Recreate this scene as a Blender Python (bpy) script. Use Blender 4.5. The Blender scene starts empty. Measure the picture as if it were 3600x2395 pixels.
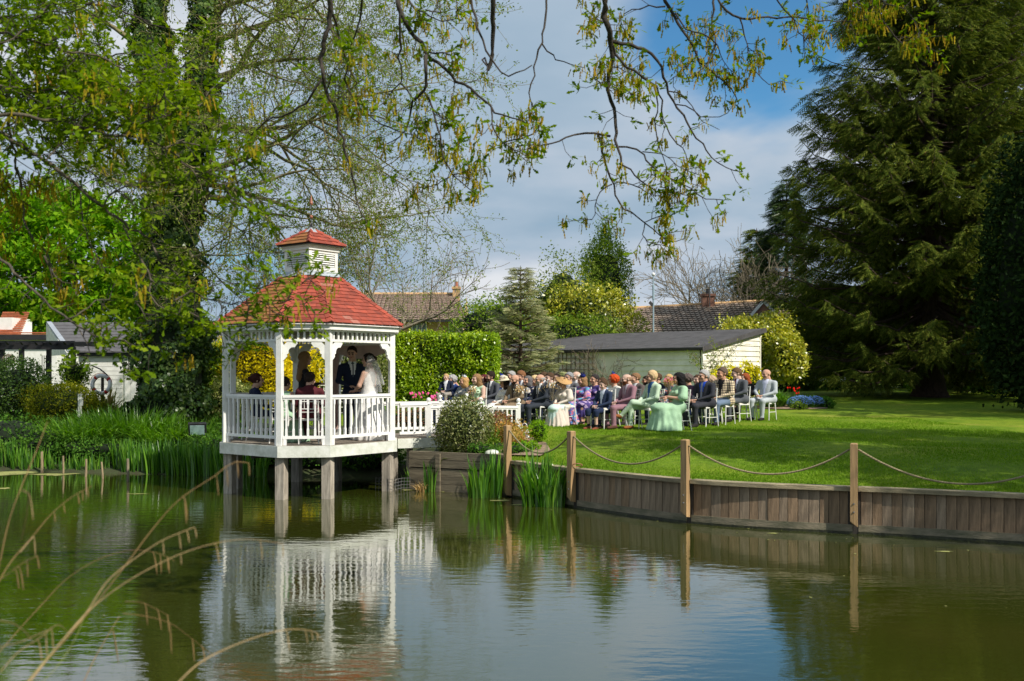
import bpy, math, random
import numpy as np
from mathutils import Vector, Matrix

R = math.radians
rng = np.random.default_rng(7)
random.seed(7)
SC = bpy.context.scene
COL = SC.collection

# ---------------------------------------------------------------- camera, sky, sun, exposure
EYE, FPX, HZ = 2.35, 3500.0, 1310.0        # eye height over the pond, focal length and horizon row in photo pixels
cam_d = bpy.data.cameras.new('camera')
cam = bpy.data.objects.new('camera', cam_d)
COL.objects.link(cam)
cam.location = (0, 0, EYE)
cam.rotation_euler = (R(90), 0, 0)
cam_d.lens, cam_d.sensor_width = 35.0, 36.0
cam_d.shift_y = (HZ - 1197.5) / 3600.0
cam_d.clip_start, cam_d.clip_end = 0.1, 5000
cam_d.dof.use_dof = True
cam_d.dof.focus_distance = 19.5
cam_d.dof.aperture_fstop = 2.8
SC.camera = cam

SUN_AZ = R(-40)                            # from +X towards the camera
SUN_EL = R(43)
sun_dir = Vector((math.cos(SUN_AZ) * math.cos(SUN_EL), math.sin(SUN_AZ) * math.cos(SUN_EL), math.sin(SUN_EL)))

wd = bpy.data.worlds.new('World')
SC.world = wd
wd.use_nodes = True
nt = wd.node_tree
nt.nodes.clear()
def N(t, kind, **kw):
    n = t.nodes.new(kind)
    for k, v in kw.items():
        if k.startswith('i_'):
            key = k[2:]
            n.inputs[int(key) if key.isdigit() else key.replace('_', ' ')].default_value = v
        else:
            setattr(n, k, v)
    return n
def link(t, a, b): t.links.new(a, b)
def ramp(t, stops, interp='LINEAR'):
    n = t.nodes.new('ShaderNodeValToRGB')
    e = n.color_ramp.elements
    n.color_ramp.interpolation = interp
    while len(e) < len(stops): e.new(0.5)
    for el, (p, c) in zip(e, stops):
        el.position = p
        el.color = (*c, 1) if len(c) == 3 else c
    return n
def P(px, py, D):
    """photo pixel at depth D -> world point"""
    return Vector(((px - 1800) / FPX * D, D, EYE - (py - HZ) / FPX * D))
def vdir(px, py):
    v = Vector(((px - 1800) / FPX, 1.0, -(py - HZ) / FPX))
    return v.normalized()

sky = N(nt, 'ShaderNodeTexSky', sky_type='NISHITA', sun_disc=False)
sky.sun_elevation = SUN_EL
sky.sun_rotation = math.atan2(sun_dir.x, sun_dir.y)
sky.air_density, sky.dust_density, sky.ozone_density = 1.0, 0.6, 2.5
tc = N(nt, 'ShaderNodeTexCoord')
sep = N(nt, 'ShaderNodeSeparateXYZ')
link(nt, tc.outputs['Generated'], sep.inputs[0])
den = N(nt, 'ShaderNodeMath', operation='ADD', i_1=0.22)
mx = N(nt, 'ShaderNodeMath', operation='MAXIMUM', i_1=0.0)
link(nt, sep.outputs['Z'], mx.inputs[0]); link(nt, mx.outputs[0], den.inputs[0])
dv = N(nt, 'ShaderNodeVectorMath', operation='DIVIDE')
cmb = N(nt, 'ShaderNodeCombineXYZ')
for i in range(3): link(nt, den.outputs[0], cmb.inputs[i])
link(nt, tc.outputs['Generated'], dv.inputs[0]); link(nt, cmb.outputs[0], dv.inputs[1])
n1 = N(nt, 'ShaderNodeTexNoise', i_Scale=1.5, i_Detail=5.0, i_Roughness=0.47, i_Distortion=0.2)
link(nt, dv.outputs[0], n1.inputs['Vector'])
n2 = N(nt, 'ShaderNodeTexNoise', i_Scale=3.6, i_Detail=6.0, i_Roughness=0.55)
link(nt, dv.outputs[0], n2.inputs['Vector'])
cloud = ramp(nt, [(0.32, (2.3, 3.25, 4.2)), (0.44, (2.9, 3.75, 4.65)), (0.55, (3.75, 4.35, 5.1)), (0.67, (5.8, 6.0, 6.3))])
addn = N(nt, 'ShaderNodeMath', operation='MULTIPLY_ADD', i_1=0.18, i_2=-0.09)
link(nt, n2.outputs[0], addn.inputs[0])
sumn = N(nt, 'ShaderNodeMath', operation='ADD')
link(nt, n1.outputs[0], sumn.inputs[0]); link(nt, addn.outputs[0], sumn.inputs[1])
link(nt, sumn.outputs[0], cloud.inputs[0])
# a gap of clear blue in the upper right of the cloud deck, and small ones by noise
gapd = vdir(2640, 60)
dot = N(nt, 'ShaderNodeVectorMath', operation='DOT_PRODUCT')
dot.inputs[1].default_value = gapd
link(nt, tc.outputs['Generated'], dot.inputs[0])
gp = N(nt, 'ShaderNodeMapRange', i_1=0.986, i_2=1.0, i_3=0.0, i_4=0.40)
link(nt, dot.outputs['Value'], gp.inputs[0])
gs = N(nt, 'ShaderNodeMath', operation='SUBTRACT')
link(nt, sumn.outputs[0], gs.inputs[0]); link(nt, gp.outputs[0], gs.inputs[1])
cover = N(nt, 'ShaderNodeMapRange', i_1=0.14, i_2=0.36, interpolation_type='SMOOTHSTEP')
link(nt, gs.outputs[0], cover.inputs[0])
blue = N(nt, 'ShaderNodeMix', data_type='RGBA', blend_type='MULTIPLY')
blue.inputs[0].default_value = 1.0
link(nt, sky.outputs[0], blue.inputs[6])
blue.inputs[7].default_value = (0.45, 0.85, 1.0, 1)
mixs = N(nt, 'ShaderNodeMix', data_type='RGBA')
link(nt, cover.outputs[0], mixs.inputs[0])
link(nt, blue.outputs[2], mixs.inputs[6]); link(nt, cloud.outputs[0], mixs.inputs[7])
bg = N(nt, 'ShaderNodeBackground', i_Strength=0.112)
link(nt, mixs.outputs[2], bg.inputs[0])
wo = N(nt, 'ShaderNodeOutputWorld')
link(nt, bg.outputs[0], wo.inputs[0])

sl = bpy.data.lights.new('sun', 'SUN')
sl.energy, sl.angle, sl.color = 4.8, R(0.53), (1.0, 0.94, 0.84)
so = bpy.data.objects.new('sun', sl)
COL.objects.link(so)
so.rotation_euler = (-sun_dir).to_track_quat('-Z', 'Y').to_euler()
so.location = sun_dir * 60

SC.view_settings.view_transform = 'Standard'
SC.view_settings.look = 'None'
SC.view_settings.exposure = 0.25
SC.view_settings.gamma = 1.0
SC.view_settings.use_curve_mapping = False
SC.render.engine = 'CYCLES'
SC.cycles.max_bounces = 6
SC.cycles.diffuse_bounces = 3
SC.cycles.glossy_bounces = 3
SC.cycles.transmission_bounces = 4
SC.cycles.transparent_max_bounces = 6
SC.cycles.use_denoising = True
SC.cycles.caustics_reflective = False
SC.cycles.caustics_refractive = False

# ---------------------------------------------------------------- materials
MATS = {}
def newmat(name):
    m = bpy.data.materials.new(name)
    m.use_nodes = True
    t = m.node_tree
    t.nodes.clear()
    o = N(t, 'ShaderNodeOutputMaterial')
    MATS[name] = m
    return m, t, o
def plain(name, col, rough=0.6, var=0.12, scale=6.0, bump=0.0, bscale=60.0, metal=0.0, spec=0.4, objvar=0.0, stretch=(1, 1, 1), tint=None):
    """Principled with a noise tint; objvar varies brightness per object; stretch scales the noise space"""
    m, t, o = newmat(name)
    b = N(t, 'ShaderNodeBsdfPrincipled', i_Roughness=rough, i_Metallic=metal)
    b.inputs['Specular IOR Level'].default_value = spec
    co = N(t, 'ShaderNodeTexCoord')
    mp = N(t, 'ShaderNodeMapping')
    mp.inputs['Scale'].default_value = stretch
    link(t, co.outputs['Object'], mp.inputs[0])
    nz = N(t, 'ShaderNodeTexNoise', i_Scale=scale, i_Detail=5.0, i_Roughness=0.6)
    link(t, mp.outputs[0], nz.inputs['Vector'])
    c2 = tint or tuple(max(0, c * (1 - 2.2 * var)) for c in col)
    c1 = tuple(min(1, c * (1 + var)) for c in col)
    rp = ramp(t, [(0.25, c2), (0.72, c1)])
    link(t, nz.outputs[0], rp.inputs[0])
    src = rp.outputs[0]
    if objvar:
        oi = N(t, 'ShaderNodeObjectInfo')
        mr = N(t, 'ShaderNodeMapRange', i_3=1 - objvar, i_4=1 + objvar)
        link(t, oi.outputs['Random'], mr.inputs[0])
        mm = N(t, 'ShaderNodeMix', data_type='RGBA', blend_type='MULTIPLY')
        mm.inputs[0].default_value = 1
        link(t, src, mm.inputs[6]); link(t, mr.outputs[0], mm.inputs[7])
        src = mm.outputs[2]
    link(t, src, b.inputs['Base Color'])
    if bump:
        nb = N(t, 'ShaderNodeTexNoise', i_Scale=bscale, i_Detail=4.0)
        link(t, mp.outputs[0], nb.inputs['Vector'])
        bp = N(t, 'ShaderNodeBump', i_Strength=bump, i_Distance=0.02)
        link(t, nb.outputs[0], bp.inputs['Height']); link(t, bp.outputs[0], b.inputs['Normal'])
    link(t, b.outputs[0], o.inputs[0])
    return m
LEAF_GAIN = 1.8
def leafmat(name, cols, transl=0.35, gloss=0.0, patch=0.0, pscale=0.7):
    """leaf: colour picked at random per leaf from a ramp, part of the light passes through; patch mixes a slow colour drift"""
    m, t, o = newmat(name)
    cols = [tuple(c * LEAF_GAIN for c in q) for q in cols]
    g = N(t, 'ShaderNodeNewGeometry')
    rp = ramp(t, [(i / max(1, len(cols) - 1), c) for i, c in enumerate(cols)])
    src = g.outputs['Random Per Island']
    if patch:
        co = N(t, 'ShaderNodeTexCoord')
        nz = N(t, 'ShaderNodeTexNoise', i_Scale=pscale, i_Detail=3.0)
        link(t, co.outputs['Object'], nz.inputs['Vector'])
        mr = N(t, 'ShaderNodeMapRange', i_1=0.3, i_2=0.7)
        link(t, nz.outputs[0], mr.inputs[0])
        mx_ = N(t, 'ShaderNodeMix', data_type='FLOAT')
        mx_.inputs[0].default_value = patch
        link(t, src, mx_.inputs[2]); link(t, mr.outputs[0], mx_.inputs[3])
        src = mx_.outputs[0]
    link(t, src, rp.inputs[0])
    d = N(t, 'ShaderNodeBsdfDiffuse')
    tr = N(t, 'ShaderNodeBsdfTranslucent')
    hs = N(t, 'ShaderNodeHueSaturation', i_Saturation=1.1, i_Value=1.25)
    link(t, rp.outputs[0], d.inputs[0]); link(t, rp.outputs[0], hs.inputs['Color']); link(t, hs.outputs[0], tr.inputs[0])
    mix = N(t, 'ShaderNodeMixShader', i_0=transl)
    link(t, d.outputs[0], mix.inputs[1]); link(t, tr.outputs[0], mix.inputs[2])
    out = mix.outputs[0]
    if gloss:
        gl = N(t, 'ShaderNodeBsdfGlossy', i_Roughness=0.35)
        gl.inputs[0].default_value = (1, 1, 1, 1)
        m2 = N(t, 'ShaderNodeMixShader', i_0=gloss)
        link(t, out, m2.inputs[1]); link(t, gl.outputs[0], m2.inputs[2])
        out = m2.outputs[0]
    link(t, out, o.inputs[0])
    return m

# ---------------------------------------------------------------- mesh helpers
def finish(o, parent=None, label=None, cat=None, group=None, kind=None):
    COL.objects.link(o)
    if parent is not None: o.parent = parent
    if label: o['label'] = label
    if cat: o['category'] = cat
    if group: o['group'] = group
    if kind: o['kind'] = kind
    return o
def empty(name, loc=(0, 0, 0), rz=0.0, label=None, cat=None, group=None, parent=None):
    o = bpy.data.objects.new(name, None)
    o.location = loc
    o.rotation_euler = (0, 0, rz)
    o.empty_display_size = 0.2
    return finish(o, parent, label, cat, group)
def np_mesh(name, V, F, mats, mi=None, smooth=False):
    """V (n,3); F (m,k) all the same k"""
    V = np.asarray(V, np.float32); F = np.asarray(F, np.int32)
    me = bpy.data.meshes.new(name)
    m, k = F.shape
    me.vertices.add(len(V)); me.loops.add(m * k); me.polygons.add(m)
    me.vertices.foreach_set('co', V.ravel())
    me.loops.foreach_set('vertex_index', F.ravel())
    me.polygons.foreach_set('loop_start', np.arange(0, m * k, k, dtype=np.int32))
    me.polygons.foreach_set('loop_total', np.full(m, k, np.int32))
    if smooth: me.polygons.foreach_set('use_smooth', np.ones(m, bool))
    for mt in (mats if isinstance(mats, (list, tuple)) else [mats]):
        me.materials.append(MATS[mt] if isinstance(mt, str) else mt)
    if mi is not None: me.polygons.foreach_set('material_index', np.asarray(mi, np.int32))
    me.update(calc_edges=True)
    me.validate()
    return me
class MB:
    def __init__(s): s.v, s.f, s.m, s.cur = [], [], [], 0
    def add(s, vs, fs):
        b = len(s.v)
        s.v += [tuple(x) for x in vs]
        s.f += [tuple(i + b for i in f) for f in fs]
        s.m += [s.cur] * len(fs)
        return s
    def box(s, c, d, rz=0.0, taper=1.0):
        x, y, z = d[0] / 2, d[1] / 2, d[2] / 2
        ca, sa = math.cos(rz), math.sin(rz)
        vs = []
        for dz, k in ((-z, 1), (z, taper)):
            for dx, dy in ((-x, -y), (x, -y), (x, y), (-x, y)):
                dx *= k; dy *= k
                vs.append((c[0] + dx * ca - dy * sa, c[1] + dx * sa + dy * ca, c[2] + dz))
        return s.add(vs, [(0, 3, 2, 1), (4, 5, 6, 7), (0, 1, 5, 4), (1, 2, 6, 5), (2, 3, 7, 6), (3, 0, 4, 7)])
    def beam(s, a, b, w, h, up=(0, 0, 1)):
        a, b, up = Vector(a), Vector(b), Vector(up)
        d = (b - a).normalized()
        side = d.cross(up)
        if side.length < 1e-4: side = d.cross(Vector((1, 0, 0)))
        side.normalize()
        u = side.cross(d).normalized()
        vs = []
        for p in (a, b):
            for i, j in ((-1, -1), (1, -1), (1, 1), (-1, 1)):
                vs.append(p + side * (i * w / 2) + u * (j * h / 2))
        return s.add(vs, [(0, 1, 2, 3), (7, 6, 5, 4), (0, 4, 5, 1), (1, 5, 6, 2), (2, 6, 7, 3), (3, 7, 4, 0)])
    def tube(s, pts, rad, n=6, cap=True):
        V, F = tube_arrays(pts, rad, n)
        s.add(V.tolist(), F.tolist())
        if cap:
            b = len(s.v) - len(V)
            s.f += [tuple(b + i for i in range(n))[::-1], tuple(b + len(V) - n + i for i in range(n))]
            s.m += [s.cur] * 2
        return s
    def lathe(s, c, prof, n=12):
        vs, fs = [], []
        for r, z in prof:
            for i in range(n):
                a = 2 * math.pi * i / n
                vs.append((c[0] + r * math.cos(a), c[1] + r * math.sin(a), c[2] + z))
        for j in range(len(prof) - 1):
            for i in range(n):
                k = (i + 1) % n
                fs.append((j * n + i, j * n + k, (j + 1) * n + k, (j + 1) * n + i))
        fs.append(tuple(range(n))[::-1]); fs.append(tuple((len(prof) - 1) * n + i for i in range(n)))
        return s.add(vs, fs)
    def ball(s, c, r, n=10, m=7):
        r = (r, r, r) if isinstance(r, (int, float)) else r
        vs, fs = [], []
        for j in range(m + 1):
            th = math.pi * j / m
            for i in range(n):
                a = 2 * math.pi * i / n
                vs.append((c[0] + r[0] * math.sin(th) * math.cos(a), c[1] + r[1] * math.sin(th) * math.sin(a), c[2] - r[2] * math.cos(th)))
        for j in range(m):
            for i in range(n):
                k = (i + 1) % n
                fs.append((j * n + i, j * n + k, (j + 1) * n + k, (j + 1) * n + i))
        return s.add(vs, fs)
    def prism(s, poly, o, u, v, w, t):
        """2-D outline poly laid at o along axes u, v and given thickness t along w (centred)"""
        o, u, v, w = Vector(o), Vector(u), Vector(v), Vector(w)
        n = len(poly)
        vs = [o + u * x + v * y - w * (t / 2) for x, y in poly] + [o + u * x + v * y + w * (t / 2) for x, y in poly]
        fs = [tuple(range(n))[::-1], tuple(range(n, 2 * n))] + [(i, (i + 1) % n, (i + 1) % n + n, i + n) for i in range(n)]
        return s.add(vs, fs)
    def mesh(s, name, mats, smooth=False):
        me = bpy.data.meshes.new(name)
        me.from_pydata(s.v, [], s.f)
        for mt in (mats if isinstance(mats, (list, tuple)) else [mats]): me.materials.append(MATS[mt] if isinstance(mt, str) else mt)
        if isinstance(mats, (list, tuple)): me.polygons.foreach_set('material_index', s.m)
        if smooth: me.polygons.foreach_set('use_smooth', [True] * len(s.f))
        me.update()
        return me
    def obj(s, name, mats, parent=None, smooth=False, **kw):
        return finish(bpy.data.objects.new(name, s.mesh(name, mats, smooth)), parent, **kw)
def tube_arrays(pts, rad, n=6):
    pts = np.asarray([tuple(p) for p in pts], float)
    k = len(pts)
    rad = np.broadcast_to(np.asarray(rad, float), (k,))
    d = np.gradient(pts, axis=0)
    d /= np.linalg.norm(d, axis=1, keepdims=True) + 1e-9
    ref = np.where(np.abs(d[:, 2:3]) > 0.95, np.array([[1.0, 0, 0]]), np.array([[0, 0, 1.0]]))
    a = np.cross(d, ref); a /= np.linalg.norm(a, axis=1, keepdims=True) + 1e-9
    for i in range(1, k):                 # keep the frame from flipping
        if a[i] @ a[i - 1] < 0: a[i] = -a[i]
    b = np.cross(d, a)
    th = np.arange(n) * 2 * math.pi / n
    V = pts[:, None, :] + rad[:, None, None] * (a[:, None, :] * np.cos(th)[None, :, None] + b[:, None, :] * np.sin(th)[None, :, None])
    i = np.arange(n); j = (i + 1) % n
    F = np.concatenate([np.stack([r * n + i, r * n + j, (r + 1) * n + j, (r + 1) * n + i], 1) for r in range(k - 1)])
    return V.reshape(-1, 3), F
def cat_arrays(parts):
    Vs, Fs, b = [], [], 0
    for V, F in parts:
        Vs.append(V); Fs.append(F + b); b += len(V)
    return np.concatenate(Vs), np.concatenate(Fs)
def seg_arrays(P0, P1, R0, R1, n=4):
    P0, P1 = np.asarray(P0, float), np.asarray(P1, float)
    d = P1 - P0
    d /= np.linalg.norm(d, axis=1, keepdims=True) + 1e-9
    ref = np.where(np.abs(d[:, 2:3]) > 0.9, np.array([[1.0, 0, 0]]), np.array([[0, 0, 1.0]]))
    a = np.cross(d, ref); a /= np.linalg.norm(a, axis=1, keepdims=True) + 1e-9
    b = np.cross(d, a)
    th = np.arange(n) * 2 * math.pi / n
    off = a[:, None, :] * np.cos(th)[None, :, None] + b[:, None, :] * np.sin(th)[None, :, None]
    V = np.concatenate([P0[:, None, :] + off * np.asarray(R0)[:, None, None], P1[:, None, :] + off * np.asarray(R1)[:, None, None]], 1)
    i = np.arange(n); j = (i + 1) % n
    f = np.stack([i, j, j + n, i + n], 1)
    F = (f[None] + (np.arange(len(P0)) * 2 * n)[:, None, None]).reshape(-1, 4)
    return V.reshape(-1, 3), F
def unit(v): return v / (np.linalg.norm(v, axis=-1, keepdims=True) + 1e-9)
def frames(n, r, axis=None, jit=1.0, up=0.0):
    """n random frames as rows T,B,Nrm; axis biases T, up biases the normal upwards"""
    T = r.normal(size=(n, 3))
    if axis is not None: T = np.asarray(axis, float) + jit * T
    T = unit(T)
    Q = r.normal(size=(n, 3)); Q[:, 2] += up
    B = unit(np.cross(Q, T))
    return np.stack([T, B, np.cross(T, B)], 1)
def scatter(tv, tf, C, Fr, S):
    tv = np.asarray(tv, float); tf = np.asarray(tf, int)
    S = np.asarray(S, float)
    if S.ndim == 1: S = S[:, None, None]
    else: S = S[:, None, :]
    loc = tv[None] * S
    V = np.asarray(C)[:, None, :] + np.einsum('nkj,njc->nkc', loc, Fr)
    F = (tf[None] + (np.arange(len(C)) * len(tv))[:, None, None]).reshape(-1, tf.shape[1])
    return V.reshape(-1, 3), F
def np_obj(name, VF, mat, parent=None, smooth=False, **kw):
    return finish(bpy.data.objects.new(name, np_mesh(name, VF[0], VF[1], mat, smooth=smooth)), parent, **kw)
LEAF = ([(0, 0, 0), (0.45, 0.26, 0.05), (1, 0, -0.06), (0.45, -0.26, 0.05)], [(0, 1, 2, 3)])
BLADE = ([(0, -0.5, 0), (0, 0.5, 0), (0.55, 0.35, 0.06), (0.55, -0.35, 0.06), (1, 0.02, 0.2), (1, -0.02, 0.2)], [(0, 1, 2, 3), (3, 2, 4, 5)])
def lumps(D_, seed, amp=0.2, n=9, f=2.5):
    r = np.random.default_rng(seed)
    k = r.normal(size=(n, 3)) * f; ph = r.uniform(0, 6.28, n)
    return amp * np.sin(D_ @ k.T + ph).mean(axis=1) * 2.2
def copy_tree(o, parent=None, loc=None, rz=None, scale=None):
    c = o.copy()
    COL.objects.link(c)
    c.parent = parent
    if loc is not None: c.location = loc
    if rz is not None: c.rotation_euler = (0, 0, rz)
    if scale is not None: c.scale = (scale,) * 3
    for ch in KIDS.get(o.name, []): copy_tree(ch, c)
    return c
KIDS = {}
def remember(o): KIDS[o.name] = [x for x in COL.objects if x.parent is o]

# ---------------------------------------------------------------- palette
plain('white_paint', (0.80, 0.79, 0.76), 0.5, 0.05, 5.0, 0.12, 25.0, tint=(0.66, 0.66, 0.60))
plain('white_gloss', (0.82, 0.81, 0.78), 0.35, 0.03, 3.0)
plain('weathered_white', (0.74, 0.74, 0.69), 0.6, 0.10, 4.5, 0.2, 30.0, tint=(0.44, 0.46, 0.36))
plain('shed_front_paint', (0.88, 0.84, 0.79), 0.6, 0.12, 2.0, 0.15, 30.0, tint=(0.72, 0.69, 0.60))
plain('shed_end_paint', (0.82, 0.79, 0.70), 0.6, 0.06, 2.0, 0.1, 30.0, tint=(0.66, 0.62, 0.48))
plain('deck_wood', (0.24, 0.20, 0.16), 0.75, 0.2, 5.0, 0.3, 40, stretch=(1, 8, 1), objvar=0.15)
plain('pile_wood', (0.48, 0.42, 0.34), 0.8, 0.3, 4.0, 0.5, 25.0, stretch=(6, 6, 0.6), objvar=0.12)
plain('plank_wood', (0.26, 0.175, 0.105), 0.8, 0.30, 3.0, 0.4, 20.0, stretch=(7, 7, 0.7), objvar=0.13)
plain('plank_grey', (0.29, 0.215, 0.145), 0.8, 0.30, 3.0, 0.4, 20.0, stretch=(7, 7, 0.7), objvar=0.13)
plain('cap_wood', (0.34, 0.28, 0.17), 0.75, 0.28, 3.0, 0.4, 20.0, stretch=(1.2, 1.2, 6), objvar=0.12)
plain('post_wood', (0.40, 0.255, 0.12), 0.7, 0.22, 3.0, 0.3, 20.0, stretch=(8, 8, 0.6), objvar=0.12)
plain('board_wet', (0.21, 0.175, 0.12), 0.7, 0.35, 3.0, 0.4, 15.0, stretch=(1, 1, 3), tint=(0.06, 0.07, 0.035))
plain('slime', (0.030, 0.032, 0.012), 0.45, 0.4, 6.0, 0.5, 20.0)
plain('dark_wood', (0.05, 0.043, 0.035), 0.9, 0.2)
plain('sleeper_wood', (0.20, 0.165, 0.11), 0.85, 0.3, 3.0, 0.5, 18.0, stretch=(0.6, 0.6, 7), objvar=0.2)
plain('rope_fibre', (0.30, 0.25, 0.14), 0.9, 0.15, 30.0)
plain('soil', (0.16, 0.115, 0.075), 0.95, 0.3, 12.0, 0.8, 40.0)
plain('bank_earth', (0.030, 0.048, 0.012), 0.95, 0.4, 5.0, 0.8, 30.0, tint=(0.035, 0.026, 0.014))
plain('bed_soil', (0.32, 0.22, 0.15), 0.95, 0.3, 12.0, 0.8, 40.0)
plain('shingle_red', (0.31, 0.056, 0.030), 0.85, 0.14, 7.0, 0.3, 70.0, objvar=0.22, tint=(0.20, 0.05, 0.035))
plain('shingle_lichen', (0.38, 0.075, 0.052), 0.85, 0.0, 22.0, 0.3, 70.0, objvar=0.1, tint=(0.33, 0.20, 0.15))
plain('shingle_red_shaded', (0.31, 0.095, 0.035), 0.85, 0.18, 9.0, 0.3, 70.0, objvar=0.18, tint=(0.20, 0.12, 0.03))  # left-facing slopes: the brown of their shade is put into the colour
plain('lead', (0.42, 0.46, 0.50), 0.55, 0.14, 8.0, 0.1, 12.0, metal=0.15)
plain('dark_metal', (0.03, 0.03, 0.032), 0.5, 0.1)
plain('copper', (0.36, 0.13, 0.08), 0.5, 0.15)
plain('ceiling_boards', (0.78, 0.75, 0.70), 0.7, 0.15, 4.0)
plain('drape_pink', (0.60, 0.43, 0.38), 0.85, 0.06)
plain('felt_roof', (0.080, 0.076, 0.078), 0.95, 0.22, 2.5, 0.4, 90.0)
plain('wire', (0.25, 0.25, 0.25), 0.5, 0.1, metal=0.6)

# lawn: mown grass in several greens
m, t, o = newmat('lawn_grass')
b = N(t, 'ShaderNodeBsdfPrincipled', i_Roughness=0.85)
b.inputs['Specular IOR Level'].default_value = 0.15
co = N(t, 'ShaderNodeTexCoord')
na = N(t, 'ShaderNodeTexNoise', i_Scale=0.55, i_Detail=4.0, i_Roughness=0.6)
nb = N(t, 'ShaderNodeTexNoise', i_Scale=28.0, i_Detail=3.0, i_Roughness=0.7)
for q in (na, nb): link(t, co.outputs['Object'], q.inputs['Vector'])
r1 = ramp(t, [(0.28, (0.085, 0.165, 0.007)), (0.46, (0.130, 0.215, 0.010)), (0.62, (0.185, 0.250, 0.016)), (0.76, (0.26, 0.26, 0.045))])
link(t, na.outputs[0], r1.inputs[0])
r2 = ramp(t, [(0.3, (0.62, 0.66, 0.6)), (0.7, (1.25, 1.2, 1.2))])
link(t, nb.outputs[0], r2.inputs[0])
mm = N(t, 'ShaderNodeMix', data_type='RGBA', blend_type='MULTIPLY'); mm.inputs[0].default_value = 1
nc = N(t, 'ShaderNodeTexNoise', i_Scale=4.5, i_Detail=4.0, i_Roughness=0.65)
link(t, co.outputs['Object'], nc.inputs['Vector'])
r3 = ramp(t, [(0.3, (0.70, 0.74, 0.7)), (0.52, (1.0, 1.0, 1.0)), (0.72, (1.35, 1.22, 1.3))])
link(t, nc.outputs[0], r3.inputs[0])
m3_ = N(t, 'ShaderNodeMix', data_type='RGBA', blend_type='MULTIPLY'); m3_.inputs[0].default_value = 1
link(t, r1.outputs[0], m3_.inputs[6]); link(t, r3.outputs[0], m3_.inputs[7])
link(t, m3_.outputs[2], mm.inputs[6]); link(t, r2.outputs[0], mm.inputs[7])
link(t, mm.outputs[2], b.inputs['Base Color'])
bp = N(t, 'ShaderNodeBump', i_Strength=0.6, i_Distance=0.03)
link(t, nb.outputs[0], bp.inputs['Height']); link(t, bp.outputs[0], b.inputs['Normal'])
link(t, b.outputs[0], o.inputs[0])
leafmat('grass_blade', [(0.045, 0.095, 0.006), (0.075, 0.145, 0.010), (0.11, 0.175, 0.016), (0.14, 0.17, 0.03)], 0.3, patch=0.4, pscale=0.5)

# pond water: dark olive body, sharp reflections broken by small wind ripples
m, t, o = newmat('pond_water')
body = N(t, 'ShaderNodeBsdfDiffuse')
gls = N(t, 'ShaderNodeBsdfGlossy', i_Roughness=0.012)
gls.inputs[0].default_value = (1, 1, 1, 1)
co = N(t, 'ShaderNodeTexCoord')
nz = N(t, 'ShaderNodeTexNoise', i_Scale=0.35, i_Detail=3.0)
link(t, co.outputs['Object'], nz.inputs['Vector'])
rp = ramp(t, [(0.3, (0.026, 0.038, 0.003)), (0.7, (0.044, 0.046, 0.007))])
link(t, nz.outputs[0], rp.inputs[0]); link(t, rp.outputs[0], body.inputs[0])
def ripple(scale, sx, sy, rot=0.0):
    mp = N(t, 'ShaderNodeMapping')
    mp.inputs['Scale'].default_value = (sx, sy, 1)
    mp.inputs['Rotation'].default_value = (0, 0, rot)
    link(t, co.outputs['Object'], mp.inputs[0])
    q = N(t, 'ShaderNodeTexNoise', i_Scale=scale, i_Detail=2.0, i_Roughness=0.5)
    link(t, mp.outputs[0], q.inputs['Vector'])
    return q
ra, rb_ = ripple(2.6, 1.0, 2.6, 0.12), ripple(15.0, 1.0, 2.4, -0.2)
rc = ripple(0.22, 1, 1)
ad = N(t, 'ShaderNodeMath', operation='MULTIPLY_ADD', i_1=0.15)
link(t, rb_.outputs[0], ad.inputs[0]); link(t, ra.outputs[0], ad.inputs[2])
stg = N(t, 'ShaderNodeMapRange', i_1=0.38, i_2=0.62, i_3=0.35, i_4=1.0)
link(t, rc.outputs[0], stg.inputs[0])
mu = N(t, 'ShaderNodeMath', operation='MULTIPLY')
link(t, ad.outputs[0], mu.inputs[0]); link(t, stg.outputs[0], mu.inputs[1])
bp = N(t, 'ShaderNodeBump', i_Strength=1.0, i_Distance=0.0047)
link(t, mu.outputs[0], bp.inputs['Height']); link(t, bp.outputs[0], gls.inputs['Normal'])
fr_ = N(t, 'ShaderNodeFresnel', i_IOR=1.333)
pwr = N(t, 'ShaderNodeMath', operation='POWER', i_1=0.55)
link(t, fr_.outputs[0], pwr.inputs[0])
mxs = N(t, 'ShaderNodeMixShader')
link(t, pwr.outputs[0], mxs.inputs[0]); link(t, body.outputs[0], mxs.inputs[1]); link(t, gls.outputs[0], mxs.inputs[2])
link(t, mxs.outputs[0], o.inputs[0])

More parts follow.
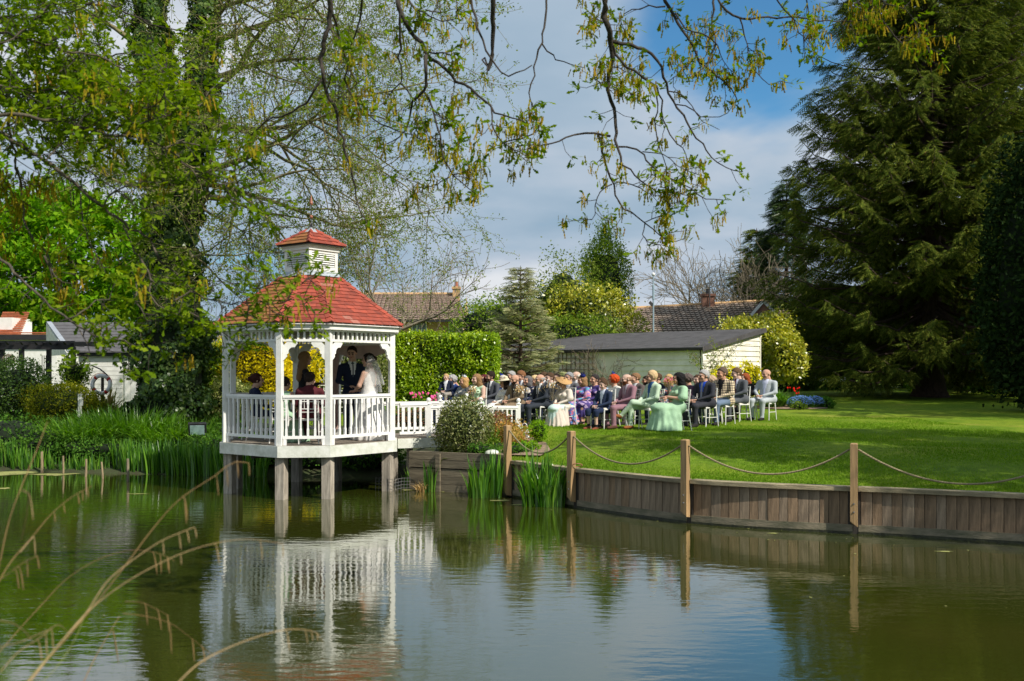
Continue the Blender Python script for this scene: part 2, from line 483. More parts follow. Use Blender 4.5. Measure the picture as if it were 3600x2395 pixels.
# ---------------------------------------------------------------- ground and water
WALL = [(px, wy) for px, wy in ((1792, 1744), (2030, 1785), (2240, 1815), (2430, 1840), (2700, 1861), (3000, 1876), (3300, 1893), (3600, 1912), (4300, 1950))]
def wl(px, wy):
    D = EYE * FPX / (wy - HZ)
    return ((px - 1800) / FPX * D, D)
WXY = [wl(*q) for q in WALL] + [(22.0, 11.5), (40.0, 9.0)]
SHORE = [(-60, 24.5), (-20, 24.2), (-12, 23.6), (-9, 23.0), (-6.0, 22.4), (-4.0, 22.2), (-2.3, 21.6), (-1.75, 20.9), (-1.62, 19.65), (-0.9, 19.45)] + [(x, y + 0.06) for x, y in WXY]
SX, SY = np.array([s[0] for s in SHORE]), np.array([s[1] for s in SHORE])
def shore(x): return np.interp(x, SX, SY)
def ground_z(x, y):
    x, y = np.asarray(x, float), np.asarray(y, float)
    far = np.interp(y, [13, 22, 27, 35, 40, 52, 70], [0.95, 1.05, 1.08, 1.2, 1.28, 1.48, 1.6])
    d = y - shore(x)
    right = np.interp(d, [0, 0.5, 4.5, 6], [0.66, 0.70, 0.99, 1.0]) * 1.0
    right = np.where(d > 4.5, np.maximum(np.minimum(far, 1.05), right), right)
    wr = np.clip((d - 4.5) / 3.0, 0, 1)
    zr = right * (1 - wr) + far * wr
    zl = np.interp(d, [-1, 0, 0.6, 2.0, 4.5, 7.0], [-0.5, -0.04, 0.18, 0.42, 0.80, 1.0])
    wl_ = np.clip((d - 6) / 6, 0, 1)
    zl = zl * (1 - wl_) + np.maximum(far, 1.0) * wl_
    k = np.clip((x + 1.75) / 0.35, 0, 1)
    return zl * (1 - k) + zr * k
xs = np.unique(np.concatenate([np.linspace(-60, -14, 24), np.linspace(-14, 14, 260), np.linspace(14, 60, 24)]))
dy = np.concatenate([np.linspace(0, 0.5, 4), np.linspace(0.7, 14, 70), np.linspace(15, 60, 40), [90, 160, 400, 1500]])
X = np.repeat(xs[:, None], len(dy), 1)
Y = shore(xs)[:, None] + dy[None]
Z = ground_z(X, Y)
Z = Z + (0.012 * np.sin(X * 1.7 + Y * 0.9) + 0.010 * np.sin(X * 0.8 - Y * 1.9)) * np.clip(dy[None] / 2, 0, 1)
a, b_ = len(xs), len(dy)
ii = (np.arange(a - 1)[:, None] * b_ + np.arange(b_ - 1)[None]).ravel()
F = np.stack([ii, ii + b_, ii + b_ + 1, ii + 1], 1)
V = np.stack([X, Y, Z], 2).reshape(-1, 3)
fc = V[F].mean(axis=1)
fd = fc[:, 1] - shore(fc[:, 0])
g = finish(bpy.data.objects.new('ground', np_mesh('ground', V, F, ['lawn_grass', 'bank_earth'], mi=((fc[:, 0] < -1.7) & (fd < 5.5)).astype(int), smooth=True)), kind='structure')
g['label'] = 'sloping mown lawn and pond bank'
def gz(x, y): return float(ground_z(x, y))
w = MB().add([(-300, -60, 0), (300, -60, 0), (300, 26.5, 0), (-300, 26.5, 0)], [(0, 1, 2, 3)]).obj('water', 'pond_water', kind='structure')
w['label'] = 'still olive green pond with small ripples'
MB().add([(-300, -60, -0.9), (300, -60, -0.9), (300, 27, -0.9), (-300, 27, -0.9)], [(0, 1, 2, 3)]).obj('pond_bed', 'soil', kind='structure')
# the bank the photographer stands on, under and behind the camera
nb_ = MB()
pr = [(-6.0, -0.5), (1.9, -0.35), (1.2, 0.25), (0.2, 0.55), (-4.0, 0.75), (-40, 0.9)]
pr = pr[1:]
for i in range(len(pr) - 1):
    (y0, z0), (y1, z1) = pr[i], pr[i + 1]
    nb_.add([(-60, y0, z0), (-60, y1, z1), (60, y1, z1), (60, y0, z0)], [(0, 1, 2, 3)])
nb_.obj('near_bank', 'lawn_grass', kind='structure')

# short blades over the lawn nearest the pond
gr = np.random.default_rng(11)
n = 190000
gx = gr.uniform(-1.2, 11, n); gd = gr.uniform(0.02, 1, n) ** 1.5 * 15
gy = shore(gx) + gd
keep = np.abs(gx / gy) < 0.56
gx, gy = gx[keep], gy[keep]
C = np.stack([gx, gy, ground_z(gx, gy) - 0.004], 1)
T = gr.normal(size=(len(C), 3)) * np.array([0.55, 0.55, 0.15]) + np.array([0, 0, 1.0])
T = unit(T); B = unit(np.cross(T, gr.normal(size=(len(C), 3))))
V, F = scatter([(0, -0.5, 0), (0, 0.5, 0), (1, 0, 0)], [(0, 1, 2)], C, np.stack([T, B, np.cross(T, B)], 1),
               np.stack([gr.uniform(0.022, 0.055, len(C)), gr.uniform(0.009, 0.018, len(C)), np.ones(len(C))], 1))
np_obj('grass', (V, F), 'grass_blade', kind='stuff', label='short mown lawn grass behind the timber pond wall', cat='grass')

# ---------------------------------------------------------------- curved timber retaining wall, rope posts, ropes
wx, wy_ = np.array([q[0] for q in WXY]), np.array([q[1] for q in WXY])
# smooth the polyline by cubic resampling
def smooth_path(pts, n):
    pts = np.asarray(pts, float)
    s = np.concatenate([[0], np.cumsum(np.linalg.norm(np.diff(pts, axis=0), axis=1))])
    out = []
    tt = np.linspace(0, s[-1], n)
    tan = np.gradient(pts, s, axis=0)
    for u in tt:
        i = min(np.searchsorted(s, u, side='right') - 1, len(s) - 2)
        h = s[i + 1] - s[i]; q = (u - s[i]) / h
        out.append((2 * q**3 - 3 * q**2 + 1) * pts[i] + (q**3 - 2 * q**2 + q) * h * tan[i] + (-2 * q**3 + 3 * q**2) * pts[i + 1] + (q**3 - q**2) * h * tan[i + 1])
    return np.array(out)
WP = smooth_path(WXY[:9], 900)
WS = np.concatenate([[0], np.cumsum(np.linalg.norm(np.diff(WP, axis=0), axis=1))])
def wat(s):
    p = np.array([np.interp(s, WS, WP[:, 0]), np.interp(s, WS, WP[:, 1])])
    q = np.array([np.interp(s + 0.02, WS, WP[:, 0]), np.interp(s + 0.02, WS, WP[:, 1])])
    if s + 0.02 > WS[-1]: q = p; p = np.array([np.interp(s - 0.02, WS, WP[:, 0]), np.interp(s - 0.02, WS, WP[:, 1])])
    d = (q - p) / (np.linalg.norm(q - p) + 1e-9)
    return np.array([np.interp(s, WS, WP[:, 0]), np.interp(s, WS, WP[:, 1])]), d
def s_of_px(px): return float(np.interp(px, WP[:, 0] / WP[:, 1] * FPX + 1800, WS))
post_s = [s_of_px(q) for q in (1800, 2024, 2421, 3003, 3790)]
wall = empty('retaining_wall', (0, 0, 0), label='curved timber plank retaining wall holding the lawn above the pond', cat='retaining wall')
rl = random.Random(3)
ends = post_s + [WS[-1]]
for bi in range(len(ends) - 1):
    s0, s1 = ends[bi] + 0.09, ends[bi + 1] - 0.05
    n = max(1, int((s1 - s0) / 0.138)); pw = (s1 - s0) / n
    edges_ = [s0] + sorted(s0 + (i + rl.uniform(-0.13, 0.13)) * pw for i in range(1, n)) + [s1]
    for i in range(n):
        pw = edges_[i + 1] - edges_[i]
        p, d = wat((edges_[i] + edges_[i + 1]) / 2)
        nrm = np.array([d[1], -d[0]])
        o_ = nrm * rl.uniform(-0.006, 0.010)
        MB().box((0, 0, 0), (pw - 0.007, 0.024, 0.49 + rl.uniform(-0.01, 0.01))).obj('plank', 'plank_grey' if rl.random() < (0.75 if bi < 2 else 0.35) else 'plank_wood', wall)
        ob = COL.objects[-1]; ob.location = (p[0] + o_[0], p[1] + o_[1], 0.375); ob.rotation_euler = (0, rl.uniform(-0.006, 0.006), math.atan2(d[1], d[0]))
    k = max(3, int((s1 - s0) / 0.3))
    for nm, z0, z1, w0, w1, mt in (('gravel_board', -0.3, 0.135, -0.03, 0.03, 'board_wet'), ('tide_line', -0.1, 0.035, -0.02, 0.035, 'slime'), ('cap_rail', 0.625, 0.685, -0.14, 0.075, 'cap_wood')):
        vs, fs = [], []
        for i in range(k + 1):
            p, d = wat(s0 - 0.03 + (s1 - s0 + 0.06) * i / k)
            nrm = np.array([d[1], -d[0]])
            for ww, zz in ((w0, z0), (w1, z0), (w1, z1), (w0, z1)): vs.append((p[0] + nrm[0] * ww, p[1] + nrm[1] * ww, zz))
        for i in range(k):
            for j in range(4):
                fs.append((i * 4 + j, i * 4 + (j + 1) % 4, i * 4 + 4 + (j + 1) % 4, i * 4 + 4 + j))
        fs += [(3, 2, 1, 0), (k * 4, k * 4 + 1, k * 4 + 2, k * 4 + 3)]
        MB().add(vs, fs).obj(nm, mt, wall)
# dark backing behind the planks
vs, fs = [], []
for i in range(61):
    p, d = wat(WS[-1] * i / 60); nrm = np.array([d[1], -d[0]])
    for zz in (-0.4, 0.62): vs.append((p[0] - nrm[0] * 0.04, p[1] - nrm[1] * 0.04, zz))
for i in range(60): fs.append((i * 2, i * 2 + 2, i * 2 + 3, i * 2 + 1))
MB().add(vs, fs).obj('backing_board', 'dark_wood', wall)
PT = []
ptops = [1.35, 1.335, 1.31, 1.325, 1.33]
plabels = ['brown timber rope post beside the sleeper wall and iris clump', 'brown timber rope post beside the tall iris clump, orange tie at its foot',
           'brown timber rope post nearest the middle of the plank wall', 'tall brown timber rope post rising before the shaded lawn', 'brown timber rope post past the edge of the view']
for i, s in enumerate(post_s):
    p, d = wat(s); nrm = np.array([d[1], -d[0]])
    c = p + nrm * 0.105
    rz = math.atan2(d[1], d[0])
    r_ = empty('rope_post', (c[0], c[1], 0), rz, label=plabels[i], cat='post', group='rope posts along the pond wall')
    zt, zb = ptops[i], (0.02 if i == 0 else 0.10)
    hw, hd = 0.051, 0.058
    MB().add([(-hw, -hd, zb + 0.10), (hw, -hd, zb + 0.02), (hw, hd, zb), (-hw, hd, zb + 0.06),
              (-hw, -hd, zt - 0.012), (hw, -hd, zt - 0.012), (hw, hd, zt - 0.012), (-hw, hd, zt - 0.012),
              (-hw + 0.012, -hd + 0.012, zt), (hw - 0.012, -hd + 0.012, zt), (hw - 0.012, hd - 0.012, zt), (-hw + 0.012, hd - 0.012, zt)],
             [(0, 3, 2, 1), (0, 1, 5, 4), (1, 2, 6, 5), (2, 3, 7, 6), (3, 0, 4, 7), (4, 5, 9, 8), (5, 6, 10, 9), (6, 7, 11, 10), (7, 4, 8, 11), (8, 9, 10, 11)]).obj('shaft', 'post_wood', r_)
    MB().box((0, 0.09, 0.66), (0.30, 0.035, 0.05)).obj('cleat', 'cap_wood', r_)
    for bz in (0.33, 0.45): MB().lathe((0, -hd - 0.004, bz), [(0.012, -0.004), (0.012, 0.012)], 6).obj('bolt', 'wire', r_)
    p2 = p - nrm * 0.005
    MB().box((p2[0], p2[1], 0.16), (0.17, 0.06, 0.90), rz).obj('backing_post', 'dark_wood', wall)
    PT.append((c, d, zt))
sag = [0.36, 0.38, 0.40, 0.44]
rlab = ['short sagging rope beside the iris clump', 'sagging twisted rope over the sunlit lawn edge', 'long sagging twisted rope over the middle of the lawn edge', 'sagging twisted rope running off at the shaded lawn']
for i in range(4):
    (c0, d0, z0), (c1, d1, z1) = PT[i], PT[i + 1]
    n = 150
    u = np.linspace(0, 1, n)
    a0 = np.array([*(c0 + d0 * 0.06), z0 - 0.09]); a1 = np.array([*(c1 - d1 * 0.06), z1 - 0.09])
    base = a0[None] * (1 - u)[:, None] + a1[None] * u[:, None]
    base[:, 2] -= sag[i] * (1 - (2 * u - 1) ** 2)
    L = np.linalg.norm(a1 - a0)
    tng = unit(np.gradient(base, axis=0)); sd = unit(np.cross(tng, [0, 0, 1.0])); upv = np.cross(sd, tng)
    parts = []
    for k in range(3):
        ph = u * L * 2 * math.pi / 0.105 + k * 2.094
        parts.append(tube_arrays(base + 0.0078 * (sd * np.cos(ph)[:, None] + upv * np.sin(ph)[:, None]), 0.0085, 5))
    np_obj('rope', cat_arrays(parts), 'rope_fibre', smooth=True, label=rlab[i], cat='rope', group='ropes between the posts')
MB().tube([P(2029 + 18 * math.cos(a), 1636 + 7 * math.sin(a), PT[1][0][1]) + Vector((0, 0.09 * math.sin(a), 0)) for a in np.linspace(0, 6.0, 14)], 0.008, 5).obj('cord_tie', 'copper', label='orange cord tied round the foot of a rope post', cat='cord')

# sleeper wall left of the plank wall
sw = empty('sleeper_wall', (0, 0, 0), label='stacked rough sleepers edging the planted bed beside the bridge', cat='sleeper wall')
q0, q1 = np.array([-2.05, 20.0]), np.array(WXY[0]) + np.array([-0.03, 0.06])
dv_ = q1 - q0; L = np.linalg.norm(dv_); rz = math.atan2(dv_[1], dv_[0])
for j in range(5):
    z = 0.07 + j * 0.158
    cut = [0, L] if j % 2 else [0, L * 0.62, L]
    for i in range(len(cut) - 1):
        c = q0 + dv_ / L * (cut[i] + cut[i + 1]) / 2
        if j == 2: z -= 0.012
        MB().box((0, 0, 0), (cut[i + 1] - cut[i] - 0.012, 0.09, 0.138 if j == 2 else 0.150)).obj('sleeper', 'sleeper_wood', sw)
        ob = COL.objects[-1]; ob.location = (c[0], c[1] + 0.008 * ((j * 7) % 3 - 1), z); ob.rotation_euler = (0, 0, rz)
MB().box((*((q0 + q1) / 2 + np.array([0.02, 0.09])), 0.34), (L, 0.05, 0.84), rz).obj('backing_board', 'dark_wood', sw)
for k in (0.30, 0.97):
    c = q0 + dv_ * k
    MB().box((c[0], c[1] - 0.075, 0.30), (0.10, 0.05, 0.9), rz).obj('stake', 'sleeper_wood', sw)

# ---------------------------------------------------------------- gazebo: a square with cut corners
GA = R(52)
GC = Vector((-4.036, 20.012, 0))
GL, GCH = 1.64, 0.89
HXO, HYO = 0.0, 0.0
H0 = (GL + math.sqrt(2) * GCH) / 2
def oct_r(hx, hy, c):
    """corner points (local, counter-clockwise) of a rectangle of half sizes hx, hy with corners cut by c along each side"""
    kx, ky = hx - c, hy - c
    return [(kx, -hy), (hx, -ky), (hx, ky), (kx, hy), (-kx, hy), (-hx, ky), (-hx, -ky), (-kx, -hy)]
def oct_pts(h, c): return oct_r(h + HXO, h + HYO, c)
CUT = GCH / math.sqrt(2)
gz_ = empty('gazebo', GC, GA, label='white octagonal wooden gazebo on piles with a red shingle roof and cupola', cat='gazebo')
FL, EAVE = 1.0, 3.15
op = oct_pts(H0, CUT)
# order: bays i between op[i] and op[i+1]; bay 7 is the front long side (local -Y), bay 0 the right cut corner, ...
of = oct_pts(H0 + 0.10, CUT + 0.05)
df = oct_pts(H0 + 0.07, CUT + 0.04)
MB().add([(x, y, FL - 0.10) for x, y in df] + [(x, y, FL - 0.03) for x, y in df], [tuple(range(8))[::-1], tuple(range(8, 16))] + [(i, (i + 1) % 8, (i + 1) % 8 + 8, i + 8) for i in range(8)]).obj('deck_frame', 'dark_wood', gz_)
# deck boards across local X
nbd = 22
for i in range(nbd):
    x0 = -H0 - 0.065 + (2 * H0 + 0.13) * i / nbd; x1 = x0 + (2 * H0 + 0.13) / nbd - 0.006
    def lim(x): return min(H0 + 0.065, 2 * (H0 + 0.065) - (CUT + 0.04) - abs(x))
    vs = []
    for z in (FL - 0.026, FL):
        vs += [(x0, -lim(x0), z), (x1, -lim(x1), z), (x1, lim(x1), z), (x0, lim(x0), z)]
    MB().add(vs, [(0, 3, 2, 1), (4, 5, 6, 7), (0, 1, 5, 4), (1, 2, 6, 5), (2, 3, 7, 6), (3, 0, 4, 7)]).obj('deck_board', 'deck_wood', gz_)
def mitred(pts_o, pts_i, z0, z1, i):
    j = (i + 1) % 8
    a, b, c, d = pts_o[i], pts_o[j], pts_i[j], pts_i[i]
    e = 0.002
    vs = [(*p, z) for z in (z0, z1) for p in (a, b, c, d)]
    return MB().add(vs, [(0, 3, 2, 1), (4, 5, 6, 7), (0, 1, 5, 4), (1, 2, 6, 5), (2, 3, 7, 6), (3, 0, 4, 7)])
oi_ = oct_pts(H0 + 0.07, CUT + 0.04)
for i in range(8): mitred(of, oi_, FL - 0.215, FL - 0.004, i).obj('deck_fascia', 'weathered_white', gz_)
for (x, y) in op:                                            # piles into the pond
    k = 0.95
    MB().box((x * k, y * k, 0.02), (0.175, 0.175, 1.56), 0.4).obj('pile', 'pile_wood', gz_)
MB().beam((-H0, 0, FL - 0.19), (H0, 0, FL - 0.19), 0.08, 0.18).obj('joist', 'dark_wood', gz_)
MB().beam((0, -H0, FL - 0.20), (0, H0, FL - 0.20), 0.08, 0.16).obj('joist', 'dark_wood', gz_)
PW = 0.104
for i, (x, y) in enumerate(op):
    a = math.atan2(y, x)
    ang = round(a / (math.pi / 4)) * math.pi / 4
    ang = {0: -math.pi / 8, 1: -math.pi / 8, 2: math.pi / 8, 3: math.pi / 8, 4: -math.pi / 8, 5: -math.pi / 8, 6: math.pi / 8, 7: math.pi / 8}[i]
    mb = MB().box((x, y, (FL + EAVE) / 2), (PW, PW, EAVE - FL), ang)
    mb.obj('post', 'white_paint', gz_)
BALUSTER = MB().lathe((0, 0, 0), [(0.001, 0)], 4)
def baluster_mesh(h):
    m_ = MB()
    w_ = 0.021
    prof = [(w_, 0), (w_, 0.16 * h), (w_ * 0.72, 0.20 * h), (w_ * 0.72, 0.80 * h), (w_, 0.84 * h), (w_, h)]
    vs, fs = [], []
    for r_, z in prof:
        vs += [(-r_, -r_, z), (r_, -r_, z), (r_, r_, z), (-r_, r_, z)]
    for j in range(len(prof) - 1):
        for i in range(4): fs.append((j * 4 + i, j * 4 + (i + 1) % 4, j * 4 + 4 + (i + 1) % 4, j * 4 + 4 + i))
    return m_.add(vs, fs).mesh('baluster', 'white_gloss')
BAL_G, BAL_B = baluster_mesh(0.70), baluster_mesh(0.52)
def rail_run(parent, a, b, zb, zt, bal, spacing, names=('bottom_rail', 'top_rail'), w_=0.07):
    a, b = Vector(a), Vector(b)
    d = b - a; L = d.length; rz = math.atan2(d.y, d.x)
    for nm, z, ww, hh in ((names[0], zb, w_ * 0.8, 0.055), (names[1], zt - 0.025, w_ * 1.15, 0.05)):
        MB().beam((a.x, a.y, z + a.z), (b.x, b.y, z + b.z), ww, hh).obj(nm, 'white_gloss', parent)
    MB().beam((a.x, a.y, zt - 0.068 + a.z), (b.x, b.y, zt - 0.068 + b.z), w_ * 0.7, 0.034).obj('under_rail', 'white_gloss', parent)
    n = max(2, round(L / spacing))
    for i in range(n):
        p = a + d * ((i + 0.5) / n)
        finish(bpy.data.objects.new('baluster', bal), parent)
        ob = COL.objects[-1]; ob.location = (p.x, p.y, zb + 0.0276 + a.z * (1 - (i + .5) / n) + b.z * (i + .5) / n); ob.rotation_euler = (0, 0, rz)
ENTRY = 1                                                     # bay towards the bridge
for i in range(8):
    a, b = Vector((*op[i], 0)), Vector((*op[(i + 1) % 8], 0))
    d = (b - a).normalized()
    out = Vector((d.y, -d.x, 0))
    a2, b2 = a + d * PW * 0.5, b - d * PW * 0.5
    L = (b2 - a2).length
    if i != ENTRY:
        rail_run(gz_, a2, b2, FL + 0.15, FL + 0.935, BAL_G, 0.135)
        for q, k in ((a2, 1), (b2, -1)):                     # little feet blocks by the posts
            MB().box((q + d * 0.04 * k + Vector((0, 0, FL + 0.062))), (0.06, 0.05, 0.12), math.atan2(d.y, d.x)).obj('rail_foot', 'white_gloss', gz_)
    # frieze
    zf0, zf1 = 2.945, 3.13
    MB().beam((a2.x, a2.y, zf0), (b2.x, b2.y, zf0), 0.06, 0.045).obj('frieze_rail', 'white_paint', gz_)
    MB().beam((a2.x, a2.y, zf1), (b2.x, b2.y, zf1), 0.06, 0.04).obj('frieze_rail', 'white_paint', gz_)
    n = round(L / 0.118)
    for k in range(n):
        p = a2 + (b2 - a2) * ((k + 0.5) / n)
        MB().box((p.x, p.y, (zf0 + zf1) / 2 + 0.0012), (0.036, 0.036, zf1 - zf0 - 0.043), math.atan2(d.y, d.x)).obj('spindle', 'white_paint', gz_)
    # scalloped brackets
    prof = [(0, -0.10), (0.10, 0), (0.30, 0), (0.315, -0.04), (0.285, -0.075)] + [(0.225 + 0.105 * math.cos(t_), -0.225 + 0.105 * math.sin(t_)) for t_ in np.linspace(R(75), R(195), 8)] + [(0.085, -0.275), (0.095, -0.32), (0.05, -0.37), (0, -0.42)]
    prof = [(x * 0.86, y * 0.86) for x, y in prof]
    for o_, u in ((a2, d), (b2, -d)):
        MB().prism(prof, o_ + Vector((0, 0, zf0 - 0.0235)), u, (0, 0, 1), out, 0.042).obj('bracket', 'white_paint', gz_)
# eave fascia and soffit
eo, ei = oct_pts(H0 + 0.125, CUT + 0.055), oct_pts(H0 + 0.09, CUT + 0.04)
for i in range(8): mitred(eo, ei, EAVE - 0.005, EAVE + 0.115, i).obj('eave_fascia', 'white_paint', gz_)
MB().add([(x, y, EAVE + 0.004) for x, y in ei] + [(x * 0.86, y * 0.86, EAVE + 0.002) for x, y in op], [(i, (i + 1) % 8, (i + 1) % 8 + 8, i + 8) for i in range(8)]).obj('soffit', 'white_paint', gz_)
# roof
ROOF = empty('roof', (0, 0, 0), parent=gz_)
EZ, TZ, TH, TC = EAVE + 0.118, 4.245, 0.47, 0.13
rb = oct_pts(H0 + 0.175, CUT + 0.07); rt = oct_r(0.455, 0.455, TC)
rbz = [Vector((x, y, EZ)) for x, y in rb]; rtz = [Vector((x, y, TZ)) for x, y in rt]
MB().add([v - Vector((0, 0, 0.03)) for v in rbz] + [v - Vector((0, 0, 0.03)) for v in rtz], [(i, (i + 1) % 8, (i + 1) % 8 + 8, i + 8) for i in range(8)] + [tuple(range(8, 16))]).obj('roof_boarding', 'ceiling_boards', ROOF)
rs = random.Random(5)
def shingle_field(parent, A, B, Cc, Dd, rows, tw, visible, mats, hipnm=None):
    """A-B eave edge, D-C ridge edge of a trapezoid slope"""
    A, B, Cc, Dd = map(Vector, (A, B, Cc, Dd))
    ud = (B - A).normalized()
    mid0, mid1 = (A + B) / 2, (Cc + Dd) / 2
    vd = (mid1 - mid0); SL = vd.length; vd.normalize()
    nn = ud.cross(vd)
    if nn.z < 0: nn = -nn
    wb, wt = (B - A).length / 2, (Cc - Dd).length / 2
    def half(v): return wb + (wt - wb) * v / SL
    rh = SL / rows
    rest = MB()
    for r_ in range(rows):
        v0, v1 = r_ * rh - 0.004, min((r_ + 1) * rh + 0.03, SL)
        n = max(1, math.ceil(2 * half(v0) / tw) + 1)
        off = (r_ % 2) * 0.5 * tw + rs.uniform(-0.02, 0.02)
        for k in range(-n, n + 1):
            u0, u1 = k * tw + off, (k + 1) * tw + off - 0.004
            q = []
            for u, v in ((u0, v0), (u1, v0), (u1, v1), (u0, v1)):
                h = half(v); q.append((max(-h, min(h, u)), v))
            if q[1][0] - q[0][0] < 0.012 and q[2][0] - q[3][0] < 0.012: continue
            if abs(q[1][0] - q[0][0]) < 0.002: continue
            lift = rs.uniform(0.0, 0.004)
            top = [mid0 + ud * u + vd * v + nn * ((0.020 if v < (v0 + v1) / 2 else 0.004) + lift) for u, v in q]
            bot = [mid0 + ud * u + vd * v + nn * ((0.010 if v < (v0 + v1) / 2 else 0.0) + lift) for u, v in q]
            mb = MB() if visible else rest
            mb.add(top + bot, [(0, 1, 2, 3), (7, 6, 5, 4), (0, 4, 5, 1), (1, 5, 6, 2), (2, 6, 7, 3), (3, 7, 4, 0)])
            if visible:
                lich = visible == 2 and abs((q[0][0] + q[1][0]) / 2 + wb * 0.33) < 0.2 and rs.random() < 0.32
                mb.obj('shingle', 'shingle_lichen' if lich else mats, parent)
    if not visible: rest.obj('shingle_field', mats, parent, kind='stuff')
def hip_tiles(parent, a, b, n, w_, n1, n2, mats):
    a, b = Vector(a), Vector(b)
    d = (b - a) / n
    for i in range(n):
        p0, p1 = a + d * (i - 0.06), a + d * (i + 1.10)
        s1_, s2_ = n1.cross(d).normalized(), n2.cross(d).normalized()
        if s1_.dot(n1 - n2) < 0: s1_ = -s1_
        if s2_.dot(n2 - n1) < 0: s2_ = -s2_
        up = (n1 + n2).normalized()
        vs = []
        for p, l_ in ((p0, 0.045), (p1, 0.024)):
            vs += [p + s1_ * w_ + up * (l_ - 0.012), p + up * (l_ + 0.012), p + s2_ * w_ + up * (l_ - 0.012), p + up * (l_ - 0.01)]
        MB().add(vs, [(0, 1, 5, 4), (1, 2, 6, 5), (0, 3, 2, 1), (4, 5, 6, 7), (2, 3, 7, 6), (3, 0, 4, 7)]).obj('hip_tile', mats, parent)
def fnorm(i, b_, t_, n):
    j = (i + 1) % n
    q = (b_[j] - b_[i]).cross(t_[i] - b_[i]).normalized()
    return q if q.z > 0 else -q
# bays facing the camera: find by outward direction in world space
def facing(i, pts):
    a, b = pts[i], pts[(i + 1) % len(pts)]
    mid = Matrix.Rotation(GA, 3, 'Z') @ ((a + b) / 2)
    return mid.y < -0.15
for i in range(8):
    j = (i + 1) % 8
    mid = Matrix.Rotation(GA, 3, 'Z') @ ((rbz[i] + rbz[j]) / 2)
    vis = 0 if mid.y > -0.2 else (2 if mid.x > 0.3 else 1)
    shingle_field(ROOF, rbz[i], rbz[j], rtz[j], rtz[i], 13, 0.205, vis, 'shingle_red_shaded' if mid.x < -0.5 else 'shingle_red')  # slopes turned left take the shaded colour
for i in range(8):
    n1, n2 = fnorm(i - 1 if i else 7, rbz, rtz, 8), fnorm(i, rbz, rtz, 8)
    w_ = Matrix.Rotation(GA, 3, 'Z') @ rbz[i]
    hip_tiles(ROOF, rbz[i], rtz[i], 12, 0.075, n1, n2, 'shingle_red')
# cupola
CU = empty('cupola', (0, 0, 0), parent=gz_)
CX, CY = 0.372, 0.372
MB().add([(x, y, TZ + 0.012) for x, y in oct_r(0.49, 0.49, TC + 0.01)] + [(x * 1.0, y * 1.0, TZ + 0.115) for x, y in oct_r(CX + 0.01, CY + 0.01, 0.02)], [(i, (i + 1) % 8, (i + 1) % 8 + 8, i + 8) for i in range(8)]).obj('lead_flashing', 'lead', CU)
z0, z1 = TZ + 0.06, 4.87
MB().box((0, 0, (z0 + z1) / 2), (CX * 2 - 0.09, CY * 2 - 0.09, z1 - z0 - 0.01)).obj('core', 'dark_wood', CU)
for sx_ in (-1, 1):
    for sy_ in (-1, 1): MB().box((sx_ * (CX - 0.035), sy_ * (CY - 0.035), (z0 + z1) / 2), (0.07, 0.07, z1 - z0)).obj('corner_post', 'white_paint', CU)
for k in range(4):
    M3 = Matrix.Rotation(k * math.pi / 2, 3, 'Z')
    ch, cd = (CX, CY) if k % 2 == 0 else (CY, CX)
    def bar(z, hh, dp, nm='rail', mt='white_paint'):
        mb = MB().box((0, -cd + dp, z), (ch * 2 - 0.142, 0.03, hh))
        mb.v = [tuple(M3 @ Vector(v)) for v in mb.v]; mb.obj(nm, mt, CU)
    bar(z0 + 0.075, 0.15, 0.018, 'sill'); bar(4.745, 0.06, 0.018, 'louvre_head')
    for q in range(7):
        z = z0 + 0.18 + q * 0.043
        mb = MB().add([(-ch + 0.075, -cd + 0.002, z - 0.02), (ch - 0.075, -cd + 0.002, z - 0.02), (ch - 0.075, -cd + 0.045, z + 0.018), (-ch + 0.075, -cd + 0.045, z + 0.018),
                       (-ch + 0.075, -cd + 0.006, z - 0.012), (ch - 0.075, -cd + 0.006, z - 0.012), (ch - 0.075, -cd + 0.049, z + 0.026), (-ch + 0.075, -cd + 0.049, z + 0.026)],
                      [(0, 1, 2, 3), (7, 6, 5, 4), (0, 4, 5, 1), (1, 5, 6, 2), (2, 6, 7, 3), (3, 7, 4, 0)])
        mb.v = [tuple(M3 @ Vector(v)) for v in mb.v]; mb.obj('louvre', 'white_paint', CU)
MB().box((0, 0, 4.80), (CX * 2 + 0.05, CY * 2 + 0.05, 0.06)).obj('cornice', 'white_paint', CU)
MB().box((0, 0, 4.855), (CX * 2 + 0.10, CY * 2 + 0.10, 0.05)).obj('cornice', 'white_paint', CU)
hz0, hz1 = 4.885, 5.20
cb = [Vector((sx_ * (CX + 0.105), sy_ * (CY + 0.105), hz0)) for sx_, sy_ in ((1, -1), (1, 1), (-1, 1), (-1, -1))]
ct = [Vector((sx_ * 0.05, sy_ * 0.05, hz1)) for sx_, sy_ in ((1, -1), (1, 1), (-1, 1), (-1, -1))]
MB().add([v - Vector((0, 0, 0.02)) for v in cb + ct], [(i, (i + 1) % 4, (i + 1) % 4 + 4, i + 4) for i in range(4)] + [(3, 2, 1, 0)]).obj('cap_boarding', 'dark_wood', CU)
for i in range(4):
    j = (i + 1) % 4
    mid = Matrix.Rotation(GA, 3, 'Z') @ ((cb[i] + cb[j]) / 2)
    shingle_field(CU, cb[i], cb[j], ct[j], ct[i], 4, 0.2, 0 if mid.y > 0 else 1, 'shingle_red_shaded' if mid.x < 0 else 'shingle_red')
    hip_tiles(CU, cb[i], ct[i], 4, 0.055, fnorm((i - 1) % 4, cb, ct, 4), fnorm(i, cb, ct, 4), 'shingle_red')
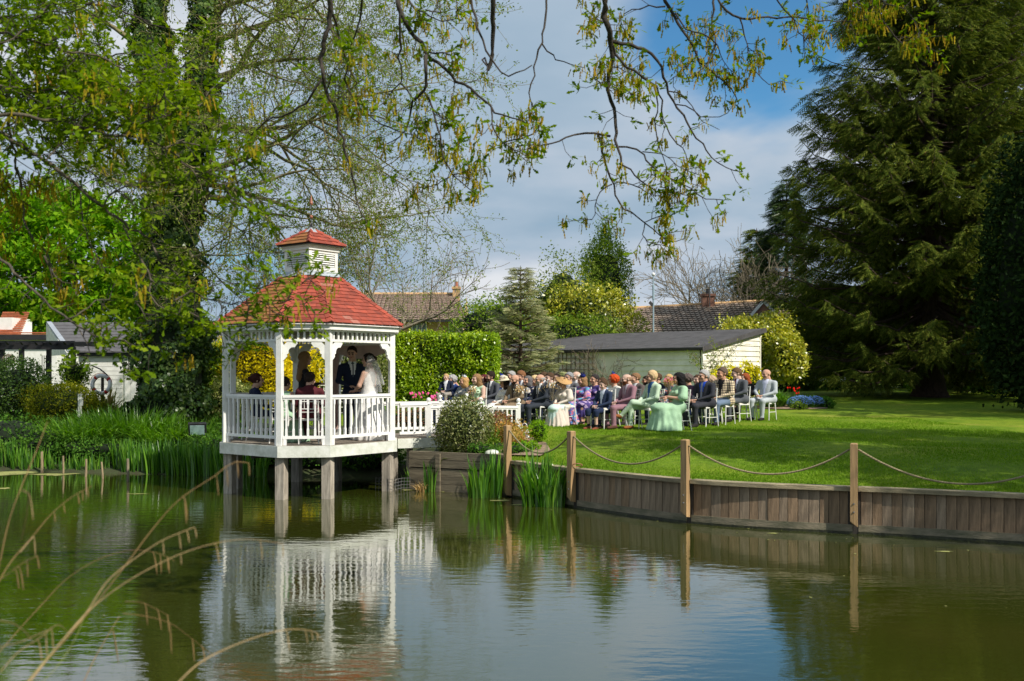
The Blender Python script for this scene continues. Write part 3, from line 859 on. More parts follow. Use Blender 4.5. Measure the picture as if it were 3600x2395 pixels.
mb = MB().add([(x * k, y * k, z) for k, z in ((0.16, hz1 - 0.07), (0.03, hz1 + 0.06)) for x, y in ((1, -1), (1, 1), (-1, 1), (-1, -1))], [(i, (i + 1) % 4, (i + 1) % 4 + 4, i + 4) for i in range(4)] + [(4, 5, 6, 7)])
mb.obj('lead_cap', 'lead', CU)
MB().lathe((0, 0, hz1), [(0.02, 0), (0.014, 0.12), (0.01, 0.16), (0.008, 0.34), (0.007, 0.60)], 8).obj('finial_rod', 'dark_metal', CU)
for k in range(4):
    a = k * math.pi / 2
    MB().tube([(0.09 * math.cos(a), 0.09 * math.sin(a), hz1 + 0.03), (0.05 * math.cos(a), 0.05 * math.sin(a), hz1 + 0.06), (0.03 * math.cos(a), 0.03 * math.sin(a), hz1 + 0.12), (0, 0, hz1 + 0.16)], 0.008, 5).obj('finial_scroll', 'dark_metal', CU)
MB().ball((0, 0, hz1 + 0.28), 0.035, 10, 7).obj('finial_ball', 'copper', CU, smooth=True)
MB().lathe((0, 0, hz1 + 0.52), [(0.02, 0), (0.035, 0.03), (0.022, 0.10), (0.002, 0.20)], 8).obj('finial_spike', 'copper', CU)
# pink drape in the entrance
def drape(nm, top0, top1, sagz, drop, n=24):
    a, b = Vector(top0), Vector(top1)
    vs, fs = [], []
    out = Vector((0, 0, 1)).cross((b - a).normalized())
    for i in range(n + 1):
        u = i / n
        p = a.lerp(b, u)
        for j in range(7):
            v = j / 6
            f = 0.018 * math.sin(u * 31 + v * 3) * (0.4 + v)
            vs.append(p + Vector((0, 0, -v * (drop + sagz * (1 - (2 * u - 1) ** 2)))) + out * f)
    for i in range(n):
        for j in range(6): fs.append((i * 7 + j, i * 7 + 7 + j, i * 7 + 8 + j, i * 7 + 1 + j))
    MB().add(vs, fs).obj(nm, 'drape_pink', smooth=True, label={'swag_drape': 'dusky pink fabric swag draped across the gazebo entrance', 'side_drape': 'dusky pink curtain gathered down the gazebo entrance post'}[nm], cat='drape')
MW = Matrix.Translation(GC) @ Matrix.Rotation(GA, 4, 'Z')
e0, e1 = Vector((*op[ENTRY], 0)), Vector((*op[ENTRY + 1], 0))
di = (e1 - e0).normalized(); inn = -Vector((di.y, -di.x, 0))
drape('swag_drape', MW @ (Vector((*op[1], 2.92)) * 1 - Vector((0.09, 0, 0))), MW @ (Vector((*op[2], 2.92)) - Vector((0.09, 0, 0))), 0.16, 0.12)
drape('side_drape', MW @ (Vector((*op[2], 2.92)) + Vector((-0.06, -0.10, 0))), MW @ (Vector((*op[2], 2.92)) + Vector((-0.16, 0.02, 0))), 0.0, 1.80)

# ---------------------------------------------------------------- footbridge from the gazebo to the lawn
br = empty('footbridge', (0, 0, 0), label='low white footbridge with ball topped newels joining gazebo and lawn', cat='footbridge')
A0 = MW @ Vector((*op[1], 0)); B0 = MW @ Vector((*op[2], 0))
nA, nA2, nA3 = P(1507, 0, 21.0), P(1690, 0, 22.3), P(1823, 0, 22.8)
nB, nB2 = P(1548, 0, 22.6), P(1640, 0, 23.5)
def xy(v, z): return Vector((v.x, v.y, z))
dk = [A0 + (B0 - A0) * -0.02, nA + Vector((0.5, 0.2, 0)), nB + Vector((0.5, 0.4, 0)), B0]
nbr = 16
for i in range(nbr):
    u0, u1 = i / nbr, (i + 1) / nbr - 0.004
    q = [dk[0].lerp(dk[1], u0), dk[0].lerp(dk[1], u1), dk[3].lerp(dk[2], u1), dk[3].lerp(dk[2], u0)]
    MB().add([xy(p, 0.965) for p in q] + [xy(p, 0.992) for p in q], [(0, 3, 2, 1), (4, 5, 6, 7), (0, 1, 5, 4), (1, 2, 6, 5), (2, 3, 7, 6), (3, 0, 4, 7)]).obj('deck_board', 'deck_wood', br)
MB().beam(xy(A0, 0.875) + Vector((0.12, 0.03, 0)), xy(dk[1], 0.875), 0.05, 0.20).obj('side_fascia', 'weathered_white', br)
MB().beam(xy(B0, 0.875) + Vector((0.1, 0.1, 0)), xy(dk[2], 0.875), 0.05, 0.20).obj('side_fascia', 'weathered_white', br)
for v in (A0.lerp(nA, 0.45), A0.lerp(nA, 0.05)): MB().box((v.x, v.y + 0.25, 0.35), (0.12, 0.12, 1.15)).obj('pile', 'pile_wood', br)
def newel(v, zb, h=0.80):
    m_ = MB().box((v.x, v.y, zb + (h - 0.1) / 2), (0.095, 0.095, h - 0.1))
    m_.obj('newel_post', 'white_gloss', br)
    MB().lathe((v.x, v.y, zb + h - 0.1), [(0.062, 0), (0.062, 0.018), (0.03, 0.03), (0.026, 0.045), (0.044, 0.065), (0.05, 0.09), (0.044, 0.118), (0.022, 0.138), (0.002, 0.142)], 12).obj('ball_finial', 'white_gloss', br, smooth=True)
for v, zb in ((nA, 0.98), (nA2, 0.95), (nA3, 0.92), (nB, 1.0), (nB2, 1.02)): newel(v, zb)
rail_run(br, xy(A0, 0.99) + Vector((0.16, 0.05, 0)), xy(nA, 0.99), 0.10, 0.72, BAL_B, 0.135)
rail_run(br, xy(nA, 0.99), xy(nA2, 0.96), 0.10, 0.66, BAL_B, 0.15)
rail_run(br, xy(nA2, 0.955), xy(nA3, 0.925), 0.10, 0.66, BAL_B, 0.12)
rail_run(br, xy(B0, 1.0) + Vector((0.1, 0.1, 0)), xy(nB, 1.0), 0.10, 0.70, BAL_B, 0.135)
rail_run(br, xy(nB, 1.0), xy(nB2, 1.02), 0.10, 0.70, BAL_B, 0.14)
# wire netting round the gazebo foot
wm = MB()
for (p0, p1) in ((P(1320, 1700, 19.9), P(1378, 1700, 19.6)), (P(1388, 1700, 19.6), P(1440, 1700, 19.9))):
    n = 5
    for i in range(n + 1):
        p = p0.lerp(p1, i / n)
        wm.tube([(p.x, p.y, -0.1), (p.x + 0.01, p.y, 0.26)], 0.004, 4)
    for j in range(5):
        z = -0.02 + j * 0.065
        wm.tube([(p0.x, p0.y, z), ((p0.x + p1.x) / 2, (p0.y + p1.y) / 2, z + 0.015), (p1.x, p1.y, z)], 0.004, 4)
wm.obj('wire_netting', 'wire', label='coarse wire netting standing in the water by the gazebo pile', cat='netting')

# ---------------------------------------------------------------- buildings behind the garden
plain('brick_tan', (0.60, 0.38, 0.19), 0.9, 0.15, 20.0)
plain('brick_red', (0.26, 0.13, 0.09), 0.9, 0.25, 14.0)
plain('glass', (0.16, 0.20, 0.25), 0.08, 0.1, spec=0.8)
plain('frame_white', (0.8, 0.8, 0.78), 0.4, 0.03)
plain('gutter', (0.02, 0.02, 0.022), 0.5, 0.1)
plain('trellis_wood', (0.23, 0.18, 0.13), 0.9, 0.2)
plain('grey_slate', (0.115, 0.11, 0.115), 0.8, 0.15, 6.0, 0.2, 40)
plain('lead_trim', (0.33, 0.36, 0.40), 0.6, 0.1)
plain('red_tile', (0.42, 0.13, 0.06), 0.85, 0.15, 8.0, objvar=0.15)
plain('black_stain', (0.022, 0.021, 0.022), 0.6, 0.15)
plain('pole_paint', (0.30, 0.40, 0.46), 0.5, 0.08)
def tiled(name, c1, c2, c3, tw, th):
    """pantile roof seen from afar: rows and rolls as relief with mottled tiles; uses the u,v of the roof sheet in metres"""
    m, t, o = newmat(name)
    b = N(t, 'ShaderNodeBsdfPrincipled', i_Roughness=0.9)
    uv = N(t, 'ShaderNodeUVMap')
    br_ = N(t, 'ShaderNodeTexBrick', i_Scale=1.0)
    br_.inputs['Brick Width'].default_value = tw; br_.inputs['Row Height'].default_value = th
    br_.inputs['Mortar Size'].default_value = 0.035; br_.inputs['Bias'].default_value = 0.0
    br_.inputs['Color1'].default_value = (*c1, 1); br_.inputs['Color2'].default_value = (*c2, 1); br_.inputs['Mortar'].default_value = (*[c * 0.35 for c in c1], 1)
    br_.offset = 0.0
    link(t, uv.outputs[0], br_.inputs['Vector'])
    nz = N(t, 'ShaderNodeTexNoise', i_Scale=2.2, i_Detail=8.0, i_Roughness=0.75)
    link(t, uv.outputs[0], nz.inputs['Vector'])
    mr = N(t, 'ShaderNodeMapRange', i_1=0.55, i_2=0.75)
    link(t, nz.outputs[0], mr.inputs[0])
    mix = N(t, 'ShaderNodeMix', data_type='RGBA')
    link(t, mr.outputs[0], mix.inputs[0]); link(t, br_.outputs[0], mix.inputs[6]); mix.inputs[7].default_value = (*c3, 1)
    link(t, mix.outputs[2], b.inputs['Base Color'])
    link(t, b.outputs[0], o.inputs[0])
tiled('house_tiles', (0.27, 0.185, 0.14), (0.33, 0.235, 0.18), (0.42, 0.35, 0.28), 0.30, 0.30)
tiled('bungalow_tiles', (0.28, 0.205, 0.15), (0.36, 0.275, 0.21), (0.55, 0.47, 0.38), 0.30, 0.30)
def roof_slope(name, eave0, eave1, ridge1, ridge0, mat, parent, rows=None):
    """tiled slope with real stepped courses; uv in metres"""
    e0, e1, r1_, r0_ = map(Vector, (eave0, eave1, ridge1, ridge0))
    SLn = ((r0_ + r1_) / 2 - (e0 + e1) / 2).length
    rows = rows or max(3, int(SLn / 0.30))
    nrm = (e1 - e0).cross(r0_ - e0).normalized()
    if nrm.z < 0: nrm = -nrm
    cols = max(2, int((e1 - e0).length / 0.15))
    vs, fs, uv = [], [], []
    Lu = (e1 - e0).length
    for r_ in range(rows):
        for q, lift in ((r_ / rows, 0.05), ((r_ + 1.0) / rows, 0.0)):
            a, b_ = e0.lerp(r0_, q), e1.lerp(r1_, q)
            for c in range(cols + 1):
                u = c / cols
                vs.append(a.lerp(b_, u) + nrm * (lift + (0.035 if c % 2 else 0.0))); uv.append((u * Lu, q * SLn))
    k = cols + 1
    for r_ in range(rows):
        for c in range(cols):
            i = r_ * 2 * k + c
            fs.append((i, i + 1, i + k + 1, i + k))
        if r_ + 1 < rows:
            for c in range(cols):
                i = (r_ * 2 + 1) * k + c
                fs.append((i, i + 1, i + k + 1, i + k))
    me = bpy.data.meshes.new(name)
    me.from_pydata([tuple(v) for v in vs], [], fs)
    lay = me.uv_layers.new(name='uv')
    for lp in me.loops: lay.data[lp.index].uv = uv[lp.vertex_index]
    me.materials.append(MATS[mat]); me.update()
    return finish(bpy.data.objects.new(name, me), parent)
def window(parent, c, w_, h_, panes, rz=0.0):
    f = MB().box((0, 0, 0), (w_, 0.10, h_)).obj('window', 'frame_white', parent)
    f.location = c; f.rotation_euler = (0, 0, rz)
    pw = (w_ - 0.06) / panes
    for i in range(panes):
        p = MB().box((0, 0, 0), (pw - 0.07, 0.02, h_ - 0.14)).obj('pane', 'glass', f)
        p.location = (-w_ / 2 + 0.03 + (i + 0.5) * pw, -0.046, 0)
def chimney(parent, c, w_, d_, h_, mat, pot='brick_tan'):
    ch_ = MB().box((c[0], c[1], c[2] + h_ / 2), (w_, d_, h_)).obj('chimney', mat, parent)
    MB().box((c[0], c[1], c[2] + h_ - 0.09), (w_ + 0.12, d_ + 0.12, 0.14)).obj('chimney_cap', mat, parent)
    MB().lathe((c[0], c[1], c[2] + h_), [(0.14, 0), (0.12, 0.05), (0.11, 0.28), (0.13, 0.32)], 10).obj('chimney_pot', pot, parent)
    MB().box((c[0], c[1], c[2] + 0.1), (w_ + 0.06, d_ + 0.06, 0.24)).obj('flashing', 'lead', parent)
# brick house left of centre
D = 58.0
h1 = empty('brick_house', P(1520, 1400, D), label='tan brick house with brown tiled roof and end chimney behind the hedge', cat='house')
h1.location.z = 1.5
def L1(px, py, dy=0.0):
    p = P(px, py, D + dy)
    return (p.x - h1.location.x, p.y - h1.location.y, p.z - h1.location.z)
x0, x1 = L1(1180, 0)[0], L1(1648, 0)[0]
ez, rz_ = L1(0, 1121)[2], L1(0, 1036, 4.0)[2]
wl1 = MB().box(((x0 + x1) / 2, 3.7, ez / 2 - 0.2), (x1 - x0 - 0.6, 7.0, ez + 0.4)).obj('wall', 'brick_tan', h1)
MB().add([(x1 - 0.3, 0.2, ez), (x1 - 0.3, 7.2, ez), (x1 - 0.3, 3.9, rz_ - 0.1)], [(0, 1, 2)]).obj('gable', 'brick_tan', h1)
rg = roof_slope('roof', (x0, -0.35, ez - 0.1), (x1, -0.35, ez - 0.1), (x1 - 1.05, 3.9, rz_), (x0 + 0.3, 3.9, rz_), 'house_tiles', h1)
roof_slope('roof', (x0, 8.0, ez - 0.1), (x1, 8.0, ez - 0.1), (x1 - 1.05, 3.9, rz_), (x0 + 0.3, 3.9, rz_), 'house_tiles', h1, 4)
MB().tube([(x0 + 0.3, 3.9, rz_ + 0.03), (x1 - 1.05, 3.9, rz_ + 0.03)], 0.11, 6).obj('ridge', 'brick_tan', h1)
MB().beam((x0, -0.42, ez - 0.14), (x1, -0.42, ez - 0.14), 0.12, 0.13).obj('gutter', 'gutter', h1)
cx_ = L1(1604, 0, 3.6)[0]
chimney(h1, (cx_, 3.7, L1(0, 1062, 3.6)[2] - 0.3), 0.42, 0.6, L1(0, 1008, 3.6)[2] - L1(0, 1062, 3.6)[2] + 0.3, 'brick_tan', 'copper')
ae = empty('aerial', (0, 0, 0), parent=h1)
MB().tube([(cx_ - 0.05, 3.4, L1(0, 1030, 3.6)[2]), (cx_ - 0.05, 3.4, L1(0, 966, 3.6)[2])], 0.025, 5).obj('mast', 'wire', ae)
zt = L1(0, 966, 3.6)[2]
MB().tube([(cx_ - 0.05, 3.4, zt), (cx_ - 0.48, 3.4, zt + 0.02)], 0.015, 4).obj('boom', 'wire', ae)
for i in range(4): MB().tube([(cx_ - 0.12 - i * 0.1, 3.2, zt), (cx_ - 0.12 - i * 0.1, 3.6, zt)], 0.008, 4).obj('director', 'wire', ae)
for a_, b2_, n_ in ((1446, 1500, 3), (1577, 1628, 2), (1352, 1400, 2)):
    xa, xb = L1(a_, 0)[0], L1(b2_, 0)[0]
    window(h1, ((xa + xb) / 2, 0.17, L1(0, 1153)[2]), xb - xa, 1.0, n_)
# bungalow
D = 60.0
h2 = empty('bungalow', P(2480, 1400, D), label='bungalow with mottled brown tiled roof, squat chimney and white gable boards', cat='bungalow')
h2.location.z = 1.5
def L2(px, py, dy=0.0):
    p = P(px, py, D + dy)
    return (p.x - h2.location.x, p.y - h2.location.y, p.z - h2.location.z)
x0, x1 = L2(2120, 0)[0], L2(2735, 0)[0]
ez, ry0, ry1 = L2(0, 1172)[2], L2(2160, 1092, 3.5)[2], L2(2680, 1060, 3.5)[2]
MB().box(((x0 + x1) / 2, 3.8, ez / 2 - 0.3), (x1 - x0 - 0.5, 7.0, ez + 0.6)).obj('wall', 'brick_tan', h2)
roof_slope('roof', (x0, -0.3, ez), (x1 + 0.1, -0.3, ez), (L2(2682, 0, 3.5)[0], 3.5, ry1), (x0, 3.5, ry0), 'bungalow_tiles', h2)
roof_slope('roof', (x0, 7.6, ez), (x1 + 0.1, 7.6, ez), (L2(2682, 0, 3.5)[0], 3.5, ry1), (x0, 3.5, ry0), 'bungalow_tiles', h2, 4)
MB().tube([(x0, 3.5, ry0 + 0.03), (L2(2682, 0, 3.5)[0], 3.5, ry1 + 0.03)], 0.11, 6).obj('ridge', 'brick_tan', h2)
gx, gxz = L2(2682, 0, 1.5)[0], L2(0, 1062, 1.5)[2]
MB().add([(gx - 0.7, 1.45, gxz - 0.75), (gx + 0.85, 1.45, gxz - 0.75), (gx, 1.45, gxz)], [(0, 1, 2)]).obj('gable', 'brick_red', h2)
for s_, e_ in ((-1, -0.75), (1, 0.9)): MB().beam((gx, 1.4, gxz + 0.03), (gx + e_, 1.4, gxz - 0.82), 0.06, 0.16).obj('barge_board', 'frame_white', h2)
roof_slope('roof', (gx + 0.95, 1.3, gxz - 0.8), (gx + 0.95, 3.5, gxz - 0.8), (gx, 3.5, gxz + 0.08), (gx, 1.3, gxz + 0.08), 'bungalow_tiles', h2, 3)
cz = L2(0, 1080, 3.4)[2]
chimney(h2, (L2(2488, 0, 3.4)[0], 3.4, cz - 0.3), 0.78, 0.6, L2(0, 1034, 3.4)[2] - cz + 0.3, 'brick_red', 'dark_metal')
ae = empty('aerial', (0, 0, 0), parent=h2)
cx_ = L2(2491, 0, 3.4)[0]
MB().tube([(cx_, 3.0, cz), (cx_, 3.0, L2(0, 960, 3.4)[2])], 0.025, 5).obj('mast', 'wire', ae)
zt = L2(0, 960, 3.4)[2]
MB().tube([(cx_ - 0.15, 3.0, zt + 0.02), (cx_ + 0.35, 3.0, zt - 0.05)], 0.015, 4).obj('boom', 'wire', ae)
for i in range(5): MB().tube([(cx_ + 0.02 + i * 0.07, 3.0, zt - 0.17), (cx_ + 0.02 + i * 0.07, 3.0, zt + 0.13)], 0.008, 4).obj('director', 'wire', ae)
# another roof glimpsed behind the spruce
h3 = empty('neighbour_house', P(2860, 1400, 62), label='low tiled roof glimpsed behind the lower spruce boughs', cat='house'); h3.location.z = 1.5
MB().box((0, 3, 1.2), (5.0, 5, 3.0)).obj('wall', 'brick_tan', h3)
roof_slope('roof', (-2.7, 0, 3.0), (2.7, 0, 3.0), (2.7, 3, 4.9), (-2.7, 3, 4.9), 'house_tiles', h3)
# camera mast
pm = empty('camera_mast', P(2297, 1300, 44), label='slim grey blue mast with dome camera before the bungalow roof', cat='mast'); pm.location.z = 1.3
def zz(py): return P(0, py, 44).z - 1.3
MB().lathe((0, 0, 0), [(0.035, 0), (0.035, zz(1055)), (0.05, zz(1053)), (0.05, zz(1003)), (0.03, zz(1001)), (0.03, zz(972))], 8).obj('pole', 'pole_paint', pm)
MB().ball((0.0, 0, zz(965)), 0.085, 10, 7).obj('dome', 'frame_white', pm, smooth=True)
MB().beam((-0.02, 0, zz(1075)), (-0.18, -0.05, zz(1062)), 0.02, 0.14).obj('floodlight', 'dark_metal', pm)

# ---------------------------------------------------------------- white weatherboard shed on the lawn's far side
c0 = P(2467, 1300, 34.5)                       # near corner
SA = R(-43)                                   # the long side runs left and away, the end wall right and away
sh = empty('garden_shed', (c0.x, c0.y, 1.22), SA, label='long white weatherboarded shed with grey felt lean-to roof', cat='shed')
# local: long side along -X from the origin, facing -Y; end wall along +Y facing +X
LS, WS_ = 11.5, 4.0
ezs, bzs = P(0, 1222, 34.5).z - 1.22, P(0, 1166, 37.3).z - 1.22 + 0.05
MB().box((-LS / 2, WS_ / 2, 1.0), (LS - 0.1, WS_ - 0.1, 2.0)).obj('frame', 'dark_wood', sh)
def clap(parent, n, zlo, zhi, fn, mat):
    for i in range(n):
        z0_, z1_ = zlo + (zhi - zlo) * i / n, zlo + (zhi - zlo) * (i + 1) / n + 0.012
        q = fn(z0_, z1_)
        if q: MB().add(*q).obj('weatherboard', mat, parent)
FC = [(0, 1, 2, 3), (7, 6, 5, 4), (0, 4, 5, 1), (1, 5, 6, 2), (2, 6, 7, 3), (3, 7, 4, 0)]
def fb(xa, xb):
    def fn(z0_, z1_):
        return ([(xa, -0.052, z0_), (xb, -0.052, z0_), (xb, -0.02, z1_), (xa, -0.02, z1_), (xa, -0.02, z0_), (xb, -0.02, z0_), (xb, -0.003, z1_), (xa, -0.003, z1_)], FC)
    return fn
SPL = -3.62                                   # left of this the front is plain render behind trellis
clap(sh, 10, 0.0, ezs - 0.02, fb(SPL, -0.06), 'shed_front_paint')
MB().box((SPL - 0.03, -0.035, ezs / 2), (0.06, 0.07, ezs)).obj('cover_strip', 'shed_front_paint', sh)
MB().box(((SPL - 0.061 - LS) / 2, 0.0, ezs / 2), (LS + SPL - 0.06, 0.06, ezs)).obj('rendered_wall', 'shed_front_paint', sh)
def eb(z0_, z1_):
    def ye(z): return 0.05 if z <= ezs else 0.05 + (z - ezs) / (bzs - ezs) * (WS_ - 0.1)
    if ye(z0_) > WS_ - 0.1: return None
    return ([(0.052, ye(z0_), z0_), (0.052, WS_ - 0.06, z0_), (0.02, WS_ - 0.06, z1_), (0.02, min(ye(z1_), WS_ - 0.1), z1_),
             (0.02, ye(z0_), z0_), (0.02, WS_ - 0.06, z0_), (0.003, WS_ - 0.06, z1_), (0.003, min(ye(z1_), WS_ - 0.1), z1_)], FC)
clap(sh, 14, 0.0, bzs - 0.02, eb, 'shed_end_paint')
MB().box((0.03, 0.0, ezs / 2), (0.07, 0.075, ezs)).obj('corner_board', 'shed_front_paint', sh)
MB().box((0.03, WS_ - 0.03, bzs / 2), (0.075, 0.06, bzs)).obj('corner_board', 'shed_end_paint', sh)
sl_ = (bzs - ezs) / WS_
def rz2(y): return ezs + 0.03 + y * sl_
ns = 3
for i in range(ns):                            # felt in overlapping courses
    ya, yb = -0.22 + (WS_ + 0.42) * i / ns, -0.22 + (WS_ + 0.42) * (i + 1) / ns + 0.05
    l_ = 0.006 * (ns - i)
    MB().add([(-LS - 0.1, ya, rz2(ya) + l_), (0.16, ya, rz2(ya) + l_), (0.16, yb, rz2(yb) + l_ - 0.004), (-LS - 0.1, yb, rz2(yb) + l_ - 0.004),
              (-LS - 0.1, ya, rz2(ya) - 0.05), (0.16, ya, rz2(ya) - 0.05), (0.16, yb, rz2(yb) - 0.05), (-LS - 0.1, yb, rz2(yb) - 0.05)], FC).obj('felt_sheet', 'felt_roof', sh)
MB().beam((0.175, -0.23, rz2(-0.23) - 0.05), (0.175, WS_ + 0.2, rz2(WS_ + 0.2) - 0.05), 0.03, 0.17).obj('verge_felt', 'felt_roof', sh)
MB().beam((-LS - 0.1, -0.21, rz2(-0.2) - 0.06), (0.15, -0.21, rz2(-0.2) - 0.06), 0.03, 0.08).obj('eave_board', 'dark_wood', sh)
# trellis on the plain wall
MS = Matrix.Translation(sh.location) @ Matrix.Rotation(SA, 4, 'Z')
tr_ = empty('trellis', sh.location, SA, label='weathered brown square trellis fixed along the shed front', cat='trellis')
for i in range(24):
    x = -4.75 - i * 0.215
    MB().box((x, -0.06, 1.02), (0.03, 0.022, 1.86)).obj('upright', 'trellis_wood', tr_)
for j in range(9):
    MB().box((-4.75 - 11.5 * 0.215, -0.083, 0.14 + j * 0.22), (24 * 0.215, 0.02, 0.03)).obj('slat', 'trellis_wood', tr_)

# ---------------------------------------------------------------- outbuilding, pergola and roof on the far left
D = 34.0
ob_ = empty('white_outbuilding', P(420, 1300, D), label='low white outbuilding with double doors under a dark slate roof', cat='outbuilding')
ob_.location.z = gz(ob_.location.x, ob_.location.y)
zo = ob_.location.z
def L3(px, py, dy=0.0):
    p = P(px, py, D + dy)
    return (p.x - ob_.location.x, p.y - ob_.location.y, p.z - zo)
xa, xb = L3(272, 0)[0], L3(1180, 0)[0]
ez = L3(0, 1243)[2]
zb_ = min(-0.3, L3(0, 1475)[2])
MB().box(((xa + xb) / 2, 2.6, (ez + zb_) / 2), (xb - xa, 5.0, ez - zb_)).obj('wall', 'weathered_white', ob_)
nr = 15
for i in range(nr):                            # painted brick courses shown as shallow bands left of the doors
    z0_ = zb_ + (ez - zb_) * i / nr
    MB().box(((xa + L3(428, 0)[0]) / 2, 0.088, z0_ + (ez - zb_) / nr / 2), (L3(428, 0)[0] - xa - 0.01, 0.03, (ez - zb_) / nr - 0.012)).obj('course', 'white_paint', ob_)
dl, dr = L3(432, 0)[0], L3(780, 0)[0]
MB().box(((dl + dr) / 2, 0.085, (ez + zb_) / 2 - 0.06), (dr - dl, 0.03, ez - zb_ - 0.14)).obj('door_frame', 'weathered_white', ob_)
nd = 16
for i in range(nd):
    w_ = (dr - dl - 0.08) / nd
    MB().box((dl + 0.04 + (i + 0.5) * w_, 0.062, (ez + zb_) / 2 - 0.06), (w_ - 0.010, 0.03, ez - zb_ - 0.24)).obj('door_board', 'white_paint', ob_)
MB().beam((xa, 0.02, ez - 0.02), (xb, 0.02, ez - 0.02), 0.12, 0.14).obj('gutter', 'gutter', ob_)
e0_, r0_ = L3(248, 1240), L3(163, 1140, 2.4)
for i in range(9):                             # slate courses
    q0_, q1_ = i / 9, (i + 1) / 9 + 0.02
    def lp(q, x_e, x_r): return (x_e + (x_r - x_e) * q, -0.15 + 2.6 * q, ez + 0.05 + (r0_[2] - ez) * q)
    A_, B_, C_, D_ = lp(q0_, e0_[0], r0_[0]), lp(q0_, xb, xb), lp(q1_, xb, xb), lp(q1_, e0_[0], r0_[0])
    vs = [(x, y, z + 0.03) for x, y, z in (A_, B_)] + [(x, y, z + 0.004) for x, y, z in (C_, D_)] + [(x, y, z - 0.02) for x, y, z in (A_, B_, C_, D_)]
    MB().add(vs, FC).obj('slate_course', 'grey_slate', ob_)
MB().add([(e0_[0] - 0.02, -0.2, ez + 0.04), (e0_[0] + 0.16, -0.2, ez + 0.04), (r0_[0] + 0.16, 2.45, r0_[2] + 0.05), (r0_[0] - 0.02, 2.45, r0_[2] + 0.05),
          (e0_[0] - 0.02, -0.2, ez + 0.09), (e0_[0] + 0.16, -0.2, ez + 0.09), (r0_[0] + 0.16, 2.45, r0_[2] + 0.10), (r0_[0] - 0.02, 2.45, r0_[2] + 0.10)], FC).obj('verge', 'lead_trim', ob_)
MB().add([(e0_[0] - 0.03, -0.2, ez - 0.05), (r0_[0] - 0.03, 2.45, r0_[2] + 0.04), (r0_[0] - 0.03, 2.45, ez - 0.05), (e0_[0] + 0.0, -0.2, ez - 0.05), (r0_[0] + 0.0, 2.45, r0_[2] + 0.04), (r0_[0], 2.45, ez - 0.05)],
         [(0, 1, 2), (5, 4, 3), (0, 3, 4, 1), (1, 4, 5, 2), (2, 5, 3, 0)]).obj('gable', 'weathered_white', ob_)
# building with the red roof
D = 38.0
rr = empty('red_roofed_building', P(60, 1300, D), label='white walled building with red tiled roof at the far edge', cat='building')
rr.location.z = zo
def L4(px, py, dy=0.0):
    p = P(px, py, D + dy)
    return (p.x - rr.location.x, p.y - rr.location.y, p.z - zo)
MB().box(((L4(-300, 0)[0] + L4(178, 0)[0]) / 2, 2.5, L4(0, 1190)[2] / 2), (L4(178, 0)[0] - L4(-300, 0)[0], 4, L4(0, 1190)[2])).obj('wall', 'white_paint', rr)
MB().beam((L4(-300, 0)[0], 0.3, L4(0, 1185)[2]), (L4(180, 0)[0], 0.3, L4(0, 1185)[2]), 0.2, 0.2).obj('gutter', 'black_stain', rr)
for i in range(2):
    for k in range(26):
        xk = L4(-300, 0)[0] + k * 0.2
        if xk + 0.2 > L4(178, 0)[0]: break
        MB().box((xk + 0.1, 0.35 + i * 0.15, L4(0, 1176)[2] + i * 0.08), (0.19, 0.18, 0.04)).obj('tile', 'red_tile', rr)
for i in range(13):
    q = i / 13
    xr = L4(36, 0)[0] - 0.42 * q
    xl = L4(-300, 0)[0]
    n = int((xr - xl) / 0.5)
    for k in range(n):
        if xr - k * 0.5 < L4(-60, 0)[0]: break
        MB().box((xr - (k + 0.5) * 0.5, 0.75 + 1.6 * q, L4(0, 1172)[2] + 1.0 * q), (0.49, 0.2, 0.05)).obj('tile', 'red_tile', rr)
MB().box(((L4(-300, 0)[0] + L4(20, 0)[0]) / 2, 1.8, L4(0, 1130)[2] - 0.6), (L4(20, 0)[0] - L4(-300, 0)[0] - 0.5, 1.6, 1.6)).obj('upper_wall', 'white_paint', rr)
for i in range(5): MB().box((L4(120, 0)[0], 0.48, 0.3 + i * 0.2), (1.6, 0.03, 0.19)).obj('weatherboard', 'white_paint', rr)
# pergola
D = 30.5
pg = empty('pergola', P(160, 1300, D), label='black timber pergola with open rafters beside the white outbuilding', cat='pergola')
pg.location.z = gz(pg.location.x, pg.location.y)
def L5(px, py, dy=0.0):
    p = P(px, py, D + dy)
    return (p.x - pg.location.x, p.y - pg.location.y, p.z - pg.location.z)
for px, dy_ in ((258, 0), (172, 1.0), (76, 0), (-80, 0), (8, 1.4)):
    x, y, z = L5(px, 1220, dy_)
    MB().box((x, y, (z - 0.4) / 2), (0.12, 0.12, z + 0.4)).obj('upright', 'black_stain', pg)
for py, dy_ in ((1218, 0), (1210, 1.2)):
    a_, b2_ = L5(-120, py, dy_), L5(262, py, dy_)
    MB().beam((a_[0], a_[1], a_[2]), (b2_[0], b2_[1], b2_[2]), 0.07, 0.2).obj('beam', 'black_stain', pg)
for i in range(8):
    x, y, z = L5(-100 + i * 50, 1203)
    MB().add([(x - 0.03, -0.5, z - 0.02), (x + 0.03, -0.5, z - 0.02), (x + 0.03, -0.35, z - 0.1), (x - 0.03, -0.35, z - 0.1), (x - 0.03, 1.9, z + 0.07), (x + 0.03, 1.9, z + 0.07), (x + 0.03, 1.9, z - 0.1), (x - 0.03, 1.9, z - 0.1)],
             [(0, 1, 2, 3), (4, 7, 6, 5), (0, 4, 5, 1), (1, 5, 6, 2), (2, 6, 7, 3), (3, 7, 4, 0)]).obj('rafter', 'black_stain', pg)
a_, b2_ = L5(262, 1278), L5(232, 1252)
MB().beam(a_, b2_, 0.06, 0.08).obj('brace', 'black_stain', pg)
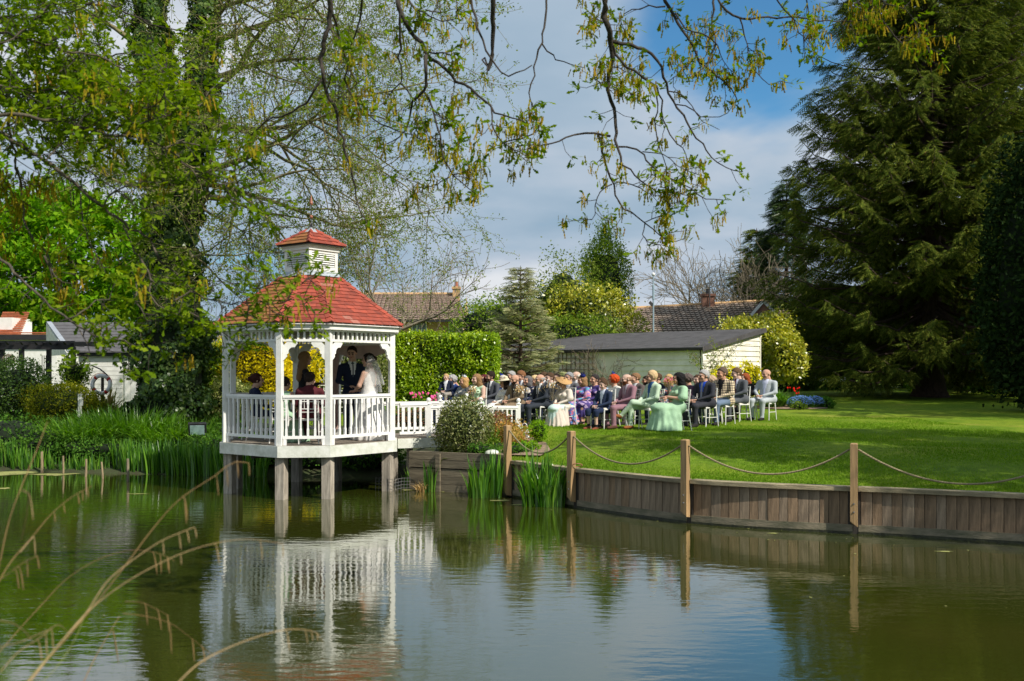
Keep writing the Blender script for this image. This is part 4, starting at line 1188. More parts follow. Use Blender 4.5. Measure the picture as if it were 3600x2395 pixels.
for px in range(148, 180, 7):
    x, y, z = L5(px, 1250, 0.3); MB().tube([(x, y, z), (x, y, z - 1.1)], 0.012, 4).obj('trellis_bar', 'black_stain', pg)
MB().box((L5(165, 0)[0], 0.5, 0.35), (0.9, 0.03, 0.9)).obj('panel', 'black_stain', pg)

# ---------------------------------------------------------------- foliage palette
leafmat('oak_leaf', [(0.036, 0.070, 0.003), (0.062, 0.108, 0.005), (0.095, 0.145, 0.007), (0.135, 0.180, 0.011)], 0.45)
leafmat('oak_catkin', [(0.13, 0.12, 0.008), (0.20, 0.165, 0.012), (0.17, 0.10, 0.015)], 0.35)
leafmat('ivy_leaf', [(0.012, 0.030, 0.006), (0.024, 0.054, 0.008), (0.042, 0.076, 0.012), (0.065, 0.095, 0.018)], 0.15, 0.025)
leafmat('small_leaf', [(0.055, 0.090, 0.012), (0.085, 0.125, 0.016), (0.12, 0.155, 0.025), (0.15, 0.16, 0.04)], 0.4)
leafmat('chestnut_leaf', [(0.035, 0.095, 0.004), (0.060, 0.15, 0.005), (0.10, 0.20, 0.008), (0.14, 0.23, 0.012)], 0.45)
leafmat('golden_leaf', [(0.34, 0.30, 0.008), (0.44, 0.37, 0.010), (0.53, 0.43, 0.014)], 0.4)
leafmat('variegated_leaf', [(0.09, 0.13, 0.03), (0.22, 0.25, 0.06), (0.40, 0.39, 0.17)], 0.3)
leafmat('hedge_leaf', [(0.060, 0.12, 0.005), (0.12, 0.20, 0.007), (0.20, 0.27, 0.009), (0.32, 0.33, 0.012)], 0.35, 0.04, patch=0.45, pscale=0.8)
leafmat('topiary_leaf', [(0.022, 0.050, 0.008), (0.042, 0.085, 0.010), (0.07, 0.115, 0.015)], 0.3, 0.04)
leafmat('gold_green_leaf', [(0.05, 0.07, 0.006), (0.10, 0.12, 0.008), (0.17, 0.16, 0.012)], 0.3)
leafmat('spruce_needle', [(0.022, 0.036, 0.007), (0.040, 0.058, 0.009), (0.066, 0.084, 0.012), (0.092, 0.098, 0.018)], 0.2)
leafmat('blue_spruce_needle', [(0.12, 0.15, 0.07), (0.18, 0.20, 0.10), (0.25, 0.25, 0.13), (0.28, 0.24, 0.12)], 0.15)
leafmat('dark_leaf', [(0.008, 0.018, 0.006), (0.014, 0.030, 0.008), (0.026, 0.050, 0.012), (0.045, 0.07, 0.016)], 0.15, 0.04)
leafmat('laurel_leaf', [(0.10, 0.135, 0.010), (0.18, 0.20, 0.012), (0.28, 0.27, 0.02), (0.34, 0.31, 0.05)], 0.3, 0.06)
leafmat('shrub_leaf', [(0.045, 0.090, 0.010), (0.080, 0.135, 0.014), (0.125, 0.18, 0.022), (0.18, 0.21, 0.04)], 0.35)
leafmat('olive_leaf', [(0.035, 0.050, 0.012), (0.07, 0.090, 0.02), (0.12, 0.13, 0.04), (0.15, 0.15, 0.06)], 0.25, 0.03)
leafmat('yew_needle', [(0.006, 0.012, 0.005), (0.011, 0.021, 0.007), (0.02, 0.034, 0.009)], 0.1)
leafmat('blade_green', [(0.022, 0.075, 0.007), (0.042, 0.12, 0.009), (0.075, 0.175, 0.013), (0.115, 0.215, 0.022)], 0.4, 0.05)
leafmat('daylily_green', [(0.045, 0.115, 0.010), (0.08, 0.175, 0.014), (0.13, 0.235, 0.025)], 0.4, 0.04)
leafmat('nettle_leaf', [(0.025, 0.065, 0.010), (0.045, 0.105, 0.014), (0.075, 0.14, 0.022)], 0.35)
leafmat('phormium_leaf', [(0.08, 0.10, 0.02), (0.15, 0.15, 0.04), (0.22, 0.15, 0.07)], 0.3)
leafmat('red_leaf', [(0.10, 0.030, 0.022), (0.17, 0.055, 0.025), (0.10, 0.09, 0.02), (0.24, 0.10, 0.05)], 0.3, 0.04)
leafmat('orange_leaf', [(0.20, 0.10, 0.02), (0.30, 0.15, 0.04), (0.16, 0.14, 0.03), (0.36, 0.22, 0.09)], 0.3)
leafmat('lime_leaf', [(0.07, 0.15, 0.008), (0.11, 0.21, 0.010), (0.15, 0.25, 0.014)], 0.4)
leafmat('dry_leaf', [(0.30, 0.20, 0.08), (0.42, 0.30, 0.14), (0.24, 0.15, 0.06)], 0.3)
leafmat('tulip_pink', [(0.42, 0.06, 0.18), (0.60, 0.12, 0.30), (0.30, 0.03, 0.14)], 0.3)
leafmat('tulip_red', [(0.45, 0.02, 0.015), (0.60, 0.03, 0.02)], 0.3)
leafmat('forget_me_not', [(0.12, 0.22, 0.45), (0.20, 0.30, 0.55), (0.08, 0.16, 0.38)], 0.2)
leafmat('petal_white', [(0.65, 0.66, 0.60), (0.80, 0.80, 0.74)], 0.3)
leafmat('petal_yellow', [(0.48, 0.42, 0.01), (0.38, 0.36, 0.02)], 0.3)
leafmat('cone_brown', [(0.13, 0.06, 0.03), (0.18, 0.09, 0.045)], 0.0)
leafmat('algae', [(0.14, 0.15, 0.04), (0.20, 0.20, 0.08), (0.10, 0.12, 0.02)], 0.1)
plain('bark', (0.10, 0.082, 0.058), 0.95, 0.3, 6.0, 0.6, 30.0, stretch=(3, 3, 0.7))
plain('bark_lichen', (0.20, 0.175, 0.075), 0.95, 0.35, 9.0, 0.5, 30.0, tint=(0.075, 0.062, 0.045))
plain('bark_dark', (0.050, 0.040, 0.032), 0.95, 0.3, 6.0, 0.6, 30.0)
plain('bark_red', (0.085, 0.055, 0.042), 0.95, 0.3, 5.0, 0.8, 12.0, stretch=(3, 3, 0.8))
plain('bark_bare', (0.24, 0.20, 0.135), 0.95, 0.25, 6.0)
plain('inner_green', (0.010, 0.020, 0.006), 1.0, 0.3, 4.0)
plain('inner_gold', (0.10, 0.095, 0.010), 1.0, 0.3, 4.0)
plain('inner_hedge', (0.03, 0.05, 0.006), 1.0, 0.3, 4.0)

def leaf_obj(name, parent, mat, C, S, seed=0, axis=None, jit=1.0, up=0.6, tmpl=LEAF):
    r = np.random.default_rng(seed + 100)
    Fr = frames(len(C), r, axis, jit, up)
    return np_obj(name, scatter(tmpl[0], tmpl[1], C, Fr, S), mat, parent)
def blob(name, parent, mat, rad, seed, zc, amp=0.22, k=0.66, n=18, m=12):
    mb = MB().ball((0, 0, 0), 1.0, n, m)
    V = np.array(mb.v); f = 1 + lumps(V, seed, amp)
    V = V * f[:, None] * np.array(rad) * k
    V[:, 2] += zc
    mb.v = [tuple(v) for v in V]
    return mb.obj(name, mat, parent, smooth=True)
def bush(name, label, cat, px, py_base, D, rad, n, size, mat, seed=1, amp=0.22, core='inner_green', group=None, zc=None, up=0.6, squash=None, flat=0.0, loc=None):
    """leafy shrub: leaves over a lumpy shell plus a dark twiggy inside"""
    r = np.random.default_rng(seed)
    p = P(px, py_base, D) if loc is None else Vector(loc)
    p.z = gz(p.x, p.y) if loc is None else p.z
    root = empty(name, p, label=label, cat=cat, group=group)
    zc = rad[2] * 0.9 if zc is None else zc
    d = unit(r.normal(size=(n, 3)))
    f = 1 + lumps(d, seed, amp) + 0.5 * lumps(d, seed + 5, amp, 12, 6.0)
    q = r.uniform(0, 1, n) ** 0.45
    q = np.where(r.uniform(0, 1, n) < 0.04, r.uniform(1.1, 1.55, n), q)
    C = d * (f * (0.62 + 0.42 * q))[:, None] * np.array(rad)
    C[:, 2] += zc
    C = C[C[:, 2] > 0.01]
    leaf_obj('foliage', root, mat, C, r.uniform(0.7, 1.3, len(C)) * size, seed, up=up)
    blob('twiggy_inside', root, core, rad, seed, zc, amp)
    return root

def grow(r, p, d, length, rad, depth, segs, tips, nseg=5, wander=0.25, trop=(0, 0, 0.03), kids=(3, 5), spread=0.9, ratio=0.62, rratio=0.55, minr=0.004, start=0.25):
    p = np.array(p, float); d = np.array(d, float); d /= np.linalg.norm(d)
    trop = np.array(trop)
    step = length / nseg
    pts = [p.copy()]; dirs = [d.copy()]
    for i in range(nseg):
        d = d + r.normal(size=3) * wander + trop
        d /= np.linalg.norm(d)
        q = p + d * step
        r0 = rad * (1 - 0.92 * i / nseg); r1 = rad * (1 - 0.92 * (i + 1) / nseg)
        segs.append((p, q, max(minr, r0), max(minr, r1)))
        p = q; pts.append(p.copy()); dirs.append(d.copy())
    tips.append((p, d, depth))
    if depth <= 0: return
    for k in range(r.integers(kids[0], kids[1] + 1)):
        u = start + (1 - start) * (k + r.uniform(0, 1)) / kids[1]
        i = min(int(u * nseg), nseg - 1)
        q = pts[i] + (pts[i + 1] - pts[i]) * (u * nseg - i)
        ax = unit(np.cross(dirs[i], r.normal(size=3)))
        dd = dirs[i] * math.cos(spread) + ax * math.sin(spread)
        grow(r, q, dd, length * ratio * r.uniform(0.7, 1.15), max(minr, rad * rratio * (1 - 0.5 * u)), depth - 1, segs, tips, max(3, nseg - 1), wander * 1.1, trop, kids, spread, ratio, rratio, minr, start)
def segs_obj(name, parent, segs, mat, n=4, off=None):
    A = np.array([s[0] for s in segs]); B = np.array([s[1] for s in segs])
    if off is not None: A = A - off; B = B - off
    return np_obj(name, seg_arrays(A, B, [s[2] for s in segs], [s[3] for s in segs], n), mat, parent, smooth=True)

# ---------------------------------------------------------------- ivy clad tree behind the gazebo, with fine spring leaves
r = np.random.default_rng(21)
iv = empty('ivy_tree', P(598, 1525, 27.5), label='tall twin stemmed tree thickly clad in ivy left of the gazebo', cat='tree')
iv.location.z = gz(iv.location.x, iv.location.y)
o0 = np.array(iv.location)
def wp(px, py, D): return np.array(P(px, py, D)) - o0
stem1 = [np.array([0, 0, -0.2]), wp(600, 1350, 27.5), wp(610, 1150, 27.4), wp(600, 900, 27.4), wp(620, 700, 27.4), wp(570, 420, 27.6), wp(535, 150, 27.8), wp(520, -150, 28), wp(500, -500, 28)]
stem2 = [wp(625, 760, 27.4), wp(670, 560, 27.2), wp(700, 350, 27), wp(715, 120, 26.9), wp(728, -120, 26.8), wp(760, -480, 26.6)]
tb = cat_arrays([tube_arrays(stem1, [0.5, 0.38, 0.33, 0.30, 0.27, 0.2, 0.17, 0.14, 0.08], 9), tube_arrays(stem2, [0.2, 0.19, 0.17, 0.15, 0.12, 0.06], 8)])
np_obj('trunk', tb, 'bark', iv, smooth=True)
def around(path, radii, n, r):
    path = np.array(path); s = np.linspace(0, 1, len(path))
    L = np.concatenate([[0], np.cumsum(np.linalg.norm(np.diff(path, axis=0), axis=1))]); L /= L[-1]
    u = r.uniform(0, 1, n)
    c = np.stack([np.interp(u, L, path[:, k]) for k in range(3)], 1)
    a = r.uniform(0, 2 * math.pi, n)
    rr_ = np.interp(u, L, radii) * (1 + 0.22 * np.sin(u * 40 + a * 2) + 0.18 * np.sin(u * 93 - a * 3)) * r.uniform(0.86, 1.14, n)
    nrm = np.stack([np.cos(a), np.sin(a), np.zeros(n)], 1)
    return c + nrm * rr_[:, None], nrm
C1, n1_ = around(stem1[:8], [1.02, 0.92, 0.86, 0.66, 0.62, 0.46, 0.42, 0.36], 52000, r)
C2, n2_ = around(stem2, [0.46, 0.46, 0.42, 0.38, 0.36, 0.3], 13000, r)
np_obj('ivy_stems', cat_arrays([tube_arrays(stem1[:8], [0.9, 0.82, 0.75, 0.58, 0.54, 0.4, 0.36, 0.3], 10), tube_arrays(stem2, [0.36, 0.36, 0.33, 0.3, 0.28, 0.2], 8)]), 'inner_green', iv, smooth=True)
Ci, ni = np.concatenate([C1, C2]), np.concatenate([n1_, n2_])
Nn = unit(ni + r.normal(size=ni.shape) * 0.45 + np.array([0, 0, 0.25]))
T = unit(np.cross(Nn, r.normal(size=Nn.shape)) + np.array([0, 0, -0.5])); B = unit(np.cross(Nn, T))
IVY = ([(0, 0, 0), (0.25, 0.5, 0), (0.55, 0.3, 0.04), (1, 0, 0), (0.55, -0.3, 0.04), (0.25, -0.5, 0)], [(0, 1, 2, 3), (0, 3, 4, 5)])
np_obj('ivy_leaves', scatter(*IVY, Ci, np.stack([T, B, Nn], 1), r.uniform(0.07, 0.135, len(Ci))), 'ivy_leaf', iv)
# limbs reaching right over the gazebo and left, with fine twigs
segs, tips = [], []
limbs = [(wp(700, 350, 27), wp(1200, 330, 23.3), .11), (wp(715, 150, 26.9), wp(1250, 110, 23.8), .10), (wp(640, 690, 27.4), wp(1120, 780, 24.0), .12), (wp(640, 780, 27.4), wp(880, 800, 24.3), .10), (wp(660, 600, 27.2), wp(1260, 640, 23.0), .11),
         (wp(690, 450, 27), wp(1330, 480, 24.3), .10), (wp(700, 280, 27), wp(1300, 240, 24.8), .09), (wp(720, 40, 26.9), wp(1150, -60, 24.3), .09), (wp(630, 850, 27.4), wp(820, 1010, 24.4), .07), (wp(650, 640, 27.4), wp(1290, 720, 25.3), .09),
         (wp(700, 400, 27), wp(1100, 560, 22.6), .09), (wp(725, -80, 26.8), wp(1300, -20, 25.4), .09), (wp(560, 380, 27.6), wp(250, 330, 27.0), .10), (wp(545, 180, 27.8), wp(200, 80, 27.5), .10), (wp(600, 650, 27.4), wp(330, 700, 28.0), .08),
         (wp(730, 100, 26.8), wp(950, -120, 23.3), .09), (wp(540, 100, 27.8), wp(380, -150, 27.5), .08)]
for a_, b2_, rd in limbs:
    d_ = b2_ - a_
    grow(r, a_, d_ + np.array([0, 0, 0.4]), np.linalg.norm(d_) * 1.1, rd, 3, segs, tips, 7, 0.13, (0, 0, -0.015), (5, 7), 0.85, 0.55, 0.5, 0.0042, 0.25)
segs_obj('limbs', iv, segs, 'bark_lichen', 4)
print('ivy tree segs', len(segs), 'tips', len(tips))
S0 = np.array([s[0] for s in segs]); S1 = np.array([s[1] for s in segs]); thin = np.array([s[2] for s in segs]) < 0.012
idx = r.choice(np.nonzero(thin)[0], 92000)
u = r.uniform(0, 1, len(idx))[:, None]
Cl = S0[idx] * (1 - u) + S1[idx] * u + r.normal(size=(len(idx), 3)) * 0.05
leaf_obj('leaves', iv, 'small_leaf', Cl, r.uniform(0.045, 0.085, len(Cl)), 3, up=0.8)

# ---------------------------------------------------------------- lichened half bare tree behind the gazebo roof
def bare_tree(name, label, px, D, h, seed, mat, lean=(0, 0), depth=4, kids=(3, 5), rad=0.16, spread=0.6, trunk_h=0.35, leaves=0, leafm='small_leaf', base_z=None, ratio=0.66, nl=5, wander=0.16, lsize=0.07):
    r = np.random.default_rng(seed)
    p = P(px, 1300, D); p.z = gz(p.x, p.y)
    root = empty(name, p, label=label, cat='tree')
    segs, tips = [], []
    top = np.array([lean[0], lean[1], h * trunk_h])
    pts = [np.zeros(3) - [0, 0, 0.2], top * 0.5 + r.normal(size=3) * 0.05 * [1, 1, 0], top]
    np_obj('trunk', tube_arrays(pts, [rad, rad * 0.85, rad * 0.7], 8), mat, root, smooth=True)
    for i in range(nl):
        a = i * 6.283 / nl + r.uniform(-0.4, 0.4); e = r.uniform(0.45, 1.25)
        grow(r, top * r.uniform(0.75, 1.0), (math.cos(a) * math.cos(e), math.sin(a) * math.cos(e), math.sin(e)), h * (1 - trunk_h) * r.uniform(0.7, 1.0), rad * 0.5, depth - 1, segs, tips, 6, wander, (0, 0, 0.04), kids, spread, ratio, 0.55, 0.008 * D / 40, 0.2)
    segs_obj('branches', root, segs, mat, 4)
    if leaves:
        S0 = np.array([s[0] for s in segs]); S1 = np.array([s[1] for s in segs])
        idx = r.choice(len(segs), leaves); u = r.uniform(0, 1, leaves)[:, None]
        C = S0[idx] * (1 - u) + S1[idx] * u + r.normal(size=(leaves, 3)) * 0.08
        leaf_obj('leaves', root, leafm, C, r.uniform(0.7, 1.3, leaves) * lsize, seed, up=0.7)
    return root
bare_tree('lichened_tree', 'pale lichened half bare tree spreading behind the gazebo roof', 1300, 38, 7.2, 5, 'bark_bare', (0.3, 0), 4, (4, 6), 0.2, 0.62, 0.3, 2500, 'small_leaf', lsize=0.09)
bare_tree('bare_ash_tree', 'bare pale twigged tree standing behind the bungalow chimney', 2500, 75, 9.6, 9, 'bark_bare', (0, 0), 4, (4, 6), 0.26, 0.62, 0.35)
bare_tree('bare_tangled_tree', 'tangled leafless brown tree beside the dark conifers', 2640, 66, 8.2, 12, 'bark_bare', (0.2, 0), 4, (4, 6), 0.24, 0.7, 0.3)

# ---------------------------------------------------------------- chestnut on the left
def crown_tree(name, label, px, D, h, crown, cz, n, size, mat, seed, bark='bark', tmpl=LEAF, amp=0.3, core=None, clump=0, rad=0.3, loc=None, open_=0.45):
    """broadleaf: trunk, limbs and leaf clumps spread through the crown's volume"""
    r = np.random.default_rng(seed)
    p = P(px, 1300, D) if loc is None else Vector(loc)
    p.z = gz(p.x, p.y)
    root = empty(name, p, label=label, cat='tree')
    np_obj('trunk', tube_arrays([(0, 0, -0.3), (0.1, 0, cz * 0.5), (0, 0.1, cz), (0, 0, cz + crown[2] * 0.5)], [rad, rad * 0.8, rad * 0.6, rad * 0.2], 8), bark, root, smooth=True)
    segs, tips = [], []
    for i in range(9):
        a = i * 2.4; e = r.uniform(0.1, 0.9)
        grow(r, (0, 0, cz * r.uniform(0.6, 1.0)), (math.cos(a), math.sin(a), math.sin(e)), crown[0] * 0.9, rad * 0.35, 2, segs, tips, 5, 0.15, (0, 0, 0.03), (3, 4), 0.7, 0.6, 0.5, 0.012)
    segs_obj('limbs', root, segs, bark, 4)
    k = clump or n // 60
    d = unit(r.normal(size=(k, 3)))
    f = 1 + lumps(d, seed, amp)
    c = d * (f * r.uniform(open_, 1.0, k) ** 0.6)[:, None] * np.array(crown)
    c[:, 2] += cz
    ci = r.integers(0, k, n)
    cs = r.uniform(0.5, 1.2, k)
    C = c[ci] + r.normal(size=(n, 3)) * (np.array(crown) * 0.085)[None] * cs[ci][:, None] * np.array([1, 1, 0.6])
    C = C[C[:, 2] > 0.2]
    leaf_obj('leaves', root, mat, C, r.uniform(0.7, 1.3, len(C)) * size, seed, up=1.2, tmpl=tmpl)
    return root
crown_tree('chestnut_tree', 'bright green leafy tree behind the pergola roofs', 250, 47, 9, (5.0, 4.0, 3.9), 6.0, 26000, 0.30, 'chestnut_leaf', 31, rad=0.35, clump=420)
crown_tree('garden_maple', 'fresh green leafy tree beside the outbuilding roof', -150, 44, 9, (3.8, 3.4, 4.6), 6.4, 11000, 0.30, 'chestnut_leaf', 32, rad=0.3, clump=220)
crown_tree('shade_tree', 'broad leafy tree standing right of the lawn beyond the view', 0, 0, 12, (4.3, 3.2, 3.2), 8.0, 14000, 0.24, 'shrub_leaf', 33, loc=(14.3, 13.5, 0.8), rad=0.4, clump=300)
crown_tree('shade_tree', 'tall leafy tree by the pond wall beyond the view', 0, 0, 12, (3.6, 3.6, 4.0), 9.0, 10000, 0.24, 'shrub_leaf', 34, loc=(17.5, 8.6, 0.8), rad=0.4, clump=240)
crown_tree('shade_tree', 'leafy tree at the far corner beyond the view', 0, 0, 12, (4.4, 4.2, 4.0), 8.0, 11000, 0.28, 'shrub_leaf', 35, loc=(19.8, 26.6, 1.0), rad=0.4, clump=260)
crown_tree('shade_tree', 'second leafy tree at the far corner beyond the view', 0, 0, 12, (4.4, 4.0, 4.0), 8.0, 11000, 0.28, 'shrub_leaf', 36, loc=(24.0, 30.6, 1.0), rad=0.4, clump=260)

# ---------------------------------------------------------------- conifers
SPRAY = []
_f = []
for i in range(7):                                            # a twig with needle tufts, as flat thin triangles
    x = i / 7
    w_ = 0.20 * (1 - 0.6 * x)
    b0 = len(SPRAY)
    SPRAY += [(x, 0.02, 0), (x + 0.22, w_, -0.03), (x + 0.10, 0.0, 0.015)]
    SPRAY += [(x, -0.02, 0), (x + 0.22, -w_, -0.03), (x + 0.10, 0.0, 0.015)]
    _f += [(b0, b0 + 1, b0 + 2), (b0 + 3, b0 + 5, b0 + 4)]
SPRAY_T = (SPRAY, _f)
def conifer(name, label, px, base_py, D, h, rbase, z_low, mat, seed, whorl=0.55, per=7, droop=0.25, spray=0.42, dens=7.0, bark='bark_red', trunk=0.5, prof=0.8, zmax_dense=99, cones=0, hang=0.5, base=None):
    r = np.random.default_rng(seed)
    p = P(px, base_py, D); p.z = gz(p.x, p.y) if base is None else base
    root = empty(name, p, label=label, cat='tree')
    np_obj('trunk', tube_arrays([(0, 0, -0.3), (0, 0, 0.25), (0, 0, 1.2), (0, 0, h * 0.3), (0, 0, h * 0.7), (0, 0, h)], [trunk * 1.9, trunk * 1.35, trunk, trunk * 0.8, trunk * 0.4, min(0.03, trunk * 0.08)], 14), bark, root, smooth=True)
    segs, C, T, S = [], [], [], []
    z = z_low
    while z < h - 0.04:
        t = (z - z_low) / (h - z_low)
        L = rbase * (1 - t) ** prof * min(1.0, 0.72 + 0.28 * min(1, (z - z_low) / 2.0))
        dn = dens if z < zmax_dense else dens * 0.35
        for k in range(per if z < zmax_dense else max(3, per // 2)):
            a = r.uniform(0, 6.283)
            Lb = L * r.uniform(0.62, 1.12) + 0.15
            e = 0.35 * t + r.uniform(-0.12, 0.15) - droop * (1 - t)
            dirv = np.array([math.cos(a), math.sin(a), 0])
            n = 7
            pts = []
            for i in range(n + 1):
                u = i / n
                pts.append(dirv * Lb * u + np.array([0, 0, z + Lb * (math.sin(e) * u - droop * 0.55 * u * (1 - u) * 1.6 + 0.16 * u ** 3)]) + r.normal(size=3) * 0.03 * Lb * u * [1, 1, 0.4])
            pts = np.array(pts)
            rb2 = 0.02 + 0.012 * Lb
            for i in range(n): segs.append((pts[i], pts[i + 1], rb2 * (1 - i / (n + 1)), rb2 * (1 - (i + 1) / (n + 1))))
            m = max(5, int(Lb * dn))
            uu = r.uniform(0.16, 1.0, m) ** 0.8
            q = np.stack([np.interp(uu * n, np.arange(n + 1), pts[:, c]) for c in range(3)], 1)
            side = np.array([-math.sin(a), math.cos(a), 0])
            sgn = r.choice([-1.0, 1.0], m)[:, None]
            tv = dirv * (0.55 + 0.3 * uu)[:, None] + side * sgn * r.uniform(0.2, 1.0, m)[:, None] + np.array([0, 0, -1.0]) * (hang * r.uniform(0.0, 1.4, m))[:, None]
            C.append(q + side * sgn * (r.uniform(0, 0.28, m) * Lb * 0.3 * (1.1 - uu))[:, None] - np.array([0, 0, 1.0]) * (r.uniform(0, 0.22, m) * hang)[:, None]); T.append(tv); S.append(spray * r.uniform(0.6, 1.3, m))
        z += whorl * r.uniform(0.8, 1.2) * (0.75 + 0.4 * (1 - t)) * (1 if z < zmax_dense else 1.6)
    segs_obj('boughs', root, segs, bark, 4)
    C, T, S = np.concatenate(C), unit(np.concatenate(T)), np.concatenate(S)
    Q = r.normal(size=T.shape) * 0.55 + np.array([0, 0, 1.0])
    B = unit(np.cross(Q, T))
    np_obj('needles', scatter(*SPRAY_T, C, np.stack([T, B, np.cross(T, B)], 1), S), mat, root)
    print(name, len(C))
    if cones:
        idx = r.choice(np.nonzero((C[:, 2] > h * 0.3) & (C[:, 2] < h * 0.62))[0], cones)
        K = MB().add([(0, 0, 0), (0.17, 0, -0.3), (0, 0.17, -0.3), (-0.17, 0, -0.3), (0, -0.17, -0.3), (0, 0, -1)], [(0, 1, 2), (0, 2, 3), (0, 3, 4), (0, 4, 1), (5, 2, 1), (5, 3, 2), (5, 4, 3), (5, 1, 4)]).mesh('cone', 'cone_brown')
        for i in idx:
            o_ = finish(bpy.data.objects.new('cone', K), root)
            o_.location = C[i]; o_.scale = (float(r.uniform(0.13, 0.19)),) * 3; o_.rotation_euler = (r.normal() * 0.15, r.normal() * 0.15, 0)
    return root
conifer('spruce_tree', 'huge dark spruce with hanging boughs and brown cones on the lawn', 3268, 1402, 42.5, 29.5, 7.6, 2.0, 'spruce_needle', 41, whorl=0.40, per=14, droop=0.34, spray=0.60, dens=19.0, trunk=0.52, prof=0.95, zmax_dense=17.5, cones=290, hang=0.75)
conifer('spruce_tree', 'second tall dark spruce closing the right behind the yew', 3560, 1390, 50, 25.0, 6.5, 1.6, 'spruce_needle', 45, whorl=0.6, per=12, droop=0.32, spray=0.85, dens=9.0, trunk=0.4, prof=0.6, zmax_dense=21, hang=0.7)
conifer('blue_spruce', 'pale blue green young spruce standing before the shed trellis', 1830, 1395, 36.0, 5.0, 1.9, 0.4, 'blue_spruce_needle', 42, whorl=0.20, per=8, droop=0.06, spray=0.30, dens=30, trunk=0.10, prof=1.0, hang=0.15)
conifer('far_conifer', 'dark conifer behind the tangled bare tree', 2660, 1380, 74, 11.5, 3.2, 1.0, 'spruce_needle', 43, whorl=0.5, per=8, spray=0.8, dens=16, trunk=0.25)
conifer('far_conifer', 'dark blue green conifer at the left flank of the big spruce', 2765, 1380, 69, 14.2, 4.0, 0.8, 'dark_leaf', 44, whorl=0.5, per=9, spray=0.75, dens=16, trunk=0.25)
for o_ in COL.objects:
    if o_.name.startswith('far_conifer') and o_.get('label'): o_['group'] = 'conifers behind the bungalow'
# dark yew at the right edge
bush('yew_tree', 'near black dense yew filling the right edge of the lawn', 'tree', 3660, 1420, 31, (1.75, 1.7, 4.2), 16000, 0.19, 'yew_needle', 51, 0.16, zc=3.9, up=-0.4)
# broad columnar holly, laurels and shrubs behind the shed
bush('holly_tree', 'dense dark green holly rising above the shrubs behind the shed', 'tree', 2120, 1390, 52, (1.35, 1.2, 2.5), 11000, 0.13, 'shrub_leaf', 52, 0.35, zc=5.4)
hl = [o_ for o_ in COL.objects if o_.name == 'holly_tree'][0]
_r = np.random.default_rng(53)
leaf_obj('leader', hl, 'shrub_leaf', _r.normal(size=(900, 3)) * np.array([0.2, 0.2, 0.38]) + np.array([0.1, 0, 8.2]), _r.uniform(0.08, 0.15, 900), 6)
bush('elder_shrub', 'loose light green shrub left of the young blue spruce', 'shrub', 1735, 1390, 46, (1.9, 1.2, 1.5), 7000, 0.14, 'shrub_leaf', 54, 0.5, zc=2.9)
bush('willow_shrub', 'tall loose upright shrub with pale catkins above the shed roof', 'shrub', 1975, 1390, 48, (1.9, 1.1, 2.3), 9000, 0.13, 'small_leaf', 55, 0.55, zc=3.6)
bush('laurel_shrub', 'yellow tipped laurel bush above the shed roof', 'shrub', 2085, 1390, 47, (1.9, 1.2, 1.7), 7500, 0.17, 'laurel_leaf', 56, 0.45, core='inner_hedge', zc=3.3)
bush('bramble_shrub', 'mixed green bramble bush spilling over the shed roof', 'shrub', 1960, 1390, 43.5, (2.6, 0.8, 1.4), 7500, 0.14, 'shrub_leaf', 57, 0.5, zc=2.3)
bush('green_shrub', 'rough green shrub behind the shed roof ridge', 'shrub', 2130, 1390, 45, (0.9, 0.7, 1.2), 2600, 0.13, 'olive_leaf', 58, 0.3, zc=2.1)
bush('golden_laurel', 'bright yellow green laurel between shed and spruce', 'shrub', 2655, 1390, 40.5, (1.55, 1.0, 1.35), 7500, 0.14, 'laurel_leaf', 59, 0.25, core='inner_hedge', zc=2.35)
bush('golden_laurel', 'lower yellow green laurel bough at the shed corner', 'shrub', 2760, 1390, 39, (0.75, 0.7, 1.0), 3000, 0.15, 'laurel_leaf', 60, 0.25, core='inner_hedge', zc=1.75)
r = np.random.default_rng(61)
bt = empty('broom_shrub', P(2225, 1390, 46), label='grey green twiggy broom bush before the bungalow roof', cat='shrub'); bt.location.z = 1.35
segs = []
for i in range(520):
    a = r.uniform(0, 6.28); s_ = r.uniform(0, 0.8)
    p0 = np.array([math.cos(a) * s_ * 0.5, math.sin(a) * s_ * 0.4, r.uniform(0.4, 1.6)]); d_ = np.array([math.cos(a) * s_, math.sin(a) * s_ * 0.6, 1.3])
    q = p0 + d_ * r.uniform(0.7, 1.5) * 0.9; segs.append((p0, q, 0.012, 0.004))
segs_obj('twigs', bt, segs, 'bark_bare', 3)
leaf_obj('foliage', bt, 'olive_leaf', np.array([s[1] for s in segs] * 4) + r.normal(size=(2080, 3)) * 0.25, r.uniform(0.05, 0.1, 2080), 4)
